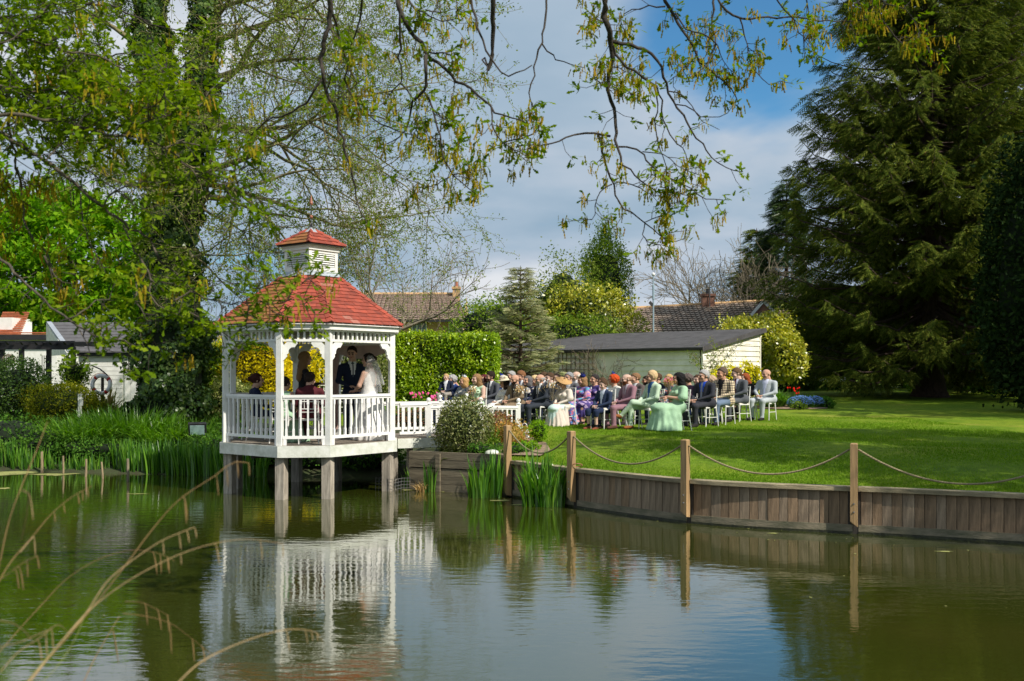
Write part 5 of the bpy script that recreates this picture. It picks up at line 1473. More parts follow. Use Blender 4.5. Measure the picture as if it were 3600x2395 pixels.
# dark laurel belt under the spruce
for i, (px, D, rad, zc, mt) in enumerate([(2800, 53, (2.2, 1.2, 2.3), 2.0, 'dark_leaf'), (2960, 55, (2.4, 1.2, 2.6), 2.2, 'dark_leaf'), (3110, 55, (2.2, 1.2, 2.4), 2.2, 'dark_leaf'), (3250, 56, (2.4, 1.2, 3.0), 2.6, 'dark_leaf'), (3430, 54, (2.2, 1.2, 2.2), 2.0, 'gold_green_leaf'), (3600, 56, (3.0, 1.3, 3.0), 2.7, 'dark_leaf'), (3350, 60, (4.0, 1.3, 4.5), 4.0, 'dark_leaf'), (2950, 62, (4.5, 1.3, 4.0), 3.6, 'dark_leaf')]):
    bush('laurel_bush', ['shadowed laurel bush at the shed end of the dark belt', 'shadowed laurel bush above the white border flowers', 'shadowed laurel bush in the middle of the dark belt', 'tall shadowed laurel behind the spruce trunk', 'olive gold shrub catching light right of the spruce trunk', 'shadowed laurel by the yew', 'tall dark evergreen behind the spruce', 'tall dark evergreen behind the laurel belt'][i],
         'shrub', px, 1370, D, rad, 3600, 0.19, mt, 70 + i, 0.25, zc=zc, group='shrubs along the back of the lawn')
bush('rosemary_bush', 'rounded feathery grey green bush at the border edge', 'shrub', 2835, 1372, 50, (0.72, 0.6, 0.72), 2600, 0.16, 'topiary_leaf', 81, 0.15, zc=0.55, up=-0.6)
bush('border_shrub', 'low brownish shrub at the right of the spruce trunk', 'shrub', 3380, 1385, 46, (0.75, 0.6, 0.75), 1600, 0.13, 'olive_leaf', 82, 0.25, zc=0.7)
bush('border_shrub', 'small lime leaved shrub left of the spruce trunk', 'shrub', 3215, 1385, 47, (0.4, 0.4, 0.9), 900, 0.15, 'lime_leaf', 83, 0.3, zc=0.8)
bush('border_shrub', 'low green border plant near the yew', 'shrub', 3490, 1390, 45, (0.9, 0.6, 0.4), 1200, 0.13, 'nettle_leaf', 84, 0.25, zc=0.3)
bush('border_shrub', 'small blue green border plant beside the shed corner', 'shrub', 2755, 1372, 48, (0.6, 0.4, 0.55), 1000, 0.13, 'nettle_leaf', 85, 0.25, zc=0.4)
bush('spurge_plant', 'lime yellow flowering spurge against the shed wall', 'plant', 2550, 1400, 33.6, (0.62, 0.3, 0.62), 1500, 0.10, 'petal_yellow', 86, 0.25, core='inner_hedge', zc=0.75)
bush('spurge_plant', 'lime yellow spurge at the shed corner behind the grey suits', 'plant', 2642, 1400, 35.2, (0.42, 0.3, 0.72), 1200, 0.10, 'petal_yellow', 87, 0.25, core='inner_hedge', zc=0.85)
# climbers on the shed
def climber(name, label, pts_fn, n, mat, seed, leaves, lmat, lsize):
    r = np.random.default_rng(seed)
    root = empty(name, (0, 0, 0), label=label, cat='climber')
    segs, tips = [], []
    for i in range(n):
        p, d, L = pts_fn(i, r)
        grow(r, p, d, L, 0.022, 2, segs, tips, 6, 0.22, (0, 0, 0.05), (3, 4), 0.6, 0.5, 0.6, 0.006)
    segs_obj('stems', root, segs, mat, 4)
    if leaves:
        S0 = np.array([s[0] for s in segs]); idx = r.choice(len(segs), leaves)
        leaf_obj('leaves', root, lmat, S0[idx] + r.normal(size=(leaves, 3)) * 0.05, r.uniform(0.6, 1.3, leaves) * lsize, seed, up=0.3)
def flat_d(r, s): return np.array(MS.to_3x3() @ Vector((r.normal() * s, 0, 1.0)))
climber('bare_vine', 'bare brown vine fanned across the pale shed wall', lambda i, r: (np.array(MS @ Vector((-4.1 + r.uniform(-0.5, 0.5), -0.12, 0.0))), flat_d(r, 0.35), 1.9), 12, 'trellis_wood', 91, 0, None, 0)
climber('trellis_vine', 'leafless vine woven through the shed trellis', lambda i, r: (np.array(MS @ Vector((-5 - i * 0.26 + r.uniform(-0.1, 0.1), -0.11, 0.0))), flat_d(r, 0.5), 1.7), 18, 'trellis_wood', 92, 500, 'olive_leaf', 0.06)
climber('wall_climber', 'small leaved climber growing up the white shed end', lambda i, r: (np.array(MS @ Vector((0.12, 0.35 + i * 0.16, 0.0))), np.array(MS.to_3x3() @ Vector((0.02, r.normal() * 0.12, 1.0))), 2.3 - 0.18 * i), 7, 'bark_bare', 93, 1300, 'small_leaf', 0.08)

# ---------------------------------------------------------------- hedge and border behind the gazebo
hd = empty('hedge', P(1560, 1390, 34), label='tall clipped yellow green hedge behind the bridge', cat='hedge')
hd.location.z = gz(hd.location.x, hd.location.y)
r = np.random.default_rng(95)
hx0, hx1 = P(1130, 0, 34).x - hd.location.x, P(1742, 0, 34).x - hd.location.x
hh = P(0, 1176, 34).z - hd.location.z
n = 30000
u, v, face = r.uniform(0, 1, n), r.uniform(0, 1, n), r.uniform(0, 1, n)
C = np.where((face < 0.72)[:, None], np.stack([hx0 + (hx1 - hx0) * u, np.zeros(n), hh * v], 1),
             np.where((face < 0.9)[:, None], np.stack([hx0 + (hx1 - hx0) * u, 1.4 * v, np.full(n, hh)], 1), np.stack([np.full(n, hx1), 1.4 * u, hh * v], 1)))
wv = 0.16 * np.sin(C[:, 0] * 1.9 + C[:, 2] * 1.3) + 0.08 * np.sin(C[:, 0] * 4.1 - C[:, 2] * 3.3)
C += np.stack([r.normal(size=n) * 0.07, r.normal(size=n) * 0.10 - 0.02 + wv * 0.8, r.normal(size=n) * 0.05 + wv * 0.2], 1)
hole = np.sin(C[:, 0] * 3.1 + 1) * np.sin(C[:, 2] * 4.3) + np.sin(C[:, 0] * 7.7 + C[:, 2] * 5.1) * 0.7
C = C[(hole > -0.75) | (r.uniform(0, 1, n) < 0.3)]
leaf_obj('foliage', hd, 'hedge_leaf', C, r.uniform(0.055, 0.14, len(C)), 95, axis=(0.2, -0.6, -0.3), jit=0.9, up=1.6)
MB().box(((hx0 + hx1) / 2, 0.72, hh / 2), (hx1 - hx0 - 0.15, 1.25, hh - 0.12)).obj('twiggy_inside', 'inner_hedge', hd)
bush('golden_shrub', 'brilliant golden yellow shrub seen through the gazebo', 'shrub', 900, 1440, 30.5, (1.35, 0.9, 1.35), 12000, 0.10, 'golden_leaf', 101, 0.2, core='inner_gold', zc=1.45)
bush('golden_shrub', 'lower golden shrub behind the gazebo posts', 'shrub', 1010, 1440, 31, (0.95, 0.8, 1.15), 7000, 0.10, 'golden_leaf', 102, 0.2, core='inner_gold', zc=1.35)
bush('variegated_shrub', 'cream variegated shrub left of the gazebo railing', 'shrub', 812, 1450, 28.3, (0.72, 0.6, 0.6), 3400, 0.075, 'variegated_leaf', 103, 0.2, core='inner_hedge', zc=0.72)
bush('privet_shrub', 'yellow green shrub between ivy trunk and gazebo', 'shrub', 735, 1440, 30, (0.85, 0.7, 1.3), 4600, 0.10, 'hedge_leaf', 104, 0.3, core='inner_hedge', zc=1.15)
bush('variegated_climber', 'dark variegated ivy mound behind the groom', 'shrub', 1255, 1430, 31.5, (1.1, 0.6, 1.15), 5200, 0.11, 'olive_leaf', 105, 0.2, zc=1.2)
bush('green_shrub', 'mid green shrub behind the celebrant', 'shrub', 1130, 1440, 32.5, (1.0, 0.7, 0.95), 3600, 0.11, 'shrub_leaf', 106, 0.25, zc=0.95)
lt = empty('lattice_screen', P(1175, 1440, 31), label='pale diamond lattice screen behind the celebrant', cat='screen'); lt.location.z = 1.0
for i in range(8): MB().box((-0.45 + i * 0.13, 0, 0.75), (0.025, 0.02, 1.5)).obj('upright', 'weathered_white', lt)
for j in range(9): MB().box((0, -0.02, 0.1 + j * 0.17), (1.0, 0.018, 0.025)).obj('slat', 'weathered_white', lt)
# border plants below the hedge
def blades(name, label, cat, loc, n, h, spread, mat, seed, lean=0.35, width=0.03, radius=0.3, curl=1.0, group=None, segn=4, parent=None, elong=(1, 1)):
    """a clump of strap leaves: each a tapered ribbon that arches outwards"""
    r = np.random.default_rng(seed)
    root = empty(name, loc, label=label, cat=cat, group=group) if parent is None else parent
    Vs, Fs, b = [], [], 0
    a = r.uniform(0, 6.283, n); s_ = np.sqrt(r.uniform(0, 1, n)) * radius
    hh_ = h * r.uniform(0.65, 1.1, n); ln = lean * r.uniform(0.2, 1.3, n)
    da = a + r.normal(size=n) * 0.7
    base = np.stack([np.cos(a) * s_ * elong[0], np.sin(a) * s_ * elong[1], np.full(n, -0.02)], 1)
    out = np.stack([np.cos(da), np.sin(da), np.zeros(n)], 1); side = np.stack([-np.sin(da + r.normal(size=n) * 0.5), np.cos(da), np.zeros(n)], 1)
    rows = []
    for i in range(segn + 1):
        u = i / segn
        c = base + out * (hh_ * ln * (u ** 1.7))[:, None] + np.array([0, 0, 1.0]) * (hh_ * (u - curl * ln * 0.55 * u ** 3))[:, None]
        w_ = width * (1 - u ** 2.2) * (0.75 + 0.5 * min(1, u * 3)) * 0.5 + 0.001
        rows += [c - side * w_, c + side * w_]
    V = np.stack(rows, 1).reshape(-1, 3)
    k = 2 * (segn + 1)
    f = np.array([(2 * i, 2 * i + 1, 2 * i + 3, 2 * i + 2) for i in range(segn)])
    F = (f[None] + (np.arange(n) * k)[:, None, None]).reshape(-1, 4)
    np_obj('leaves', (V, F), mat, root)
    return root
def flowers(name, label, loc, n, area, h, mat, seed, size=0.05, stem='blade_green', group=None):
    r = np.random.default_rng(seed)
    root = empty(name, loc, label=label, cat='flowers', group=group)
    c = np.stack([r.uniform(-1, 1, n) * area[0], r.uniform(-1, 1, n) * area[1], h * r.uniform(0.75, 1.1, n)], 1)
    segs_ = [(np.array([q[0], q[1], -0.02]), q, 0.006, 0.004) for q in c]
    segs_obj('stems', root, segs_, 'bark_bare' if stem is None else stem, 3)
    K = ([(0, 0, 0), (0.45, 0.38, 0), (0.45, 0, 0.38), (0.45, -0.38, 0), (0.45, 0, -0.38), (1, 0.15, 0.1), (1, -0.1, -0.15)], [(0, 1, 2), (0, 2, 3), (0, 3, 4), (0, 4, 1), (5, 2, 1), (5, 3, 2), (6, 4, 3), (6, 1, 4)])
    if n > 60: np_obj('blooms', scatter(*K, c, frames(n, r, (0, 0, 1), 0.15), r.uniform(0.8, 1.2, n) * size), mat, root, kind='stuff')
    else:
        km = MB().add([(y, z, x) for x, y, z in K[0]], K[1]).mesh('bloom', mat)
        for q in c:
            ob = finish(bpy.data.objects.new('bloom', km), root)
            ob.location = q; ob.scale = (r.uniform(0.8, 1.2) * size,) * 3; ob.rotation_euler = (r.normal() * 0.2, r.normal() * 0.2, r.uniform(0, 6))
    return root
def gp_(px, py, D):
    p = P(px, py, D); p.z = gz(p.x, p.y); return p
flowers('pink_tulip_patch', 'pink tulips flowering before the hedge', gp_(1500, 0, 31.5), 22, (0.55, 0.3), 0.55, 'tulip_pink', 111, 0.10)
flowers('pink_tulip_patch', 'magenta tulips beside the seated man holding a child', gp_(1545, 0, 30.5), 14, (0.25, 0.25), 0.5, 'tulip_pink', 112, 0.10)
for i, (px, D, lb) in enumerate([(1430, 31, 'green bulb leaves under the hedge near the gazebo'), (1500, 30.5, 'green bulb leaves under the pink tulips'), (1565, 31, 'green bulb leaves under the hedge behind the guests'), (760, 28.0, 'strappy green clump left of the gazebo'), (1400, 29, 'low green leaves behind the bridge rail')]):
    blades('bulb_clump', lb, 'plant', gp_(px, 0, D), 420, 0.42, 0.4, 'daylily_green', 120 + i, 0.5, 0.02, 0.75, group='strappy clumps along the border')
bush('border_mound', 'low red brown plants behind the bridge railing', 'plant', 1465, 1430, 27.5, (1.0, 0.5, 0.32), 1600, 0.07, 'red_leaf', 126, 0.25, zc=0.2)
# flower bed island on the lawn
bd = gp_(2800, 0, 33.2)
vs = [(0, 0, 0)] ; n = 28
pts = []
for i in range(n):
    a = i * 6.283 / n
    x, y = bd.x - 0.25 + 1.25 * math.cos(a), bd.y + 1.3 * math.sin(a); pts.append((x, y, gz(x, y) + 0.03))
ctr = (bd.x - 0.25, bd.y, gz(bd.x, bd.y) + 0.08)
MB().add([ctr] + pts, [(0, 1 + i, 1 + (i + 1) % n) for i in range(n)]).obj('bed_soil', 'bed_soil', kind='structure', label='bare soil of the lawn flower bed')
blades('daylily_clump', 'arching green clump at the seated end of the flower bed', 'plant', gp_(2722, 0, 33.0), 420, 0.75, 0.4, 'daylily_green', 131, 0.8, 0.035, 0.32)
blades('daylily_clump', 'small arching clump behind the light grey suit', 'plant', gp_(2700, 0, 33.5), 250, 0.6, 0.4, 'daylily_green', 132, 0.8, 0.035, 0.25)
for i, (px, D, rd, lb) in enumerate([(2815, 32.7, (0.42, 0.35, 0.24), 'blue forget-me-nots in the flower bed'), (2860, 33.0, (0.36, 0.3, 0.22), 'blue forget-me-nots at the tip of the flower bed')]):
    b0 = bush('forget_me_not_clump', lb, 'flowers', px, 0, D, rd, 1500, 0.06, 'nettle_leaf', 133 + i, 0.25, zc=0.14)
    r = np.random.default_rng(140 + i)
    d = unit(r.normal(size=(1500, 3))); d[:, 2] = np.abs(d[:, 2])
    leaf_obj('blooms', b0, 'forget_me_not', d * np.array(rd) * 1.08 + np.array([0, 0, 0.16]), r.uniform(0.025, 0.045, 1500), 5, up=2.0)
bush('hosta_plant', 'green leafy plant at the right tip of the flower bed', 'plant', 2905, 0, 33.0, (0.28, 0.25, 0.22), 600, 0.09, 'nettle_leaf', 136, 0.2, zc=0.14)
bush('geranium_plant', 'small pale green mound at the front of the flower bed', 'plant', 2810, 0, 32.1, (0.26, 0.2, 0.16), 500, 0.07, 'shrub_leaf', 137, 0.2, zc=0.09)
flowers('red_tulip_patch', 'red tulips standing in the flower bed', gp_(2790, 0, 33.4), 9, (0.2, 0.15), 0.58, 'tulip_red', 138, 0.085)
flowers('white_narcissus_patch', 'white flowers along the shaded back border', gp_(2920, 0, 49.5), 70, (0.75, 0.35), 0.55, 'petal_white', 139, 0.13)
bush('bluebell_drift', 'bluish low planting under the white border flowers', 'plant', 2925, 0, 50, (1.0, 0.4, 0.35), 1300, 0.11, 'nettle_leaf', 143, 0.2, zc=0.25)

# ---------------------------------------------------------------- bed at the bridge end
vs = []
q = [P(1565, 0, 20.6), P(1640, 0, 20.1), P(1770, 0, 19.5), P(1800, 0, 19.45), P(1900, 0, 19.0), P(1935, 0, 19.6), P(1920, 0, 20.6), P(1870, 0, 21.6), P(1700, 0, 22.0), P(1580, 0, 21.6)]
MB().add([(p.x, p.y, gz(p.x, p.y) + 0.045) for p in q], [tuple(range(len(q)))]).obj('planting_bed', 'bed_soil', kind='structure', label='soil of the planted bed at the bridge end')
def loc_(px, D, dz=0.0):
    p = P(px, 0, D); p.z = gz(p.x, p.y) + dz; return p
bush('round_bush', 'round dense evergreen bush beside the footbridge', 'shrub', 0, 0, 0, (0.60, 0.52, 0.60), 7000, 0.055, 'olive_leaf', 151, 0.12, zc=0.50, loc=loc_(1624, 20.35))
bush('rose_bush', 'dark red leaved rose bush before the end railing', 'shrub', 0, 0, 0, (0.30, 0.3, 0.33), 700, 0.055, 'red_leaf', 152, 0.3, zc=0.45, loc=loc_(1755, 21.3), core='red_leaf')
bush('spirea_bush', 'orange brown spirea behind the first rope post', 'shrub', 0, 0, 0, (0.33, 0.3, 0.30), 1200, 0.05, 'orange_leaf', 153, 0.25, zc=0.28, loc=loc_(1800, 20.6), core='orange_leaf')
bush('lime_bush', 'small fresh green bush at the lawn edge', 'shrub', 0, 0, 0, (0.20, 0.2, 0.25), 1000, 0.045, 'lime_leaf', 154, 0.2, zc=0.26, loc=loc_(1893, 20.8))
for i, (px, D, lb) in enumerate([(1735, 20.3, 'mixed low leaves under the rose bush'), (1700, 19.9, 'low green leaves along the sleeper wall'), (1810, 19.75, 'low strawberry like leaves behind the first rope post'), (1850, 19.9, 'pale green low leaves at the bed edge')]):
    bush('low_plant', lb, 'plant', 0, 0, 0, (0.30, 0.22, 0.13), 420, 0.07, ['shrub_leaf', 'nettle_leaf', 'nettle_leaf', 'lime_leaf'][i], 155 + i, 0.25, zc=0.08, loc=loc_(px, D), group='low plants in the bridge bed')
blades('daffodil_clump', 'tall green bulb leaves beside the rose bush', 'plant', loc_(1740, 20.6), 90, 0.55, 0.2, 'daylily_green', 161, 0.3, 0.018, 0.18)
# irises standing in the pond before the wall
blades('iris_clump', 'upright iris leaves before the sleeper wall', 'plant', (P(1690, 0, 18.75).x, 18.75, -0.1), 70, 0.98, 0.2, 'blade_green', 171, 0.22, 0.036, 0.22, group='irises standing in the pond')
blades('iris_clump', 'narrow iris fan left of the first rope post', 'plant', (P(1742, 0, 18.8).x, 18.8, -0.1), 42, 1.05, 0.2, 'blade_green', 172, 0.12, 0.036, 0.12, group='irises standing in the pond')
blades('iris_clump', 'dense iris clump before the curved plank wall', 'plant', (P(1915, 0, 17.55).x, 17.55, -0.1), 230, 0.95, 0.2, 'blade_green', 173, 0.28, 0.04, 0.40, group='irises standing in the pond', elong=(1, 0.5))
blades('iris_clump', 'tall irises at the middle of the dense clump', 'plant', (P(1890, 0, 17.8).x, 17.8, -0.1), 60, 1.22, 0.2, 'blade_green', 174, 0.15, 0.038, 0.2, group='irises standing in the pond')
blades('iris_clump', 'small iris tuft under the footbridge edge', 'plant', (P(1445, 0, 20.2).x, 20.2, -0.05), 34, 0.55, 0.2, 'blade_green', 175, 0.2, 0.034, 0.16, group='irises standing in the pond')
blades('iris_clump', 'iris tuft at the corner of the sleeper wall', 'plant', (P(1512, 0, 19.7).x, 19.7, -0.05), 40, 0.72, 0.2, 'blade_green', 176, 0.16, 0.034, 0.14, group='irises standing in the pond')
blades('dead_grass_tuft', 'dry straw tuft on the mud under the bridge', 'plant', (P(1488, 0, 19.65).x, 19.65, 0.0), 46, 0.3, 0.2, 'dry_leaf', 177, 0.9, 0.014, 0.14)
# ---------------------------------------------------------------- left bank planting
bush('topiary_bush', 'big rounded clipped dark green bush on the far left bank', 'shrub', 55, 1470, 28.3, (1.08, 0.9, 0.98), 9000, 0.075, 'topiary_leaf', 181, 0.08, zc=1.0)
bush('potentilla_bush', 'golden green spreading bush left of the lifebuoy', 'shrub', 225, 1480, 27.6, (0.98, 0.7, 0.65), 7500, 0.06, 'gold_green_leaf', 182, 0.22, zc=0.78, core='inner_hedge')
bush('cypress_bush', 'small gold green bush at the foot of the lifebuoy', 'shrub', 318, 1460, 28.5, (0.35, 0.35, 0.42), 1600, 0.06, 'gold_green_leaf', 183, 0.2, zc=0.45)
bush('rose_shrub', 'loose green shrub by the pergola post', 'shrub', 262, 1400, 29.6, (0.45, 0.4, 0.5), 1400, 0.08, 'shrub_leaf', 184, 0.35, zc=1.35)
blades('phormium', 'spiky phormium with bronze edged leaves before the white doors', 'plant', gp_(372, 0, 29.3), 110, 1.15, 0.3, 'phormium_leaf', 185, 0.75, 0.05, 0.22)
for i, (px, D, nn, hh_, rad, lb) in enumerate([(470, 25.6, 1000, 1.2, 1.05, 'large arching daylily mound below the white doors'), (320, 25.2, 900, 1.1, 1.0, 'arching daylily mound on the left bank'), (600, 25.0, 700, 0.95, 0.9, 'arching daylily mound at the foot of the ivy trunk'), (400, 27.0, 600, 0.95, 0.9, 'dark arching daylily clump up the bank'), (700, 25.6, 300, 0.6, 0.6, 'loose strappy clump by the floodlight'), (760, 24.6, 300, 0.6, 0.6, 'loose strappy clump beside the gazebo deck')]):
    blades('daylily_mound', lb, 'plant', gp_(px, 0, D), nn, hh_, 0.5, 'daylily_green' if i != 3 else 'blade_green', 190 + i, 0.85, 0.03, rad, group='daylilies on the left bank', segn=5)
for i, (px, D, nn, hh_, rad, lb) in enumerate([(430, 23.45, 60, 0.95, 0.16, 'iris tuft beside the tallest pale stake'), (505, 23.3, 150, 0.9, 0.4, 'iris row in the shallows below the ivy trunk'), (590, 23.1, 170, 0.95, 0.42, 'dense irises below the small floodlight'), (670, 22.9, 170, 0.95, 0.42, 'dense irises below the large floodlight'), (745, 22.7, 170, 0.95, 0.42, 'dense irises beside the gazebo piles'), (40, 24.1, 150, 0.9, 0.42, 'iris tuft at the far left waterline'), (120, 23.9, 120, 0.75, 0.42, 'sparse iris tuft left of the stakes'), (840, 22.4, 120, 0.8, 0.5, 'irises in the shade behind the gazebo piles'), (240, 23.75, 90, 0.55, 0.4, 'short irises among the left stakes'), (345, 23.65, 110, 0.6, 0.45, 'short irises left of the thick stake')]):
    p = P(px, 0, D)
    blades('bank_iris', lb, 'plant', (p.x, p.y, -0.08), nn, hh_, 0.2, 'blade_green', 200 + i, 0.16, 0.034, rad, group='irises along the left bank', elong=(1.3, 0.5))
for i, (px, D, rd, lb) in enumerate([(60, 25.0, (1.4, 0.8, 0.62), 'rank green nettles at the far left bank'), (190, 24.6, (1.0, 0.6, 0.5), 'low rank greenery above the stakes'), (640, 24.6, (1.0, 0.6, 0.35), 'low leafy plants under the floodlights'), (740, 24.2, (0.9, 0.5, 0.35), 'low leafy plants beside the gazebo deck'), (300, 24.1, (0.8, 0.4, 0.34), 'small leafy plant among the stakes'), (960, 23.2, (1.4, 0.5, 0.4), 'leafy bank plants under the gazebo deck'), (1120, 23.0, (1.4, 0.5, 0.45), 'leafy bank plants behind the gazebo piles'), (1300, 22.6, (0.9, 0.4, 0.3), 'shaded leafy plants under the bridge'), (880, 25.5, (1.6, 0.6, 0.4), 'leafy border plants behind the gazebo floor'), (390, 24.0, (0.9, 0.4, 0.34), 'low leafy plants behind the thick stake'), (130, 24.3, (1.2, 0.4, 0.36), 'low leafy plants behind the left stakes')]):
    bush('bank_plant', lb, 'plant', px, 0, D, rd, 1500, 0.085, 'nettle_leaf', 210 + i, 0.3, zc=rd[2] * 0.6, group='low plants on the left bank')

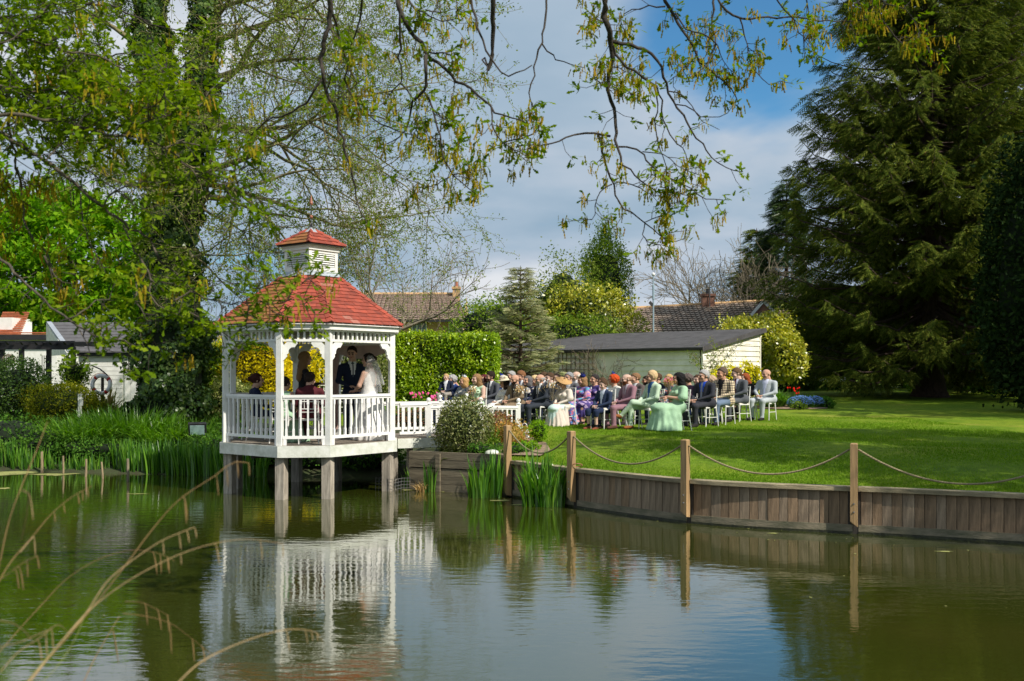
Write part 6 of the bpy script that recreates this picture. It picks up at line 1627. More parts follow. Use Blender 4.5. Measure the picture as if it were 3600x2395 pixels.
# ---------------------------------------------------------------- oak boughs hanging in from above
r = np.random.default_rng(301)
oak = empty('oak_tree', (-9.5, 4.5, 0.6), label='old oak whose leafy boughs and catkins hang in over the pond', cat='tree')
OO = np.array(oak.location)
def zA(u, v): return (u / 1.568, v / 1.568)                     # pixel pairs read off enlarged views
def zB(u, v): return (900 + u / 1.742, v / 1.742)
def zC(u, v): return (1800 + u / 1.7425, v / 1.7425)
def zD(u, v): return (u / 2.613, 900 + v / 2.613)
def zE(u, v): return (700 + u / 2.904, 760 + v / 2.904)
OAK = [  # (reader, points, depth, start width px, end width px, tufts per metre, bare share, catkin share)
    (zC, [(590, -260), (575, 0), (570, 130), (600, 240), (605, 350), (595, 450), (600, 570), (635, 720), (640, 800), (630, 850), (660, 920), (670, 1010)], 9.0, 26, 8, 7, .25, .6),
    (zC, [(610, 250), (730, 270), (830, 310), (905, 385), (930, 480), (960, 560), (1000, 640), (1060, 720), (1120, 840), (1200, 930), (1270, 1010), (1340, 1045), (1410, 1055)], 9.0, 13, 3, 1.5, .2, .6),
    (zC, [(620, 280), (650, 370), (720, 410), (800, 470), (870, 525), (910, 570), (915, 700), (960, 810), (1040, 900), (1070, 960), (1075, 1010)], 8.9, 10, 3, 4, .15, .6),
    (zC, [(870, 530), (890, 620), (880, 760), (900, 900), (930, 1000), (945, 1100), (960, 1180)], 8.9, 6, 2.5, 3, .3, .6),
    (zC, [(655, 900), (720, 910), (790, 935), (860, 1020), (940, 1080), (1030, 1120), (1100, 1165), (1180, 1215), (1290, 1225)], 9.0, 7, 3, 7, .15, .6),
    (zC, [(800, 930), (930, 950), (1040, 1030), (1180, 1080)], 9.0, 4, 2, 8, .1, .6),
    (zC, [(600, 835), (520, 820), (410, 820), (350, 840), (250, 880), (130, 885), (20, 900)], 9.1, 9, 3, 2, .45, .6),
    (zC, [(530, 830), (545, 900), (560, 980), (600, 1060), (625, 1120), (630, 1190), (680, 1270), (760, 1330), (815, 1360), (900, 1440), (970, 1470), (1060, 1460)], 9.1, 9, 3, 6, .1, .6),
    (zC, [(670, 1010), (720, 1040), (770, 1090), (830, 1140), (930, 1190), (1010, 1190), (1100, 1165)], 9.0, 6, 3, 7, .15, .6),
    (zC, [(610, 1130), (540, 1180), (510, 1250), (500, 1340), (445, 1345)], 9.1, 5, 2, 6, .3, .5),
    (zC, [(815, 1360), (800, 1440), (850, 1490), (930, 1510), (990, 1540)], 9.1, 4, 2, 11, .1, .6),
    (zC, [(820, 1360), (940, 1300), (980, 1230), (1000, 1160)], 9.1, 4, 2, 11, .1, .6),
    (zC, [(640, 1115), (740, 1130), (860, 1190), (960, 1200)], 9.1, 5, 2, 8, .2, .6),
    (zC, [(930, -200), (935, 0), (990, 80), (1030, 160), (1090, 240), (1130, 330), (1150, 380), (1230, 440), (1300, 500), (1350, 560), (1390, 640)], 9.3, 15, 3, 9, .2, .8),
    (zC, [(1250, -150), (1240, 0), (1225, 120), (1240, 250), (1210, 350), (1160, 430), (1070, 480)], 9.3, 10, 3, 7, .1, .8),
    (zC, [(1200, -120), (1280, 20), (1330, 70), (1400, 110), (1560, 110), (1800, 115), (2050, 130), (2250, 120)], 9.4, 9, 3, 6, .2, .8),
    (zC, [(1395, 110), (1430, 240), (1460, 360), (1490, 450), (1580, 510), (1640, 500)], 9.4, 6, 2, 10, .2, .8),
    (zC, [(1600, -80), (1640, 20), (1710, 110), (1760, 200), (1850, 250), (1910, 240)], 9.4, 6, 2, 10, .2, .8),
    (zC, [(1790, -60), (1820, 60), (1790, 180), (1790, 320)], 9.5, 5, 2, 9, .2, .8),
    (zC, [(940, 40), (850, 45), (700, 75), (665, 110), (665, 170)], 9.2, 6, 2, 8, .2, .7),
    (zC, [(1000, 80), (1100, 200), (1200, 230), (1260, 300), (1330, 420), (1420, 500)], 9.3, 6, 2, 12, .1, .8),
    (zC, [(1130, 350), (1040, 430), (960, 500)], 9.3, 5, 2, 9, .2, .7),
    (zC, [(595, 500), (640, 410), (720, 450), (780, 500)], 9.0, 4, 2, 9, .2, .5),
    (zC, [(560, 130), (510, 110), (450, 170)], 9.0, 4, 2, 12, .2, .5),
    (zC, [(600, 520), (540, 510), (500, 480)], 9.0, 4, 2, 13, .2, .5),
    (zC, [(610, 510), (700, 560), (780, 590)], 9.0, 4, 2, 10, .2, .5),
    (zC, [(215, -200), (210, 0), (200, 150), (180, 265), (150, 350), (140, 440), (105, 570), (140, 680), (160, 760), (200, 790)], 8.8, 10, 3, 2.5, .75, .6),
    (zC, [(185, 270), (290, 370), (370, 395), (440, 415)], 8.8, 6, 3, 0, 0, 0),
    (zC, [(160, 780), (90, 840), (0, 870), (-80, 900)], 8.8, 5, 2, 9, .1, .6),
    (zC, [(1000, 640), (1080, 660), (1170, 715), (1260, 725), (1320, 700), (1350, 650)], 9.0, 5, 2, 0, 0, 0),
    (zC, [(960, 560), (1030, 580), (1100, 660), (1170, 740), (1270, 795)], 9.0, 5, 2, 0, 0, 0),
    (zC, [(2060, -100), (2150, 40), (2250, 110), (2420, 250), (2480, 200), (2560, 330)], 9.6, 8, 3, 12, .1, .8),
    (zC, [(2150, -100), (2260, 0), (2400, 60), (2500, 150)], 9.6, 6, 2, 12, .1, .8),
    (zB, [(1447, -250), (1447, 0), (1450, 200), (1445, 350), (1420, 430)], 8.6, 20, 13, 0, 0, 0),
    (zB, [(1440, 400), (1390, 360), (1412, 400), (1415, 455)], 8.6, 8, 4, 0, 0, 0),
    (zB, [(1290, -150), (1310, 0), (1340, 100), (1380, 230), (1440, 350), (1550, 470), (1690, 400)], 8.6, 11, 4, 0, 0, 0),
    (zB, [(840, -200), (860, 0), (900, 110), (940, 190), (1000, 260), (1050, 340), (1130, 400), (1240, 490), (1340, 560), (1430, 630), (1480, 700), (1590, 720), (1660, 760)], 8.5, 22, 4, 7, .2, .7),
    (zB, [(1040, 340), (1035, 480), (1020, 580), (960, 600), (940, 720), (890, 820), (780, 890)], 8.4, 14, 3, 5, .4, .7),
    (zB, [(1035, 570), (1090, 680), (1130, 840), (1150, 960), (1200, 1060), (1260, 1120), (1340, 1180)], 8.4, 9, 3, 9, .1, .7),
    (zB, [(1440, 650), (1450, 720), (1510, 880), (1590, 920), (1660, 990)], 8.6, 6, 2, 10, .15, .7),
    (zB, [(1200, 1060), (1110, 1130), (1030, 1145), (985, 1110)], 8.4, 5, 2, 10, .2, .7),
    (zB, [(1200, 1070), (1300, 1050), (1400, 1040)], 8.4, 5, 2, 10, .2, .7),
    (zB, [(1510, 880), (1600, 850), (1740, 800)], 8.6, 5, 2, 7, .3, .6),
    (zB, [(1100, 690), (1190, 760), (1250, 870), (1270, 980)], 8.4, 5, 2, 10, .1, .6),
    (zB, [(1060, 320), (1140, 325), (1200, 350), (1218, 400)], 8.5, 7, 3, 3, .1, .3),
    (zB, [(890, -100), (960, 40), (1050, 90), (1150, 130), (1240, 110)], 8.6, 8, 3, 11, .1, .6),
    (zB, [(1040, 60), (1140, 80), (1200, 60), (1260, 60)], 8.6, 5, 2, 11, .1, .6),
    (zB, [(880, 80), (880, 350), (885, 510), (800, 600), (740, 660)], 8.3, 9, 3, 5, .3, .6),
    (zB, [(885, 510), (950, 590), (1000, 700), (1045, 840)], 8.3, 6, 2, 5, .2, .6),
    (zB, [(440, -200), (450, 0), (455, 100), (430, 230), (400, 380), (405, 480), (430, 550), (480, 680), (530, 860), (580, 1040), (600, 1150), (640, 1290), (690, 1390)], 8.0, 22, 4, 1.5, .0, .5),
    (zB, [(470, 90), (520, 250), (550, 370), (560, 530), (620, 640), (740, 740), (850, 790), (960, 830), (1110, 855)], 8.0, 10, 3, 5, .2, .6),
    (zB, [(400, 490), (290, 640), (180, 710), (60, 740), (-60, 860)], 8.0, 9, 4, 4, .1, .4),
    (zB, [(680, -100), (665, 0), (640, 100), (600, 240), (580, 420), (570, 500)], 8.1, 9, 3, 5, .1, .5),
    (zB, [(430, 560), (480, 420), (520, 380), (600, 330)], 8.0, 5, 2, 8, .1, .6),
    (zB, [(405, 440), (470, 500), (540, 580), (500, 640)], 8.0, 5, 2, 8, .1, .6),
    (zA, [(-300, 560), (0, 740), (150, 820), (250, 890), (430, 1030), (570, 1140), (680, 1230), (810, 1310), (850, 1400), (960, 1510), (1060, 1600)], 7.0, 20, 5, 6, .1, .08),
    (zA, [(-300, 600), (0, 630), (200, 655), (420, 690), (600, 740), (780, 770), (900, 810), (1000, 900), (1090, 970), (1200, 1020), (1300, 1110)], 6.8, 15, 4, 11, .15, .05),
    (zA, [(-100, 150), (430, 290), (560, 320), (640, 370), (720, 400), (800, 405), (1000, 370), (1180, 260)], 7.2, 11, 3, 11, .1, .05),
    (zA, [(50, 650), (80, 860), (120, 1080), (130, 1200), (190, 1320), (270, 1430), (310, 1520), (330, 1620)], 7.2, 11, 4, 9, .1, .5),
    (zA, [(680, 1240), (740, 1370), (800, 1470), (830, 1540), (900, 1600)], 7.0, 6, 3, 9, .2, .05),
    (zA, [(-200, 860), (0, 960), (60, 1040), (120, 1140), (60, 1250), (-40, 1320)], 7.4, 8, 3, 9, .1, .6),
    (zA, [(-200, 440), (0, 470), (120, 490), (220, 500), (420, 460), (600, 440)], 7.0, 10, 3, 12, .1, .05),
    (zA, [(-100, 300), (120, 200), (260, 230), (400, 330), (520, 480), (640, 560)], 7.6, 9, 3, 12, .1, .05),
    (zA, [(-100, 60), (200, 60), (360, 140), (480, 230), (600, 250)], 7.8, 9, 3, 12, .05, .05),
    (zA, [(300, -150), (480, 20), (640, 40), (740, 90), (860, 140), (1000, 170)], 8.0, 12, 4, 8, .1, .05),
    (zA, [(720, 740), (850, 650), (980, 620), (1100, 580), (1180, 480)], 6.8, 7, 3, 13, .1, .05),
    (zA, [(620, 740), (760, 620), (880, 560), (960, 480)], 6.7, 6, 3, 13, .1, .05),
    (zA, [(900, 820), (1020, 780), (1140, 800), (1240, 740)], 6.8, 6, 3, 13, .1, .05),
    (zA, [(1080, 970), (1180, 930), (1300, 940), (1420, 900)], 6.8, 5, 2, 13, .1, .05),
    (zA, [(1200, 1020), (1290, 1000), (1380, 1060), (1420, 1130)], 6.8, 5, 2, 13, .1, .05),
    (zA, [(420, 690), (500, 600), (600, 560), (700, 590)], 6.9, 6, 3, 13, .1, .05),
    (zA, [(250, 890), (330, 800), (440, 780), (560, 820)], 7.0, 6, 3, 11, .1, .05),
    (zA, [(430, 1030), (450, 1180), (470, 1300), (520, 1380), (560, 1500)], 7.0, 6, 3, 9, .1, .05),
    (zA, [(570, 1140), (640, 1060), (760, 1000), (860, 1010), (1000, 1020)], 7.0, 6, 3, 9, .1, .05),
    (zA, [(200, 655), (260, 560), (380, 540), (500, 570)], 6.9, 6, 3, 13, .1, .05),
    (zD, [(-300, -180), (0, 10), (100, 110), (230, 250), (330, 350), (480, 470), (600, 550), (720, 640), (820, 700), (960, 750), (1150, 780)], 6.6, 13, 4, 6, .3, .05),
    (zD, [(820, 700), (870, 600), (960, 560), (1080, 620), (1200, 660)], 6.6, 6, 3, 11, .1, .05),
    (zD, [(1280, 0), (1350, 120), (1400, 220), (1370, 320), (1440, 420), (1520, 490), (1680, 560)], 6.8, 8, 3, 9, .1, .05),
    (zD, [(1250, 240), (1255, 400), (1300, 500), (1350, 620), (1420, 780), (1480, 880)], 6.8, 6, 3, 7, .1, .05),
    (zD, [(410, 0), (470, 120), (530, 180), (580, 300), (660, 400)], 7.0, 9, 4, 7, .1, .05),
    (zD, [(560, 600), (700, 560), (800, 480), (900, 420), (1010, 400)], 6.7, 6, 3, 12, .1, .05),
    (zD, [(700, 640), (780, 760), (800, 880), (790, 980)], 6.6, 5, 2, 8, .2, .05),
    (zD, [(1150, 780), (1185, 850), (1190, 960), (1190, 1080)], 6.6, 4, 2, 4, .6, .05),
    (zE, [(-250, 860), (-60, 780), (100, 840), (200, 870), (350, 890), (480, 892), (700, 880), (850, 800), (960, 740), (1100, 660), (1190, 590)], 6.7, 7, 3, 11, .05, .05),
    (zE, [(480, 892), (485, 1000), (480, 1120), (520, 1230), (560, 1300)], 6.7, 5, 2, 8, .1, .05),
    (zE, [(200, 870), (300, 1000), (390, 1090), (440, 1150)], 6.7, 5, 2, 9, .1, .05),
    (zE, [(700, 880), (820, 900), (960, 860), (1120, 860)], 6.7, 5, 2, 12, .1, .05),
    (zE, [(700, 890), (770, 980), (850, 1020)], 6.7, 4, 2, 12, .1, .05),
    (zE, [(480, 880), (560, 760), (640, 740), (800, 650)], 6.7, 4, 2, 12, .1, .05),
    (zE, [(-100, 760), (40, 680), (160, 640), (300, 690), (440, 680)], 6.7, 5, 2, 13, .1, .05),
    (zE, [(-100, 980), (60, 1040), (160, 1130), (260, 1200), (300, 1300)], 6.7, 5, 2, 10, .1, .05),
]
for k in range(20):                                           # further boughs filling the upper left
    y0 = r.uniform(-60, 620); x0 = r.uniform(-250, 250)
    pts = [(x0, y0)]
    a = r.uniform(-0.5, 0.55)
    for i in range(5):
        a += r.normal() * 0.22
        pts.append((pts[-1][0] + 110 * math.cos(a), pts[-1][1] + 110 * math.sin(a)))
    OAK.append((lambda u, v: (u, v), pts, r.uniform(7.2, 9.0), 8, 3, 12, .05, .05 if y0 < 500 else 0.3))
TC_, TT_, CC_ = [], [], []                                     # tuft centres, twig directions, catkin flags
twigs = []
for rd, pts, D0, w0, w1, dens_, bare, cat_s in OAK:
    px_ = np.array([rd(*q) for q in pts])
    s_ = np.concatenate([[0], np.cumsum(np.linalg.norm(np.diff(px_, axis=0), axis=1))])
    n = max(8, int(s_[-1] / 28))
    sp = smooth_path(px_, n)
    dd = D0 + np.cumsum(r.normal(size=n)) * 0.035 + 0.25 * np.sin(np.linspace(0, 3, n) + r.uniform(0, 6))
    dd += D0 - dd[0] if D0 == pts[0] else 0
    W = np.array([tuple(P(a_, b_, d_)) for (a_, b_), d_ in zip(sp, dd)])
    rad_ = np.linspace(w0, w1, n) / 2 * D0 / FPX
    W[1:-1] += r.normal(size=(n - 2, 3)) * 0.008
    np_obj('branch', tube_arrays(W - OO, rad_, 6), 'bark_dark' if D0 > 7.7 else 'bark', oak, smooth=True)
    if dens_ == 0: continue
    L = np.linalg.norm(np.diff(W, axis=0), axis=1).sum()
    for k in range(int(L * dens_ * (1.0 if rd is zE else 1.1 if rd is zD else 1.9 if D0 < 7.7 else 1.2 if D0 < 8.7 else 1.0)) + 1):
        u = bare + (1 - bare) * r.uniform()
        i = min(int(u * (n - 1)), n - 2)
        p = W[i] + (W[i + 1] - W[i]) * (u * (n - 1) - i)
        t_ = unit(W[i + 1] - W[i])
        side = unit(np.cross(t_, r.normal(size=3)))
        d_ = unit(t_ * 0.5 + side + np.array([0, 0, -0.1]))
        ln = r.uniform(0.05, 0.24)
        q = p + d_ * ln * 0.6 + r.normal(size=3) * 0.01
        e = q + unit(d_ + np.array([0, 0, 0.25]) + r.normal(size=3) * 0.3) * ln * 0.5
        twigs += [(p, q, 0.0035, 0.0028), (q, e, 0.0028, 0.002)]
        TC_.append(e); TT_.append(unit(e - q)); CC_.append(r.uniform() < cat_s)
    e = W[-1]; TC_.append(e); TT_.append(unit(W[-1] - W[-2])); CC_.append(r.uniform() < cat_s)
TC_, TT_, CC_ = np.array(TC_), np.array(TT_), np.array(CC_)
print('oak tufts', len(TC_))
segs_obj('twigs', oak, twigs, 'bark_dark', 4, OO)
xsl, wsl = [0, 0.16, 0.30, 0.42, 0.56, 0.70, 0.84, 1.0], [0.025, 0.11, 0.075, 0.19, 0.12, 0.25, 0.15, 0.03]
OL = [(x, s_ * w_, 0.05 * math.sin(x * 3.0) - abs(w_) * 0.15) for x, w_ in zip(xsl, wsl) for s_ in (-1, 1)]
OF = [(2 * i, 2 * i + 1, 2 * i + 3, 2 * i + 2) for i in range(7)]
k = 6
ti = np.repeat(np.arange(len(TC_)), np.where(CC_, 7, 10))
T = unit(TT_[ti] * 0.5 + r.normal(size=(len(ti), 3)) * np.array([0.8, 0.8, 0.55]) + np.array([0, 0, -0.12]))
Q = r.normal(size=T.shape) * 0.5 + np.array([0, -0.2, 1.0])
B = unit(np.cross(Q, T))
C = TC_[ti] + r.normal(size=T.shape) * 0.028
np_obj('leaves', scatter(OL, OF, C - OO, np.stack([T, B, np.cross(T, B)], 1), r.uniform(0.034, 0.085, len(ti)) * np.where(TC_[ti][:, 1] > 7.9, 1.05, 1.0)), 'oak_leaf', oak)
ci = np.repeat(np.nonzero(CC_)[0], 12)
T = unit(r.normal(size=(len(ci), 3)) * np.array([0.22, 0.22, 0.05]) + np.array([0, 0, -1.0]))
B = unit(np.cross(T, r.normal(size=T.shape)))
CK = ([(x, (0.10 if i % 2 else 0.045) * s_, 0.02 * (i % 2)) for i, x in enumerate((0, 0.2, 0.4, 0.6, 0.8, 1.0)) for s_ in (-1, 1)], [(2 * i, 2 * i + 1, 2 * i + 3, 2 * i + 2) for i in range(5)])
np_obj('catkins', scatter(*CK, TC_[ci] - OO + r.normal(size=T.shape) * 0.03, np.stack([T, B, np.cross(T, B)], 1), r.uniform(0.045, 0.095, len(ci))), 'oak_catkin', oak)
# trunk and the limbs above the view that carry the boughs
def lo(*q): return [np.array(x) - OO for x in q]
np_obj('trunk', tube_arrays(lo((-9.5, 4.5, 0.3), (-9.5, 4.5, 1.0), (-9.4, 4.6, 3.0), (-9.1, 4.9, 6.0), (-8.9, 5.0, 9.0)), [0.75, 0.58, 0.5, 0.42, 0.3], 12), 'bark', oak, smooth=True)
for q, r0, r1_ in (([(-9.1, 4.9, 5.6), (-6.5, 6.5, 6.6), (-3.0, 7.8, 6.7), (0.5, 8.5, 6.75), (3.4, 9.2, 6.8), (6.0, 9.6, 6.7)], 0.22, 0.05), ([(-9.2, 4.8, 4.2), (-7.0, 6.0, 4.9), (-5.2, 6.9, 4.9), (-4.2, 7.2, 4.6)], 0.14, 0.03), ([(-9.3, 4.7, 3.6), (-6.6, 6.1, 4.4), (-4.6, 6.9, 4.2)], 0.12, 0.03), ([(-9.0, 5.0, 7.0), (-6.0, 7.5, 8.2), (-2.0, 9.0, 9.2)], 0.16, 0.05)):
    np_obj('limb', tube_arrays(smooth_path(lo(*q), 16), np.linspace(r0, r1_, 16), 8), 'bark', oak, smooth=True)

# ---------------------------------------------------------------- people: one continuous surface each, from blended limbs
def sdf(prims, pts, k):
    D_ = None
    for a, b, ra, rb2, tag, sc in prims:
        sc = np.array(sc, np.float32)
        q = pts / sc
        a_, b2 = np.array(a, np.float32) / sc, np.array(b, np.float32) / sc
        ab = b2 - a_
        L2_ = float(ab @ ab) + 1e-9
        t_ = np.clip(((q - a_) @ ab) / L2_, 0, 1)
        ms = float(sc.min())
        d = (np.linalg.norm(q - a_ - t_[:, None] * ab, axis=1) - (ra + (rb2 - ra) * t_)) * ms
        if k is None: yield d, tag
        elif D_ is None: D_ = d
        else:
            h_ = np.clip(0.5 + 0.5 * (D_ - d) / k, 0, 1)
            D_ = D_ * (1 - h_) + d * h_ - k * h_ * (1 - h_)
    if k is not None: yield D_, None
def nets(v, org, h):
    s_ = v < 0
    nx, ny, nz_ = v.shape
    c = [(i, j, k) for i in (0, 1) for j in (0, 1) for k in (0, 1)]
    sl_ = lambda A, o: A[o[0]:nx - 1 + o[0], o[1]:ny - 1 + o[1], o[2]:nz_ - 1 + o[2]]
    cnt = sum(sl_(s_, o).astype(np.int8) for o in c)
    mask = (cnt > 0) & (cnt < 8)
    I = np.argwhere(mask)
    cv = {o: sl_(v, o)[mask] for o in c}
    acc = np.zeros((len(I), 3)); n = np.zeros(len(I))
    for a in c:
        for ax in range(3):
            if a[ax]: continue
            b = list(a); b[ax] = 1; b = tuple(b)
            va, vb = cv[a], cv[b]
            x = (va < 0) != (vb < 0)
            t_ = np.where(x, va / np.where(x, va - vb, 1), 0)
            p = np.array(a, float)[None] + 0 * acc
            p[:, ax] += t_
            acc += p * x[:, None]; n += x
    V = org + h * (I + acc / n[:, None])
    idx = -np.ones(mask.shape, int); idx[mask] = np.arange(len(I))
    F = []
    for ax in range(3):
        u, w_ = [(1, 2), (2, 0), (0, 1)][ax]
        lo_ = [slice(None)] * 3; hi_ = [slice(None)] * 3
        lo_[ax] = slice(0, -1); hi_[ax] = slice(1, None)
        A, B = s_[tuple(lo_)], s_[tuple(hi_)]
        E = np.argwhere(A != B)
        E = E[(E[:, u] > 0) & (E[:, w_] > 0) & (E[:, u] < v.shape[u] - 1) & (E[:, w_] < v.shape[w_] - 1)]
        if not len(E): continue
        def at(du, dw):
            e = E.copy(); e[:, u] += du; e[:, w_] += dw
            return idx[e[:, 0], e[:, 1], e[:, 2]]
        q = np.stack([at(-1, -1), at(0, -1), at(0, 0), at(-1, 0)], 1)
        fl = ~A[E[:, 0], E[:, 1], E[:, 2]]
        q[fl] = q[fl][:, ::-1]
        F.append(q)
    F = np.concatenate(F)
    return V, F[(F >= 0).all(1)]
def sdf_mesh(prims, h, k=0.03, fn=None, box=None):
    P0 = np.array([np.minimum(np.array(p[0]) - max(p[2], p[3]) * np.array(p[5]), np.array(p[1]) - max(p[2], p[3]) * np.array(p[5])) for p in prims]).min(0) - 2.5 * h if box is None else np.array(box[0])
    P1 = np.array([np.maximum(np.array(p[0]) + max(p[2], p[3]) * np.array(p[5]), np.array(p[1]) + max(p[2], p[3]) * np.array(p[5])) for p in prims]).max(0) + 2.5 * h if box is None else np.array(box[1])
    nn = np.ceil((P1 - P0) / h).astype(int) + 1
    G = np.stack(np.meshgrid(*[P0[i] + h * np.arange(nn[i]) for i in range(3)], indexing='ij'), -1).reshape(-1, 3).astype(np.float32)
    v = fn(G) if fn else next(sdf(prims, G, k))[0]
    return nets(v.reshape(nn), P0, h)
def tag_faces(V, F, prims):
    c = V[F].mean(axis=1).astype(np.float32)
    best, tg = np.full(len(c), 9.0), np.zeros(len(c), int)
    names = []
    for d, t_ in sdf(prims, c, None):
        if t_ not in names: names.append(t_)
        m_ = d < best
        best[m_] = d[m_]; tg[m_] = names.index(t_)
    return names, tg, c
I3 = (1, 1, 1)
def sym(a, b, ra, rb2, tag, sc=I3): return [(a, b, ra, rb2, tag, sc), ((-a[0], a[1], a[2]), (-b[0], b[1], b[2]), ra, rb2, tag, sc)]
# head, facing +Y, about 0.24 m from chin to crown
HEAD_P = [((0, -0.012, 0.035), (0, -0.005, 0.035), 0.078, 0.078, 'skin', (1, 1.18, 1.12)), ((0, 0.02, 0.0), (0, 0.03, -0.07), 0.066, 0.047, 'skin', (0.95, 1.05, 1)), ((0, 0.066, -0.098), (0, 0.068, -0.095), 0.024, 0.024, 'skin', I3),
          ((0, 0.088, 0.02), (0, 0.112, -0.022), 0.009, 0.0135, 'skin', I3), ((-0.014, 0.096, -0.026), (0.014, 0.096, -0.026), 0.009, 0.009, 'skin', I3), ((0, -0.02, -0.07), (0, -0.045, -0.19), 0.054, 0.060, 'skin', I3)] \
    + sym((0.012, 0.086, 0.028), (0.045, 0.074, 0.024), 0.011, 0.010, 'skin') + sym((0.040, 0.060, -0.03), (0.042, 0.05, -0.045), 0.026, 0.024, 'skin') + sym((0.078, -0.008, 0.012), (0.080, -0.012, -0.022), 0.013, 0.009, 'skin', (0.7, 1.4, 1)) \
    + sym((0.030, 0.083, 0.006), (0.031, 0.083, 0.006), 0.013, 0.013, 'eye') + [((-0.017, 0.092, -0.056), (0.017, 0.092, -0.056), 0.0075, 0.0075, 'lip', I3)] + sym((0.016, 0.093, 0.034), (0.046, 0.080, 0.033), 0.005, 0.004, 'brow')
hV, hF = sdf_mesh(HEAD_P, 0.0075, 0.012)
hN, hT, hC = tag_faces(hV, hF, HEAD_P)
hT = np.array([['skin', 'eye', 'lip', 'brow'].index(hN[i]) for i in hT])
hT[(hT == 0) & (hC[:, 2] < -0.035) & (hC[:, 2] > -0.125) & (hC[:, 1] > 0.0) & ~((np.abs(hC[:, 0]) < 0.016) & (hC[:, 2] > -0.045))] = 4
HT = ['skin', 'eye', 'lip', 'brow', 'beard']
def hairfn(kind):
    def ell(p, c, rd): return (np.linalg.norm((p - np.array(c)) / np.array(rd), axis=1) - 1) * min(rd)
    def cap_(p, a, b, ra, rb2, sc=I3): return next(sdf([(a, b, ra, rb2, '', sc)], p, 0.01))[0]
    def fn(p):
        p = p.astype(float)
        nz2 = 0.004 * np.sin(p[:, 0] * 110 + p[:, 2] * 60) * np.sin(p[:, 1] * 95 + 1)
        face = np.minimum(np.minimum(p[:, 1] - 0.045, 0.075 - np.abs(p[:, 0])), 0.072 - p[:, 2])          # >0 inside the face opening
        if kind in ('short', 'swept', 'grey_short'):
            top = 0.104 if kind != 'swept' else 0.118
            d = ell(p, (0, -0.012, 0.040), (0.089, 0.108, top))
            pl = (p[:, 1] - 0.050) * 0.8 - (p[:, 2] - 0.060) * 0.75
            d = np.maximum(d, pl); d = np.maximum(d, -(p[:, 2] + 0.055 - 0.5 * np.maximum(0, p[:, 1])))
            return d + nz2
        if kind == 'fringe':
            d = ell(p, (0, -0.015, 0.030), (0.086, 0.106, 0.09))
            return np.maximum(np.maximum(d, p[:, 2] - 0.055), np.maximum(p[:, 1] - 0.015, -(p[:, 2] + 0.06)))
        if kind == 'bob': d = np.minimum(ell(p, (0, -0.02, 0.03), (0.098, 0.112, 0.115)), cap_(p, (0, -0.03, 0), (0, -0.035, -0.10), 0.095, 0.10, (1.05, 0.9, 1)))
        elif kind == 'long': d = np.minimum(np.minimum(ell(p, (0, -0.018, 0.032), (0.096, 0.112, 0.112)), cap_(p, (0, -0.03, 0), (0, -0.06, -0.16), 0.09, 0.10, (1.1, 0.8, 1))), cap_(p, (0, -0.07, -0.15), (0, -0.12, -0.36), 0.10, 0.07, (1.25, 0.6, 1)))
        elif kind == 'updo': d = np.minimum(ell(p, (0, -0.015, 0.036), (0.091, 0.110, 0.104)), ell(p, (0, -0.125, 0.03), (0.05, 0.045, 0.045))); face = np.maximum(face, np.minimum(-(p[:, 2] + 0.045), 1))
        else: d = ell(p, (0, -0.02, 0.025), (0.112, 0.116, 0.112)) + 0.012 * np.sin(p[:, 0] * 75) * np.sin(p[:, 1] * 70 + 1) * np.sin(p[:, 2] * 72)
        return np.maximum(d, face) + nz2 * 1.6
    return fn
HAIRS = {}
def hair_data(kind):
    if kind not in HAIRS:
        h_ = 0.011
        HAIRS[kind] = sdf_mesh(None, h_, fn=hairfn(kind), box=((-0.16, -0.24, -0.47 if kind == 'long' else -0.24), (0.16, 0.14, 0.18)))
    return HAIRS[kind]
def hand_data():
    mb = MB().ball((0, 0.045, 0), (0.038, 0.052, 0.017), 8, 5)
    for x, L in ((-0.029, 0.060), (-0.010, 0.075), (0.010, 0.080), (0.029, 0.070)):
        mb.tube([(x * 0.9, 0.075, 0), (x, 0.085 + L * 0.35, -0.004), (x, 0.085 + L * 0.75, -0.022), (x * 0.95, 0.085 + L * 0.9, -0.042)], [0.010, 0.0095, 0.0088, 0.006], 5, False)
    mb.tube([(0.028, 0.022, 0), (0.052, 0.045, -0.006), (0.058, 0.075, -0.014), (0.054, 0.098, -0.024)], [0.013, 0.011, 0.010, 0.006], 5, False)
    f4 = [f for f in mb.f if len(f) == 4]
    return np.array(mb.v), np.array(f4)
HND = hand_data()
def hand_at(w_, d, palm_up, flip):
    d = unit(np.array(d, float)); u = np.array(palm_up, float); s_ = unit(np.cross(d, u)); u = np.cross(s_, d)
    M3 = np.stack([s_ * (-1 if flip else 1), d, u])
    F = HND[1][:, ::-1] if flip else HND[1]
    return HND[0] @ M3 + np.array(w_), F
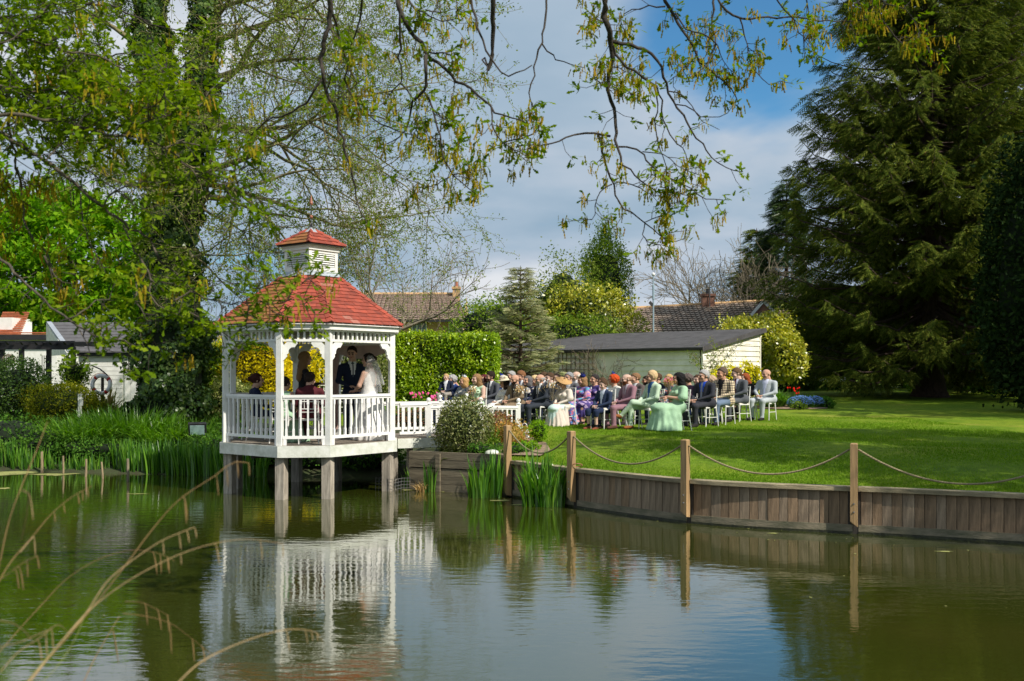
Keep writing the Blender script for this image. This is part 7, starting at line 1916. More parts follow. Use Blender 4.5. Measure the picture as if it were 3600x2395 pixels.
def seated(kind):
    fem = kind.startswith('f')
    sw_, tw_ = (0.165, 0.125) if fem else (0.195, 0.155)
    big = 1.14 if 'big' in kind else 1.0
    top, leg = ('top', 'top') if 'dress' in kind else ('top', 'legs')
    pr_ = [((0, -0.01, 0.62), (0, -0.05, 0.97), tw_ * big * (0.95 if fem else 1), tw_ * big * (1.0 if fem else 1.06), top, (1, 0.70, 1)),
           ((-sw_ + 0.03, -0.05, 1.015), (sw_ - 0.03, -0.05, 1.015), 0.062, 0.062, top, I3),
           ((0, -0.045, 1.05), (0, -0.025, 1.15), 0.056, 0.052, 'skin', I3)]
    if fem: pr_ += sym((0.065, 0.055, 0.90), (0.068, 0.06, 0.89), 0.066, 0.066, top)
    else: pr_ += [((0, -0.045, 1.075), (0, -0.03, 1.10), 0.066, 0.060, 'shirt', I3)]
    # arms to the lap
    el, wr = (sw_ + 0.055, 0.035, 0.76), (0.065, 0.275, 0.675)
    if 'hug' in kind: wr = (0.03, 0.235, 0.80)
    sl_ = 'skin' if 'bare' in kind else top
    pr_ += sym((sw_, -0.05, 1.01), el, 0.062 if not fem else 0.056, 0.050 if not fem else 0.045, top if 'slv' in kind or not fem else sl_) + sym(el, wr, 0.048 if not fem else 0.042, 0.034, sl_ if fem else top)
    if 'slv' in kind: pr_ += sym((sw_ + 0.01, -0.05, 0.99), (sw_ + 0.06, 0.0, 0.80), 0.07, 0.095, top)
    pr_ += [((-0.09, 0, 0.56), (0.09, 0, 0.56), 0.125 * big, 0.125 * big, 'top' if 'dress' in kind else 'legs', I3)]
    if 'dress' in kind:
        hem = 0.05 if 'long' in kind else 0.30
        pr_ += [((0, 0.02, 0.55), (0, 0.42, 0.53), 0.145 * big, 0.125 * big, 'top', (1.25, 1, 0.78)), ((0, 0.36, 0.51), (0, 0.40, hem - 0.03), 0.135 * big, (0.21 if 'long' in kind else 0.135) * big, 'top', (1.4, 0.85, 1))]
        if 'long' in kind: pr_ += [((0, 0.12, 0.48), (0, 0.2, 0.06), 0.16 * big, 0.22 * big, 'top', (1.3, 1, 1))]
        pr_ += sym((0.07, 0.44, 0.42), (0.075, 0.44, 0.09), 0.05, 0.036, 'skin') + sym((0.075, 0.42, 0.05), (0.08, 0.56, 0.035), 0.036, 0.026, 'shoe')
    elif 'cross' in kind:
        pr_ += [((0.09, 0.02, 0.55), (0.10, 0.44, 0.535), 0.092, 0.070, 'legs', I3), ((0.10, 0.44, 0.53), (0.10, 0.46, 0.13), 0.066, 0.048, 'legs', I3), ((0.10, 0.42, 0.06), (0.11, 0.60, 0.045), 0.046, 0.038, 'shoe', I3),
                ((-0.09, 0.02, 0.57), (0.02, 0.45, 0.645), 0.092, 0.070, 'legs', I3), ((0.02, 0.45, 0.64), (0.20, 0.62, 0.34), 0.066, 0.05, 'legs', I3), ((0.21, 0.64, 0.30), (0.22, 0.82, 0.33), 0.046, 0.036, 'shoe', I3)]
    else:
        pr_ += sym((0.09, 0.02, 0.55), (0.14, 0.44, 0.53), 0.092, 0.070, 'legs')
        if 'shorts' in kind: pr_ += sym((0.14, 0.44, 0.52), (0.135, 0.44, 0.44), 0.072, 0.076, 'legs') + sym((0.135, 0.44, 0.45), (0.13, 0.42, 0.18), 0.052, 0.040, 'skin') + sym((0.13, 0.42, 0.18), (0.13, 0.41, 0.08), 0.04, 0.038, 'sock')
        else: pr_ += sym((0.14, 0.44, 0.53), (0.125, 0.43, 0.12), 0.066, 0.050, 'legs')
        pr_ += sym((0.125, 0.39, 0.06), (0.145, 0.585, 0.045), 0.046, 0.038, 'shoe')
        if not fem: pr_ += [((-0.10, -0.05, 0.57), (0.10, -0.05, 0.57), 0.14, 0.14, 'top', (1.05, 0.95, 1))]
    return pr_, (np.array((0, -0.005, 1.236)), wr, el), dict(front=('shirt_v' if not fem else None))
BODY = {}
def body_data(kind, h_=0.024):
    if kind in BODY: return BODY[kind]
    pr_, (hc, wr, el), op_ = POSES[kind]() if kind in POSES else seated(kind)
    V, F = sdf_mesh(pr_, h_, 0.03)
    if 'dress' in kind or kind == 'bride':
        zt = 0.52 if 'dress' in kind else 1.0
        an = np.arctan2(V[:, 0], V[:, 1] - (0.3 if 'dress' in kind else -0.05))
        w_ = np.clip((zt - V[:, 2]) / zt, 0, 1)
        V = V + np.stack([np.sin(an), np.cos(an), 0 * an], 1) * (0.022 * w_ * np.sin(an * 15 + 0.6 * np.sin(V[:, 2] * 9)))[:, None]
        V[:, 2] = np.maximum(V[:, 2], 0.004)
    names, tg, c = tag_faces(V, F, pr_)
    tags = [names[i] for i in tg]
    tags = np.array(tags, dtype=object)
    if op_.get('front') == 'shirt_v':
        ts = op_.get('tz', (0.72, 1.07))
        vv = np.clip((c[:, 2] - ts[0]) / (ts[1] - ts[0]), 0, 1)
        fr = (tags == 'top') & (c[:, 1] > -0.02 + op_.get('y', 0)) & (np.abs(c[:, 0]) < 0.012 + 0.062 * vv) & (c[:, 2] > ts[0])
        tags[fr] = 'shirt'
        tags[((tags == 'shirt')) & (np.abs(c[:, 0]) < 0.022) & (c[:, 1] > 0.0 + op_.get('y', 0)) & (c[:, 2] > ts[0])] = 'tie'
    if op_.get('neck'):                              # open neckline: upper chest is skin
        z_, w_ = op_['neck']
        tags[(tags == 'top') & (c[:, 2] > z_) & (c[:, 1] > -0.06) & (np.abs(c[:, 0]) < w_)] = 'skin'
    parts = [(V, F)]; tg_all = [tags]
    hands = op_.get('hands')
    if hands is None: hands = [((wr[0], wr[1], wr[2]), (-0.75, 0.55, -0.15), (0, -0.2, 1), False), ((-wr[0], wr[1], wr[2]), (0.75, 0.55, -0.15), (0, -0.2, 1), True)]
    for w_, d_, u_, fl in hands:
        hv, hf = hand_at(w_, d_, u_, fl)
        parts.append((hv, hf)); tg_all.append(np.array(['skin'] * len(hf), dtype=object))
    BODY[kind] = (parts, tg_all, hc)
    return BODY[kind]
CL = {}
def cloth(c, rough=0.85, var=0.06):
    key = ('c',) + tuple(c)
    if key not in CL:
        CL[key] = plain('cloth_%d' % len(CL), c, rough, var, 14.0, 0.25, 35.0, spec=0.2)
    return CL[key]
def pattern(name, cols, scale, kind='voronoi'):
    if name in MATS: return MATS[name]
    m, t, o = newmat(name)
    b = N(t, 'ShaderNodeBsdfPrincipled', i_Roughness=0.85)
    co_ = N(t, 'ShaderNodeTexCoord')
    if kind == 'check':
        sp_ = N(t, 'ShaderNodeSeparateXYZ'); link(t, co_.outputs['Object'], sp_.inputs[0])
        fs_ = []
        for ax, ex in (('X', 'Y'), ('Z', None)):
            src = sp_.outputs[ax]
            if ex:
                a_ = N(t, 'ShaderNodeMath', operation='ADD'); link(t, src, a_.inputs[0]); link(t, sp_.outputs[ex], a_.inputs[1]); src = a_.outputs[0]
            m1 = N(t, 'ShaderNodeMath', operation='MULTIPLY', i_1=scale); link(t, src, m1.inputs[0])
            m2 = N(t, 'ShaderNodeMath', operation='FRACT'); link(t, m1.outputs[0], m2.inputs[0])
            m3 = N(t, 'ShaderNodeMath', operation='LESS_THAN', i_1=0.36); link(t, m2.outputs[0], m3.inputs[0]); fs_.append(m3)
        ad_ = N(t, 'ShaderNodeMath', operation='ADD'); link(t, fs_[0].outputs[0], ad_.inputs[0]); link(t, fs_[1].outputs[0], ad_.inputs[1])
        dv2 = N(t, 'ShaderNodeMath', operation='MULTIPLY', i_1=0.5); link(t, ad_.outputs[0], dv2.inputs[0])
        rp_ = ramp(t, [(0.0, cols[0]), (0.5, cols[1]), (1.0, cols[2])]); link(t, dv2.outputs[0], rp_.inputs[0])
    else:
        vz = N(t, 'ShaderNodeTexVoronoi' if kind == 'voronoi' else 'ShaderNodeTexNoise', i_Scale=scale)
        if kind == 'noise': vz.inputs['Distortion'].default_value = 2.0
        link(t, co_.outputs['Object'], vz.inputs['Vector'])
        sx_ = N(t, 'ShaderNodeSeparateColor'); link(t, vz.outputs['Color'], sx_.inputs[0])
        n_ = len(cols)
        rp_ = ramp(t, [((i / n_) if kind == 'voronoi' else 0.3 + 0.4 * i / n_, c) for i, c in enumerate(cols)], 'CONSTANT'); link(t, sx_.outputs[0], rp_.inputs[0])
    link(t, rp_.outputs[0], b.inputs['Base Color']); link(t, b.outputs[0], o.inputs[0])
    return m
def M_(x): return x if isinstance(x, bpy.types.Material) else (MATS[x] if isinstance(x, str) else cloth(x))
SKIN = [(0.52, 0.30, 0.21), (0.56, 0.34, 0.25), (0.48, 0.26, 0.17), (0.58, 0.38, 0.30)]
def person(label, px, top, D, yaw, kind, cols, hair=None, hy=0, hp=0, ground=None, group=None, href=1.40, skin=0, scale=None, beard=None, hat=None, loc=None, tilt=0.0, girth=1.06):
    parts, tg_all, hc = body_data(kind)
    p = P(px, 0, D) if loc is None else Vector(loc)
    g_ = (gz(p.x, p.y) if ground is None else ground)
    s_ = scale if scale else (EYE - (top - HZ) / FPX * D - g_) / href
    RH = Matrix.Rotation(R(hy), 3, 'Z') @ Matrix.Rotation(R(hp), 3, 'X') @ Matrix.Rotation(R(tilt), 3, 'Y')
    A3 = np.array(RH)
    A3 = A3 * 1.10
    hv = hV @ A3.T + hc
    prt = parts + [(hv, hF)]
    V, F = cat_arrays(prt)
    tags = np.concatenate(tg_all + [np.array([HT[i] for i in hT], dtype=object)])
    sk = SKIN[skin]
    tm = {'skin': sk, 'eye': (0.10, 0.06, 0.05), 'lip': (sk[0] * 0.85, sk[1] * 0.5, sk[2] * 0.55), 'brow': (hair[1] if hair else (0.25, 0.16, 0.1)), 'beard': beard or sk, 'shoe': (0.02, 0.018, 0.016), 'sock': (0.015, 0.015, 0.02), 'shirt': (0.75, 0.75, 0.76), 'tie': (0.05, 0.05, 0.06), 'legs': (0.05, 0.05, 0.06), 'top': (0.2, 0.2, 0.2)}
    tm.update(cols)
    if 'tie' not in cols and 'shirt' in cols: tm['tie'] = cols['shirt']
    us = sorted(set(tags))
    mi = np.array([us.index(t_) for t_ in tags])
    me = np_mesh('person', V, F, [M_(tm[t_]) for t_ in us], mi, True)
    o = finish(bpy.data.objects.new('person', me), label=label, cat='person', group=group)
    o.location = (p.x, p.y, g_); o.rotation_euler = (0, 0, R(yaw)); o.scale = (s_ * girth, s_ * girth, s_)
    if hair:
        hvv, hff = hair_data(hair[0])
        hm = np_mesh('hair', hvv @ A3.T + hc, hff, M_(hair[1]), None, True)
        finish(bpy.data.objects.new('hair', hm), o)
    if hat: hat(o, RH, Vector(hc))
    return o
def hat_part(o, RH, hc, mb, name, mat, smooth=True):
    mb.v = [tuple(RH @ Vector(v) + hc) for v in mb.v]
    return mb.obj(name, M_(mat), o, smooth)
def brim_hat(mat, rx, ry, tilt_, flower=None):
    def fn(o, RH, hc):
        mb = MB()
        n = 20
        vs, fs = [], []
        for j, (k, z) in enumerate([(0.02, 0.155), (0.42, 0.15), (0.46, 0.10), (1.0, 0.085), (1.0, 0.075), (0.46, 0.088)]):
            for i in range(n):
                a = i * 6.283 / n
                vs.append((rx * k * math.cos(a), ry * k * math.sin(a) - 0.01, z + tilt_ * k * ry * math.cos(a) + 0.02 * math.sin(2 * a) * k))
        for j in range(5):
            for i in range(n): fs.append((j * n + i, j * n + (i + 1) % n, (j + 1) * n + (i + 1) % n, (j + 1) * n + i))
        ob = hat_part(o, RH, hc, mb.add(vs, fs), 'hat', mat)
        if flower: hat_part(o, RH, hc, MB().ball((0.09, -0.06, 0.18), 0.06, 7, 5).ball((0.14, -0.02, 0.15), 0.045, 7, 5), 'hat_flower', flower)
    return fn
def fascinator(mat, side=1, size=0.055, spikes=8):
    def fn(o, RH, hc):
        rr_ = random.Random(size * 1000)
        mb = MB().ball((0.05 * side, -0.01, 0.145), (size, size, size * 0.8), 8, 5)
        for i in range(spikes):
            a = rr_.uniform(0, 6.28); e = rr_.uniform(0.2, 1.3)
            d = Vector((math.cos(a) * math.cos(e), math.sin(a) * math.cos(e), math.sin(e))) * size * rr_.uniform(1.4, 2.4)
            c_ = Vector((0.05 * side, -0.01, 0.145)); s_ = d.cross(Vector((0.3, 0.5, 0.8))).normalized() * size * 0.35
            mb.add([c_, c_ + d * 0.6 + s_, c_ + d, c_ + d * 0.6 - s_], [(0, 1, 2, 3)])
        hat_part(o, RH, hc, mb, 'fascinator', mat)
    return fn
def glasses(mat=(0.02, 0.02, 0.02), dark=False):
    def fn(o, RH, hc):
        mb = MB()
        for s_ in (-1, 1):
            mb.tube([(s_ * 0.031 + 0.020 * math.cos(a), 0.101 - 0.006 * abs(math.cos(a)), 0.005 + 0.016 * math.sin(a)) for a in np.linspace(0, 6.283, 9)], 0.0026, 4, False)
            mb.tube([(s_ * 0.052, 0.094, 0.010), (s_ * 0.080, 0.0, 0.012)], 0.0026, 4, False)
            if dark: mb.add([(s_ * 0.031 + 0.019 * math.cos(a), 0.100, 0.005 + 0.015 * math.sin(a)) for a in np.linspace(0, 5.5, 8)], [tuple(range(8))])
        mb.tube([(-0.012, 0.105, 0.008), (0.012, 0.105, 0.008)], 0.0026, 4, False)
        hat_part(o, RH, hc, mb, 'glasses', mat, False)
    return fn
def both(*fs):
    def fn(o, RH, hc):
        for f in fs: f(o, RH, hc)
    return fn
# ---- chairs
def make_chair():
    c = empty('chair', (0, 0, 0), label='x', cat='chair')
    m_ = MB(); sh_ = 0.44
    m_.add([(-0.19, -0.19, sh_), (0.19, -0.19, sh_), (0.21, 0.20, sh_), (-0.21, 0.20, sh_), (-0.19, -0.19, sh_ + 0.025), (0.19, -0.19, sh_ + 0.025), (0.21, 0.20, sh_ + 0.025), (-0.21, 0.20, sh_ + 0.025)], FC).obj('seat', 'chair_white', c)
    MB().add([(-0.18, -0.18, sh_ + 0.026), (0.18, -0.18, sh_ + 0.026), (0.20, 0.19, sh_ + 0.026), (-0.20, 0.19, sh_ + 0.026), (-0.16, -0.16, sh_ + 0.05), (0.16, -0.16, sh_ + 0.05), (0.18, 0.17, sh_ + 0.05), (-0.18, 0.17, sh_ + 0.05)], FC).obj('cushion', 'cushion_cream', c)
    for s_ in (-1, 1):
        MB().tube([(s_ * 0.195, 0.185, sh_), (s_ * 0.20, 0.20, 0.0)], [0.017, 0.012], 6).obj('leg', 'chair_white', c)
        MB().tube([(s_ * 0.185, -0.27, 0.0), (s_ * 0.18, -0.19, sh_), (s_ * 0.175, -0.20, sh_ + 0.12), (s_ * 0.165, -0.25, 0.92)], [0.012, 0.017, 0.017, 0.013], 6).obj('leg', 'chair_white', c)
        MB().tube([(s_ * 0.195, 0.19, 0.22), (s_ * 0.183, -0.235, 0.22)], 0.009, 5).obj('stretcher', 'chair_white', c)
    for z in (0.60, 0.66, 0.80, 0.905): MB().tube([(-0.172, -0.205 - (z - 0.56) * 0.13, z), (0, -0.22 - (z - 0.56) * 0.13, z), (0.172, -0.205 - (z - 0.56) * 0.13, z)], 0.011, 5).obj('back_rail', 'chair_white', c)
    for x in (-0.085, 0.0, 0.085): MB().tube([(x, -0.225, 0.66), (x, -0.255, 0.90)], 0.008, 5).obj('back_spindle', 'chair_white', c)
    return c
plain('chair_white', (0.74, 0.73, 0.69), 0.5, 0.05)
plain('cushion_cream', (0.62, 0.58, 0.50), 0.8, 0.06)
chair0 = make_chair(); remember(chair0)
first_chair = [True]
def chair_at(p, yaw, label, group, z):
    c = chair0 if first_chair[0] else copy_tree(chair0)
    first_chair[0] = False
    c.location = (p[0], p[1], z); c.rotation_euler = (0, 0, R(yaw)); c['label'] = label; c['group'] = group
    return c

# ---------------------------------------------------------------- poses of the wedding party
POSES = {}
def standing_man():
    pr_ = [((0, 0, 1.02), (0, -0.01, 1.38), 0.150, 0.168, 'top', (1, 0.70, 1)), ((-0.16, -0.01, 1.43), (0.16, -0.01, 1.43), 0.066, 0.066, 'top', I3), ((0, 0, 0.92), (0, 0, 1.0), 0.158, 0.15, 'top', (1, 0.75, 1)),
           ((0, -0.01, 1.47), (0, 0.015, 1.58), 0.057, 0.053, 'skin', I3), ((0, -0.005, 1.49), (0, 0.005, 1.515), 0.068, 0.062, 'shirt', I3)]
    pr_ += [((0.20, -0.01, 1.42), (0.27, 0.04, 1.14), 0.064, 0.052, 'top', I3), ((0.27, 0.04, 1.14), (0.10, 0.27, 1.04), 0.050, 0.038, 'top', I3), ((-0.20, -0.01, 1.42), (-0.26, 0.05, 1.14), 0.064, 0.052, 'top', I3), ((-0.26, 0.05, 1.14), (-0.06, 0.28, 1.04), 0.050, 0.038, 'top', I3)]
    pr_ += sym((0.085, 0, 0.90), (0.10, 0.01, 0.50), 0.098, 0.070, 'legs') + sym((0.10, 0.01, 0.50), (0.105, -0.02, 0.09), 0.066, 0.052, 'legs') + sym((0.105, -0.03, 0.05), (0.12, 0.14, 0.04), 0.045, 0.037, 'shoe')
    return pr_, (np.array((0, 0.03, 1.695)), (0.1, 0.27, 1.04), None), dict(front='shirt_v', tz=(1.22, 1.49), y=0.02, hands=[((0.10, 0.27, 1.04), (-0.5, 0.8, -0.1), (0, 0, 1), False), ((-0.06, 0.28, 1.04), (0.4, 0.85, -0.1), (0, 0, 1), True)])
def bride_pose():
    pr_ = [((0, 0, 1.06), (0, -0.01, 1.30), 0.130, 0.142, 'top', (1, 0.74, 1)), ((0, -0.01, 1.33), (0, -0.01, 1.40), 0.135, 0.10, 'skin', (1.1, 0.62, 1)), ((-0.14, -0.02, 1.40), (0.14, -0.02, 1.40), 0.050, 0.050, 'skin', I3), ((0, -0.02, 1.42), (0, 0.0, 1.54), 0.050, 0.046, 'skin', I3)]
    pr_ += sym((0.068, 0.07, 1.28), (0.07, 0.075, 1.27), 0.078, 0.078, 'top')
    pr_ += [((0.17, -0.02, 1.39), (0.23, 0.06, 1.12), 0.055, 0.045, 'skin', I3), ((0.23, 0.06, 1.12), (0.09, 0.28, 1.01), 0.042, 0.030, 'skin', I3), ((-0.17, -0.02, 1.39), (-0.23, 0.06, 1.12), 0.055, 0.045, 'skin', I3), ((-0.23, 0.06, 1.12), (-0.08, 0.28, 1.01), 0.042, 0.030, 'skin', I3)]
    pr_ += [((0, 0, 1.0), (0, -0.04, 0.75), 0.150, 0.25, 'top', I3), ((0, -0.04, 0.75), (0, -0.07, 0.10), 0.25, 0.40, 'top', (1, 1.0, 1))]
    return pr_, (np.array((0, 0.015, 1.655)), None, None), dict(hands=[((0.09, 0.28, 1.01), (-0.3, 0.9, 0.05), (0, 0, 1), False), ((-0.08, 0.28, 1.01), (0.3, 0.9, 0.05), (0, 0, 1), True)])
def celebrant_pose():
    pr_ = [((0, 0, 1.0), (0, -0.01, 1.30), 0.140, 0.148, 'top', (1, 0.72, 1)), ((-0.14, -0.02, 1.37), (0.14, -0.02, 1.37), 0.060, 0.060, 'top', I3), ((0, -0.02, 1.40), (0, 0.01, 1.52), 0.050, 0.046, 'skin', I3)] + sym((0.066, 0.06, 1.24), (0.067, 0.065, 1.23), 0.07, 0.07, 'top')
    pr_ += sym((0.18, -0.02, 1.36), (0.23, 0.06, 1.10), 0.058, 0.048, 'top') + sym((0.23, 0.06, 1.10), (0.09, 0.27, 1.12), 0.046, 0.034, 'top')
    pr_ += [((0, 0, 0.95), (0, 0, 0.55), 0.165, 0.18, 'top', (1.05, 0.8, 1))] + sym((0.085, 0, 0.6), (0.09, -0.02, 0.09), 0.075, 0.046, 'legs') + sym((0.09, -0.03, 0.05), (0.10, 0.12, 0.035), 0.04, 0.032, 'shoe')
    return pr_, (np.array((0, 0.025, 1.635)), None, None), dict(hands=[((0.09, 0.27, 1.12), (-0.5, 0.8, 0.1), (0, 0, 1), False), ((-0.09, 0.27, 1.12), (0.5, 0.8, 0.1), (0, 0, 1), True)])
POSES.update(standing_man=standing_man, bride=bride_pose, celebrant=celebrant_pose)
NAVY, BLACK, GREY, LGREY, WHITE = (0.012, 0.018, 0.040), (0.012, 0.012, 0.014), (0.085, 0.090, 0.10), (0.36, 0.39, 0.42), (0.75, 0.75, 0.77)
MINT, SAGE = (0.44, 0.60, 0.42), (0.34, 0.52, 0.34)
G_DARK, G_BROWN, G_BLOND, G_GREY, G_AUB, G_BLACK, G_LBR = (0.022, 0.014, 0.010), (0.075, 0.042, 0.022), (0.48, 0.32, 0.14), (0.34, 0.33, 0.32), (0.14, 0.03, 0.02), (0.010, 0.009, 0.010), (0.26, 0.15, 0.07)

# in the gazebo
def gloc(px, D): q = P(px, 0, D); return (q.x, q.y, FL)
person('groom in a dark navy suit and striped tie facing the bride', 1232, 0, 0, 205, 'standing_man', dict(top=NAVY, legs=NAVY, tie=(0.06, 0.07, 0.10)), ('short', G_DARK), hy=-28, hp=-12, ground=FL, scale=1.03, loc=gloc(1236, 20.75), skin=1)
bride = person('bride in a full white strapless gown and veil holding his hands', 1318, 0, 0, 62, 'bride', dict(top='gown_white' if 'gown_white' in MATS else plain('gown_white', (0.80, 0.78, 0.75), 0.6, 0.03, 8.0, 0.35, 14.0)), ('updo', G_DARK), hy=18, ground=FL, scale=0.965, loc=gloc(1296, 20.05), skin=1)
person('celebrant with long brown hair in a black coat standing back to us', 1078, 0, 0, -60, 'celebrant', dict(top=BLACK, legs=BLACK), ('long', G_LBR), hy=0, ground=FL, scale=1.0, loc=gloc(1070, 20.6), skin=1)
m, t, o_ = newmat('veil_tulle')
tb_ = N(t, 'ShaderNodeBsdfTransparent'); tl_ = N(t, 'ShaderNodeBsdfTranslucent'); df_ = N(t, 'ShaderNodeBsdfDiffuse')
for q in (tl_, df_): q.inputs[0].default_value = (0.85, 0.84, 0.82, 1)
mA = N(t, 'ShaderNodeMixShader', i_0=0.5); mB_ = N(t, 'ShaderNodeMixShader', i_0=0.26)
link(t, tl_.outputs[0], mA.inputs[1]); link(t, df_.outputs[0], mA.inputs[2]); link(t, tb_.outputs[0], mB_.inputs[1]); link(t, mA.outputs[0], mB_.inputs[2]); link(t, mB_.outputs[0], o_.inputs[0])
for k, (len_, out_) in enumerate(((0.78, 0.22), (0.60, 0.27))):
    vs, fs = [], []
    nu, nv = 22, 12
    for j in range(nv + 1):
        v = j / nv
        for i in range(nu + 1):
            a = math.pi + (i / nu - 0.5) * 2.7
            rr_ = 0.075 + (out_ - 0.05) * v ** 0.8 + 0.02 * v * math.sin(i * 2.1 + k)
            vs.append((rr_ * math.sin(a) * 1.0, -0.02 + rr_ * math.cos(a) * 0.95, 1.765 - 0.02 * k - len_ * (v ** 1.25)))
    for j in range(nv):
        for i in range(nu): fs.append((j * (nu + 1) + i, j * (nu + 1) + i + 1, (j + 1) * (nu + 1) + i + 1, (j + 1) * (nu + 1) + i))
    MB().add(vs, fs).obj('veil', 'veil_tulle', bride, smooth=True)
def seat_g(label, px, top, D, yaw, kind, cols, hair, hy=0, skin=1, chair_label='', **kw):
    l_ = gloc(px, D)
    o = person(label, px, top, D, yaw, kind, cols, hair, hy=hy, ground=FL, loc=l_, skin=skin, group='people seated in the gazebo', **kw)
    a = R(yaw)
    chair_at((l_[0], l_[1]), yaw, chair_label, 'white chairs in the gazebo', FL)
    return o
seat_g('seated woman in navy with red brown hair in a bun', 905, 1310, 19.8, -62, 'f_slv', dict(top=(0.010, 0.016, 0.045), legs=(0.010, 0.016, 0.045)), ('updo', (0.05, 0.016, 0.012)), chair_label='white spindle chair under the woman in navy', hy=-8)
seat_g('seated bridesmaid in pale mint with dark hair pinned up beside the post', 1003, 1322, 19.15, -18, 'f_bare_dress_long', dict(top=SAGE), ('updo', G_DARK), chair_label='white spindle chair under the mint dressed bridesmaid in the gazebo', hy=-20)
seat_g('seated man in a burgundy jacket seen from behind', 1090, 1305, 19.0, 6, 'm_suit', dict(top=(0.085, 0.016, 0.022), legs=(0.05, 0.014, 0.02)), ('short', G_DARK), chair_label='white spindle chair under the man in burgundy', hy=-22)

# ---------------------------------------------------------------- guests on the lawn
F_MULTI = pattern('shawl_print', [(0.06, 0.16, 0.38), (0.45, 0.12, 0.22), (0.30, 0.16, 0.40), (0.10, 0.32, 0.45), (0.55, 0.30, 0.36), (0.10, 0.09, 0.30)], 16)
F_NAVY = pattern('navy_floral', [(0.012, 0.018, 0.06), (0.012, 0.018, 0.06), (0.02, 0.03, 0.10), (0.012, 0.018, 0.06), (0.55, 0.48, 0.42)], 13)
F_PURP = pattern('purple_floral', [(0.05, 0.03, 0.16), (0.08, 0.05, 0.22), (0.05, 0.03, 0.16), (0.40, 0.30, 0.46), (0.05, 0.03, 0.16)], 14)
F_WAVE = pattern('wave_print', [(0.62, 0.54, 0.42), (0.62, 0.55, 0.45), (0.10, 0.17, 0.26), (0.55, 0.48, 0.36), (0.20, 0.28, 0.36)], 8, 'noise')
F_CHECK = pattern('check_cloth', [(0.68, 0.55, 0.36), (0.22, 0.17, 0.12), (0.025, 0.022, 0.02)], 17, 'check')
F_FLOR = pattern('white_floral', [(0.5, 0.48, 0.46), (0.04, 0.05, 0.10), (0.35, 0.12, 0.08), (0.06, 0.08, 0.12)], 18)
F_FUR = plain('cream_fur', (0.62, 0.52, 0.42), 1.0, 0.22, 22.0, 0.9, 40.0)
def guest(label, px, top, D, kind, cols, hair, yaw=118, hy=0, chair='', **kw):
    yaw, hy = yaw + 16, hy - 14
    kw.setdefault('href', 1.40 if hair else 1.388)
    jit = random.Random(label)
    yaw += jit.uniform(-9, 9); hy += jit.uniform(-12, 12)
    kw.setdefault('hp', jit.uniform(-8, 5)); kw.setdefault('tilt', jit.uniform(-7, 7)); kw.setdefault('girth', jit.uniform(1.08, 1.24))
    o = person(label, px, top, D, yaw, kind, cols, hair, hy=hy, group='seated wedding guests', **kw)
    o.rotation_euler = (R(jit.uniform(-3, 2)), R(jit.uniform(-3, 3)), o.rotation_euler.z)
    if chair: chair_at((o.location.x, o.location.y), yaw, 'white chair of the ' + chair, 'white guest chairs', o.location.z)
    return o
def suit(c, shirt=WHITE, tie=None, legs=None, **k):
    d = dict(top=c, legs=legs or c, shirt=shirt)
    if tie: d['tie'] = tie
    d.update(k); return d
guest('man with curly grey hair in a blue suit bending to a child', 1594, 1316, 25.6, 'm_suit', suit((0.02, 0.045, 0.17)), ('curly', G_GREY), yaw=105, hy=25, hp=-24, chair='grey curly haired man holding a child')
guest('small blond child in a navy jacket on a lap', 1571, 1337, 25.25, 'm_child', suit(NAVY, legs=(0.3, 0.27, 0.24)), ('short', G_BLOND), yaw=150, scale=0.62, ground=1.05 + 0.41, skin=3, href=1.4)
guest('woman with a blonde bob in a blue and cream print top', 1627, 1322, 25.2, 'f_slv', dict(top=F_WAVE, legs=(0.5, 0.47, 0.42)), ('bob', (0.46, 0.27, 0.11)), yaw=130, hat=fascinator((0.72, 0.72, 0.76), -1, 0.05), chair='woman in the blue and cream print top')
guest('bridesmaid with long fair hair in an off shoulder mint dress', 1673, 1313, 24.9, 'f_bare_dress_long', dict(top=MINT), ('long', G_LBR), yaw=135, skin=3, chair='off shoulder mint bridesmaid')
guest('woman with dark red cropped curls behind the bridesmaid', 1699, 1315, 26.4, 'f_slv', dict(top=(0.5, 0.47, 0.44), legs=GREY), ('curly', (0.10, 0.014, 0.02)), yaw=125, chair='woman with dark red curls')
guest('bearded dark haired man in a grey suit and black tie', 1729, 1305, 26.2, 'm_suit', suit((0.075, 0.08, 0.095), tie=(0.01, 0.01, 0.012)), ('swept', G_DARK), yaw=128, beard=(0.16, 0.09, 0.06), chair='dark bearded man in grey')
guest('woman in a white dress with a wide cream hat', 1771, 1330, 25.0, 'f_slv_dress_long', dict(top=(0.72, 0.71, 0.67)), ('long', G_DARK), yaw=122, hat=brim_hat((0.66, 0.58, 0.42), 0.27, 0.25, -0.12, (0.70, 0.60, 0.42)), skin=2, chair='woman with the wide cream hat')
guest('bald bearded man in a brown tweed suit', 1812, 1316, 24.7, 'm_suit', suit((0.20, 0.145, 0.09), shirt=(0.07, 0.055, 0.045), tie=(0.05, 0.035, 0.03)), None, yaw=118, beard=(0.05, 0.03, 0.02), skin=0, chair='bald man in brown tweed')
guest('grey haired man with a blue hat flower before him', 1796, 1303, 27.3, 'm_suit', suit(GREY), ('short', G_GREY), yaw=118, chair='grey man behind the cream hat')
guest('woman in royal blue with a blue feather fascinator', 1768, 1318, 27.0, 'f_slv', dict(top=(0.01, 0.07, 0.28), legs=NAVY), ('bob', (0.55, 0.50, 0.42)), yaw=118, hat=fascinator((0.01, 0.03, 0.25), 1, 0.06), chair='woman in royal blue')
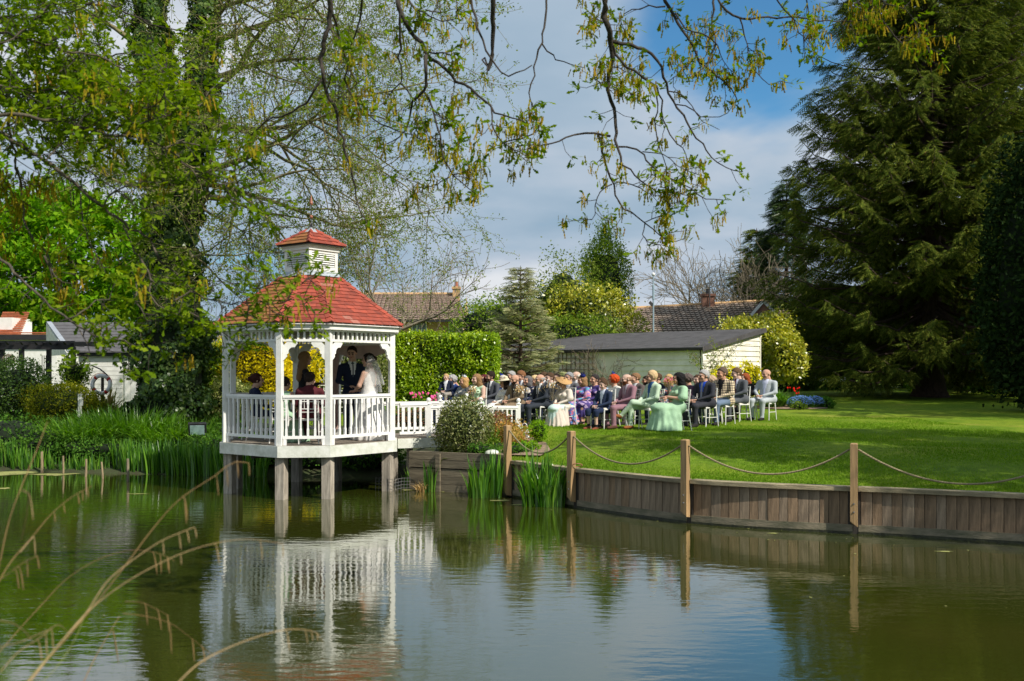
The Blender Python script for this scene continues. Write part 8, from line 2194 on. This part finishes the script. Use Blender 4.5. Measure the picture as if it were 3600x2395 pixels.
guest('auburn haired man in glasses looking down', 1836, 1303, 26.9, 'm_suit', suit(GREY, tie=(0.02, 0.03, 0.12)), ('swept', (0.20, 0.09, 0.04)), yaw=122, hp=-14, hat=glasses(), skin=0, chair='auburn haired man in glasses')
guest('grey fringed woman in glasses and navy floral dress', 1853, 1320, 25.6, 'f_slv_dress', dict(top=F_NAVY), ('bob', (0.13, 0.12, 0.12)), yaw=118, hat=glasses(), chair='grey fringed woman in glasses')
guest('woman with pale blonde swept hair looking down', 1880, 1318, 26.2, 'f_bare', dict(top=(0.5, 0.28, 0.2), legs=NAVY), ('bob', (0.62, 0.46, 0.24)), yaw=122, hp=-16, chair='pale blonde woman')
guest('bald grey bearded man in a dark three piece suit', 1905, 1315, 24.4, 'm_suit', suit((0.030, 0.036, 0.048), tie=(0.16, 0.15, 0.14)), ('fringe', G_GREY), yaw=112, beard=(0.40, 0.33, 0.28), href=1.388, chair='bald man in the dark three piece suit')
guest('young man with brown hair in a navy suit', 1932, 1310, 25.8, 'm_suit', suit(NAVY, tie=(0.09, 0.11, 0.15)), ('swept', G_BROWN), yaw=118, skin=3, chair='young man in the navy suit')
guest('brown haired man in the back row before the trellis', 1915, 1306, 27.4, 'm_suit', suit(GREY), ('short', G_BROWN), yaw=118, chair='back row man before the trellis')
guest('girl with long dark hair in the back row', 1957, 1312, 27.2, 'f_slv', dict(top=BLACK, legs=BLACK), ('long', G_DARK), yaw=128, skin=3, chair='girl with long dark hair')
guest('woman in a tilted straw hat, cream fur wrap and pale mint skirt', 1983, 1328, 24.3, 'f_slv_dress_long', dict(top=pattern('fur_over_mint', [(0.62, 0.54, 0.46), (0.60, 0.52, 0.44), (0.66, 0.58, 0.50)], 18, 'noise')), ('updo', G_BROWN), yaw=122, hat=brim_hat((0.50, 0.30, 0.13), 0.24, 0.22, 0.42), skin=0, chair='woman in the tilted straw hat')
guest('grey haired man in sunglasses and grey suit behind the straw hat', 2006, 1307, 25.9, 'm_suit', suit((0.11, 0.11, 0.12)), ('short', (0.24, 0.24, 0.25)), yaw=118, hat=glasses((0.01, 0.01, 0.01), True), chair='grey man in sunglasses behind the straw hat')
guest('white haired man in the back row', 2026, 1305, 27.2, 'm_suit', suit(LGREY), ('fringe', (0.60, 0.58, 0.54)), yaw=115, href=1.388, skin=3, chair='white haired back row man')
guest('woman in a pink and blue print shawl with a navy flower fascinator', 2037, 1319, 24.9, 'f_slv_dress_long', dict(top=F_MULTI), ('bob', G_LBR), yaw=122, hat=fascinator((0.012, 0.02, 0.13), -1, 0.075), chair='woman in the printed shawl')
guest('short dark haired woman in glasses and purple floral dress', 2086, 1315, 24.9, 'f_slv_dress', dict(top=F_PURP), ('short', (0.03, 0.024, 0.024)), yaw=124, hat=glasses(), chair='woman in purple floral')
guest('woman in a pale blue top behind the boy', 2117, 1326, 25.2, 'f_slv', dict(top=(0.36, 0.50, 0.68), legs=NAVY), ('bob', G_BROWN), yaw=112, chair='woman in pale blue')
guest('boy in a navy waistcoat and shorts with brown shoes', 2120, 1334, 22.9, 'm_shorts', dict(top=(0.022, 0.035, 0.075), legs=(0.014, 0.024, 0.06), shirt=(0.62, 0.66, 0.78), shoe=(0.20, 0.06, 0.03)), ('swept', G_BROWN), yaw=115, skin=3, chair='boy in the waistcoat')
guest('woman with vivid orange hair, blue feather and cream jacket', 2157, 1313, 23.5, 'f_slv', dict(top=(0.66, 0.64, 0.58), legs=F_NAVY), ('curly', (0.50, 0.065, 0.012)), yaw=104, hat=fascinator((0.01, 0.04, 0.22), 1, 0.045, 12), chair='orange haired woman')
guest('woman with long mousy hair behind the orange hair', 2182, 1326, 24.8, 'f_slv', dict(top=(0.3, 0.27, 0.25), legs=GREY), ('long', (0.16, 0.11, 0.075)), yaw=80, chair='long mousy haired woman')
guest('bald ginger bearded man in a mauve suit and bow tie', 2208, 1314, 22.95, 'm_suit', suit((0.27, 0.145, 0.175), shirt=(0.52, 0.44, 0.48), tie=(0.33, 0.18, 0.21), shoe=(0.10, 0.045, 0.03)), ('fringe', (0.32, 0.20, 0.13)), yaw=106, hp=-6, beard=(0.16, 0.055, 0.02), href=1.388, skin=3, chair='bald man in mauve')
guest('ruddy older man in a brown suit behind the mauve suit', 2236, 1310, 24.6, 'm_suit', suit((0.10, 0.08, 0.075)), ('short', (0.22, 0.12, 0.06)), yaw=112, skin=0, chair='older man in brown')
guest('dark bearded man half hidden by the mint suit', 2272, 1320, 24.9, 'm_suit', suit(NAVY), ('short', G_DARK), yaw=110, beard=(0.05, 0.03, 0.02), skin=2, chair='man hidden by the mint suit')
guest('blond man in a mint green suit with one leg crossed', 2289, 1302, 22.75, 'm_cross', suit((0.47, 0.60, 0.44), shirt=(0.03, 0.10, 0.26), tie=(0.02, 0.09, 0.24), shoe=(0.26, 0.095, 0.03)), ('swept', (0.56, 0.40, 0.22)), yaw=108, skin=0, chair='man in the mint suit')
guest('dark haired man in navy behind the mint suit', 2311, 1310, 24.7, 'm_suit', suit(NAVY), ('short', G_BROWN), yaw=118, skin=0, chair='man in navy behind the mint suit')
guest('blonde woman in a white and navy floral dress', 2354, 1314, 24.4, 'f_slv_dress', dict(top=F_FLOR), ('bob', G_BLOND), yaw=122, skin=0, chair='blonde woman in the floral dress')
guest('bridesmaid with long black hair in a flowing sage green dress', 2380, 1308, 22.3, 'f_big_slv_bare_dress_long_hug', dict(top=SAGE), ('long', G_BLACK), yaw=100, hy=12, skin=0, chair='sage green bridesmaid')
guest('woman with curly grey brown hair in plum', 2413, 1311, 24.3, 'f_slv', dict(top=(0.09, 0.045, 0.075), legs=BLACK), ('curly', (0.11, 0.085, 0.075)), yaw=85, chair='woman in plum')
guest('dark blonde woman in navy before the shed corner', 2449, 1316, 25.2, 'f_slv_dress', dict(top=(0.02, 0.04, 0.12)), ('long', G_BROWN), yaw=128, skin=3, chair='dark blonde woman in navy')
guest('grey haired man in sunglasses, dark suit and blue shirt', 2478, 1300, 23.8, 'm_suit', suit((0.032, 0.033, 0.042), shirt=(0.015, 0.075, 0.50), tie=(0.28, 0.30, 0.36)), ('swept', (0.36, 0.35, 0.34)), yaw=116, hat=glasses((0.01, 0.01, 0.01), True), skin=0, chair='man in the blue shirt')
guest('woman with fair curls behind the blue shirted man', 2496, 1318, 25.4, 'f_slv', dict(top=(0.4, 0.3, 0.27), legs=GREY), ('curly', (0.45, 0.32, 0.22)), yaw=100, chair='woman with fair curls')
guest('brown haired man in a cream and black check jacket', 2541, 1291, 24.55, 'm_suit', suit(F_CHECK, shirt=(0.012, 0.012, 0.014), tie=(0.014, 0.014, 0.016), legs=(0.13, 0.18, 0.26)), ('swept', (0.11, 0.075, 0.055)), yaw=114, skin=2, chair='man in the check jacket')
guest('man half hidden behind the check jacket', 2524, 1318, 26.6, 'm_suit', suit(BLACK), ('short', G_GREY), yaw=120, skin=0, chair='man hidden by the check jacket')
guest('young man in glasses, grey suit and burgundy tie', 2597, 1293, 25.8, 'm_suit', suit((0.085, 0.092, 0.105), shirt=(0.58, 0.58, 0.72), tie=(0.16, 0.008, 0.018)), ('swept', (0.12, 0.07, 0.035)), yaw=118, hat=glasses(), skin=3, chair='young man with the burgundy tie')
guest('woman with long copper hair in black', 2622, 1311, 27.0, 'f_slv_dress', dict(top=BLACK), ('long', (0.26, 0.065, 0.02)), yaw=108, skin=3, chair='copper haired woman')
guest('bald man in a light grey suit at the end of the row', 2691, 1297, 26.6, 'm_suit', suit((0.40, 0.43, 0.455), shirt=(0.66, 0.68, 0.85), tie=(0.62, 0.65, 0.84)), None, yaw=122, skin=0, chair='bald man in light grey')
# the straw hat lady's skirt hangs paler than her wrap
sk = next(o for o in COL.objects if o.get('label', '').startswith('woman in a tilted straw hat'))
V, F = sdf_mesh([((0, 0.02, 0.55), (0, 0.42, 0.53), 0.150, 0.132, '', (1.25, 1, 0.80)), ((0, 0.38, 0.52), (0, 0.42, 0.02), 0.140, 0.19, '', (1.2, 0.8, 1)), ((0, 0.14, 0.48), (0, 0.22, 0.06), 0.155, 0.19, '', (1.15, 1, 1))], 0.024, 0.03)
an = np.arctan2(V[:, 0], V[:, 1] - 0.3)
V = V + np.stack([np.sin(an), np.cos(an), 0 * an], 1) * (0.022 * np.clip((0.52 - V[:, 2]) / 0.5, 0, 1) * np.sin(an * 15))[:, None]
V[:, 2] = np.maximum(V[:, 2], 0.004)
np_obj('skirt', (V, F), cloth((0.58, 0.72, 0.68)), sk, True)
# bouquets and dried grasses at the aisle
def posy(name, label, px, py, D, cols, n, h_, seed, spread=0.10):
    r = np.random.default_rng(seed)
    p = P(px, py, D)
    root = empty(name, p, label=label, cat='flowers')
    d = unit(r.normal(size=(n, 3)) * np.array([0.35, 0.35, 0.15]) + np.array([0, 0, 1.0]))
    e = d * (h_ * r.uniform(0.6, 1.0, n))[:, None]
    segs_obj('stems', root, [(np.zeros(3) - [0, 0, 0.08], q, 0.003, 0.002) for q in e], 'bark_bare', 3)
    for i, c in enumerate(cols):
        q = e[i::len(cols)]
        leaf_obj('petals', root, c, np.repeat(q, 5, 0) + r.normal(size=(len(q) * 5, 3)) * 0.025, r.uniform(0.03, 0.06, len(q) * 5), seed + i, axis=(0, 0, 1), jit=0.6)['kind'] = 'stuff'
posy('dried_bouquet', 'dried grass bouquet held by the off shoulder bridesmaid', 1662, 1392, 24.5, ['dry_leaf', 'petal_white', 'orange_leaf'], 40, 0.20, 401)
posy('dried_bouquet', 'dried bouquet held by the sage green bridesmaid', 2352, 1372, 22.05, ['dry_leaf', 'orange_leaf', 'tulip_pink'], 36, 0.26, 402)
posy('pampas_posy', 'pampas and white posy tied to a chair by the dark suited man', 1940, 1400, 24.2, ['dry_leaf', 'petal_white', 'dry_leaf'], 34, 0.42, 403)
posy('pampas_posy', 'pampas posy tied beside the tweed suit', 1828, 1410, 24.5, ['dry_leaf', 'orange_leaf', 'petal_white'], 34, 0.36, 404)

# ---------------------------------------------------------------- small things round the pond
plain('buoy_white', (0.76, 0.75, 0.72), 0.5, 0.05)
plain('buoy_red', (0.55, 0.03, 0.02), 0.5, 0.05)
plain('stake_wood', (0.36, 0.27, 0.16), 0.85, 0.25, 5.0, 0.3, 20, stretch=(6, 6, 0.8))
plain('lamp_glass', (0.45, 0.62, 0.62), 0.06, 0.1, spec=0.9)
plain('grass_straw', (0.25, 0.155, 0.06), 0.8, 0.2, 8.0)
plain('grass_pale', (0.36, 0.25, 0.12), 0.8, 0.15, 8.0)
plain('grass_stem_green', (0.22, 0.24, 0.06), 0.8, 0.2, 8.0)
slab = ['slim pale stake furthest left in the shallows', 'slim brown stake second from the left', 'leaning pale stake beside a small leafy plant', 'short leaning stake left of the thick one', 'thick pale bark stripped stake among irises']
for i, (px, t_, b_, w_, lean) in enumerate([(147, 1588, 1660, 9, 0), (222, 1603, 1668, 7, 0), (300, 1614, 1676, 8, 3), (362, 1624, 1682, 7, -5), (449, 1613, 1692, 10, 0)]):
    D = EYE * FPX / (b_ - HZ)
    a, c = P(px, b_ + 30, D), P(px + lean, t_, D)
    MB().tube([a, a.lerp(c, 0.5) + Vector((0.008, 0, 0)), c], [w_ / 2 * D / FPX * 1.15, w_ / 2 * D / FPX, w_ / 2 * D / FPX * 0.9], 8).obj('stake', 'stake_wood' if i != 4 else 'bark_bare', label=slab[i], cat='stake', group='stakes along the left waterline')
p = P(-12, 1600, 25); MB().tube([(p.x, p.y, -0.2), (p.x, p.y, 0.35)], 0.05, 8).obj('stake', 'stake_wood', label='stout mossy stake cut by the left edge', cat='stake', group='stakes along the left waterline')
p = P(281, 1430, 27.0); g0 = gz(p.x, p.y)
MB().box((p.x, p.y, (P(0, 1398, 27).z + g0) / 2), (0.09, 0.05, P(0, 1398, 27).z - g0 + 0.2)).box((p.x + 0.06, p.y, P(0, 1412, 27).z), (0.04, 0.04, 0.22)).obj('marker_post', 'weathered_white', label='pale grey square post before the golden bush', cat='post')
# lifebuoy on its stand
lb = empty('lifebuoy', P(356, 1352, 28.8), label='white lifebuoy with red bands hanging before the outbuilding wall', cat='lifebuoy')
Rb, rb3 = 0.255, 0.058
for q in range(8):
    a0, a1 = q * math.pi / 4 + 0.5, (q + 1) * math.pi / 4 + 0.5
    band = q % 2 == 0
    aa = np.linspace(a0, a0 + 0.28, 5) if band else np.linspace(a0 - math.pi / 4 + 0.28 + 0.002, a1 - 0.002, 12)
    MB().tube([(Rb * math.cos(x), 0.02 * math.sin(3 * x), Rb * math.sin(x)) for x in aa], rb3 * (1.03 if band else 1), 10).obj('band' if band else 'ring_segment', 'buoy_red' if band else 'buoy_white', lb, smooth=True)
MB().tube([(0.33 * math.cos(x), -0.03, 0.33 * math.sin(x)) for x in np.linspace(0.2, 2.9, 14)], 0.008, 5).obj('grab_rope', 'buoy_red', lb)
g0 = gz(lb.location.x, lb.location.y)
MB().box((0, 0.09, (g0 - lb.location.z + 0.25) / 2), (0.07, 0.05, lb.location.z - g0 + 0.25)).obj('stand', 'dark_wood', lb)
MB().tube([P(318, 1283, 28.6), P(352, 1298, 28.6), P(378, 1320, 28.6)], 0.02, 6).obj('boat_hook', 'black_stain', label='black pole slung above the lifebuoy', cat='pole')
# floodlights on the bank
def flood(px, py, D, w_, h_, tilt, label):
    p = P(px, py, D); g = gz(p.x, p.y)
    root = empty('floodlight', p, 0.25, label=label, cat='floodlight', group='floodlights on the bank')
    M4 = Matrix.Rotation(R(tilt), 3, 'X')
    def part(mb, nm, mt):
        mb.v = [tuple(M4 @ Vector(v)) for v in mb.v]; mb.obj(nm, mt, root)
    part(MB().box((0, 0, 0), (w_, 0.10, h_)), 'housing', 'dark_metal')
    part(MB().box((0, -0.052, h_ * 0.1), (w_ * 0.8, 0.012, h_ * 0.62)), 'glass', 'lamp_glass')
    part(MB().box((0, 0.08, 0), (w_ * 0.7, 0.08, h_ * 0.6)), 'heat_sink', 'dark_metal')
    MB().tube([(0, 0.05, 0), (0, 0.08, g - p.z - 0.1)], 0.02, 6).obj('stand', 'dark_metal', root)
flood(694, 1514, 24.3, 0.42, 0.42, 28, 'large black floodlight tilted up beside the gazebo')
flood(618, 1530, 25.2, 0.20, 0.16, 10, 'small black floodlight at the foot of the ivy trunk')
# wicker ball on the pergola side
wb_ = MB()
for i in range(9):
    a = i * math.pi / 9
    wb_.tube([(0.17 * math.cos(x) * math.cos(a), 0.17 * math.cos(x) * math.sin(a), 0.17 * math.sin(x)) for x in np.linspace(0, 6.283, 17)], 0.012, 4, False)
w_ = wb_.obj('wicker_ball', 'bark_bare', label='woven wicker ball hanging over the clipped bush', cat='ornament')
w_.location = P(29, 1266, 29.5)
# lantern on a shepherd's crook
ln = empty('garden_lantern', P(1845, 1510, 21.2), label='white lantern on a shepherd crook at the lawn edge', cat='lantern')
ln.location.z = gz(ln.location.x, ln.location.y)
MB().tube([(-0.06, 0, -0.05), (-0.06, 0, 0.34), (-0.045, 0, 0.40), (0.0, 0, 0.42), (0.04, 0, 0.39), (0.05, 0, 0.33)], 0.008, 6).obj('crook', 'white_gloss', ln)
MB().lathe((0.05, 0, 0.12), [(0.01, 0.16), (0.025, 0.14), (0.06, 0.10), (0.065, 0.095), (0.045, 0.09), (0.045, 0.01), (0.06, 0.0)][::-1], 8).obj('lantern_body', 'white_gloss', ln)
# stone in the bed and floating algae
MB().ball((0, 0, 0), (0.16, 0.1, 0.08), 9, 6).obj('edging_stone', 'weathered_white', label='pale stone at the edge of the bridge bed', cat='stone', smooth=True).location = loc_(1655 + 75, 19.75, 0.04)
def algae(label, px, wy, w_, d_, seed):
    r = np.random.default_rng(seed)
    x, y = wl(px, wy)
    n = 24
    vs = [(0, 0, 0.006)] + [((1 + 0.35 * math.sin(3 * a + seed) + 0.2 * r.normal()) * w_ * math.cos(a), (1 + 0.3 * r.normal()) * d_ * math.sin(a), 0.005) for a in np.linspace(0, 6.283, n, endpoint=False)]
    o = MB().add(vs, [(0, 1 + i, 1 + (i + 1) % n) for i in range(n)]).obj('algae_mat', 'algae', label=label, cat='algae', group='floating algae mats')
    o.location = (x, y, 0)
for i, (px, wy, w_, d_, lb_) in enumerate([(60, 1662, 0.42, 0.5, 'large pale algae mat at the far left'), (200, 1668, 0.5, 0.22, 'thin algae streak behind the stakes'), (15, 1718, 0.12, 0.12, 'small algae mat cut by the left edge'), (480, 1737, 0.22, 0.03, 'thin floating weed streak below the irises'), (1455, 1722, 0.28, 0.12, 'greenish algae mat under the bridge'), (1580, 1727, 0.16, 0.16, 'floating weed scrap before the sleeper wall'), (1865, 1775, 0.30, 0.10, 'algae patch at the foot of the dense iris clump'), (1760, 1760, 0.15, 0.10, 'algae patch below the first rope post'), (2720, 1876, 0.07, 0.03, 'tiny weed scrap below the long rope'), (3320, 1940, 0.10, 0.03, 'pale leaf raft on the shaded water')]):
    algae(lb_, px, wy, w_, d_, 500 + i)
rf = np.random.default_rng(77)
n = 150
fx = rf.uniform(-9, 7, n); fy = np.where(rf.uniform(0, 1, n) < 0.6, shore(fx) - rf.uniform(0.1, 1.2, n), rf.uniform(8.5, 19, n))
np_obj('floating_leaves', scatter(*LEAF, np.stack([fx, fy, np.full(n, 0.006)], 1), frames(n, rf, None, 1, 30.0) * np.array([1, 1, 0.05]), rf.uniform(0.02, 0.06, n)), 'algae', kind='stuff', label='scraps of leaf and bud scale floating on the pond', cat='leaves')
# a gull far off
gl = MB()
c = P(2469, 873, 60)
gl.add([c + Vector(v) for v in ((0, 0, 0), (-0.12, 0.05, 0.10), (-0.17, 0.1, 0.16), (-0.06, 0.1, 0.03), (0.10, 0.05, -0.08), (0.2, 0.1, -0.1), (0.05, 0.1, -0.02), (0.02, -0.15, 0.02), (0.0, 0.2, -0.02))], [(0, 1, 2, 3), (0, 4, 5, 6), (7, 0, 3, 8), (7, 8, 6, 0)])
gl.obj('bird', 'dark_metal', label='dark bird gliding in the sky above the bungalow', cat='bird')

# ---------------------------------------------------------------- dry grasses beside the camera
def zG(u, v): return (u / 1.571, 1600 + v / 1.571)
STEMS = [  # stalk outline, depth, width px start/end, hanging spikelets at (u, v, length px)
    ([(-120, 1500), (0, 590), (60, 330), (120, 170), (200, -20), (260, -180)], 3.2, 9, 4, [], 'grass_straw', 'long bent straw stalk at the left edge'),
    ([(-60, 800), (60, 590), (180, 450), (290, 320), (400, 230), (510, 170)], 3.3, 5, 2.5, [(290, 295, 60), (360, 275, 55), (415, 225, 60), (450, 200, 55), (490, 175, 50)], 'grass_straw', 'thin straw stalk crossing the left water'),
    ([(150, 1260), (330, 1040), (470, 880), (600, 690), (760, 560), (900, 470), (1070, 400)], 3.0, 8, 4, [(880, 480, 80), (980, 440, 90), (1050, 410, 60), (1020, 420, 70)], 'grass_pale', 'strong pale straw stalk leaning right'),
    ([(140, 1290), (300, 1080), (480, 870), (640, 740), (840, 620), (1040, 530), (1200, 485), (1380, 465), (1560, 490)], 3.1, 7, 3, [(1160, 500, 110), (1440, 468, 110), (1530, 485, 80), (1000, 545, 60)], 'grass_pale', 'longest pale straw stalk arching over the reflection'),
    ([(100, 1300), (380, 1000), (560, 780), (700, 600), (850, 400), (980, 255), (1180, 120), (1310, 35), (1370, 40), (1375, 115)], 3.3, 7, 4, [(985, 250, 150), (1015, 235, 130), (1165, 120, 110), (1250, 60, 110), (1295, 45, 90), (1345, 25, 70)], 'grass_straw', 'tall brown straw stalk reaching before the gazebo pile'),
    ([(-40, 1130), (200, 860), (400, 660), (600, 555), (760, 525), (880, 545), (965, 585)], 3.6, 4, 2, [(830, 535, 130), (870, 545, 110), (920, 560, 90), (945, 570, 70)], 'grass_straw', 'faint brown stalk curving over the dark reflection'),
    ([(450, 1280), (520, 1130), (600, 990), (660, 890)], 3.4, 6, 3, [(625, 985, 180), (630, 960, 120)], 'grass_straw', 'short brown stalk at the bottom of the view'),
    ([(690, 810), (780, 815), (860, 850), (935, 890)], 3.5, 4, 2.5, [(800, 820, 120), (860, 845, 120), (915, 880, 100)], 'grass_straw', 'nodding brown tip over the dark reflection'),
    ([(680, 875), (800, 890), (940, 930), (1060, 1015), (1190, 1120)], 3.5, 4, 2.5, [(1060, 1015, 130), (925, 940, 170), (1110, 1050, 100)], 'grass_straw', 'nodding straw tip below the first'),
    ([(970, 1270), (1100, 1150), (1250, 1070), (1420, 1005), (1560, 968), (1680, 965), (1760, 990), (1782, 1035)], 3.0, 8, 4, [(1580, 968, 120), (1685, 970, 80), (1710, 975, 60), (1745, 985, 50)], 'grass_pale', 'pale straw stalk arching right at the bottom'),
    ([(-30, 910), (80, 935), (160, 1000), (200, 1080)], 2.8, 6, 4, [], 'grass_pale', 'arched dead stalk in the lower left corner'),
    ([(-20, 1065), (120, 1030), (260, 970), (290, 960)], 2.7, 5, 4, [], 'grass_pale', 'pale crossed dead stalk in the lower left corner'),
    ([(0, 1200), (100, 1090), (220, 1010), (330, 940), (380, 985)], 2.8, 5, 3, [(250, 980, 130), (290, 970, 150), (200, 1020, 120)], 'grass_pale', 'tangled dead stalk in the lower left corner'),
    ([(140, 1260), (260, 1120), (370, 1000)], 2.7, 6, 3, [], 'grass_stem_green', 'greenish stalk in the lower left corner'),
    ([(230, 1260), (330, 1150), (440, 960), (470, 880)], 2.8, 5, 3, [], 'grass_stem_green', 'thin greenish stalk in the lower left corner'),
    ([(-60, 720), (40, 660), (120, 600), (210, 555)], 3.2, 4, 2, [(70, 630, 110), (150, 590, 90), (200, 560, 70), (120, 640, 130)], 'grass_straw', 'small nodding spray at the left edge'),
    ([(110, 540), (150, 490), (185, 450)], 3.2, 6, 5, [(210, 445, 70), (185, 450, 110)], 'grass_pale', 'folded dry leaf on the thin stalk'),
    ([(120, 195), (150, 210), (150, 300), (118, 470)], 3.1, 9, 5, [(165, 180, 150)], 'grass_pale', 'hanging dry leaf at the left edge'),
]
rg = np.random.default_rng(88)
for pts, D0, w0, w1, spk, mt, lab in STEMS:
    px_ = np.array([zG(*q) for q in pts])
    sp = smooth_path(px_, 28)
    dd = D0 + np.linspace(-0.15, 0.35, 28)
    W = [P(a, b, d) for (a, b), d in zip(sp, dd)]
    root = empty('dry_grass_stalk', W[0], label=lab, cat='grass stalk', group='dry grasses in the foreground')
    loc0 = W[0]
    np_obj('stalk', tube_arrays([w - loc0 for w in W], np.linspace(w0, w1, 28) / 2 * D0 / FPX * 0.62, 5), mt, root, smooth=True)
    for u, v, L in spk:
        a = np.array(zG(u, v)); L = L / 1.571
        k = int(np.argmin(np.linalg.norm(sp - a, axis=1)))
        a = sp[k]
        sx_ = rg.uniform(0.05, 0.30) * L
        q = np.array([(a[0] + sx_ * s_ ** 0.6, a[1] + L * (s_ ** 1.3) - 0.12 * L * math.sin(s_ * 3.1) * (1 - s_)) for s_ in np.linspace(0, 1, 9)])
        d_ = dd[k] + rg.uniform(-0.05, 0.05)
        np_obj('spikelet', tube_arrays([P(x, y, d_) - loc0 for x, y in q], np.array([0.9, 1.0, 1.1, 1.4, 1.8, 2.0, 2.0, 1.6, 0.8]) * d_ / FPX, 5), mt, root, smooth=True)
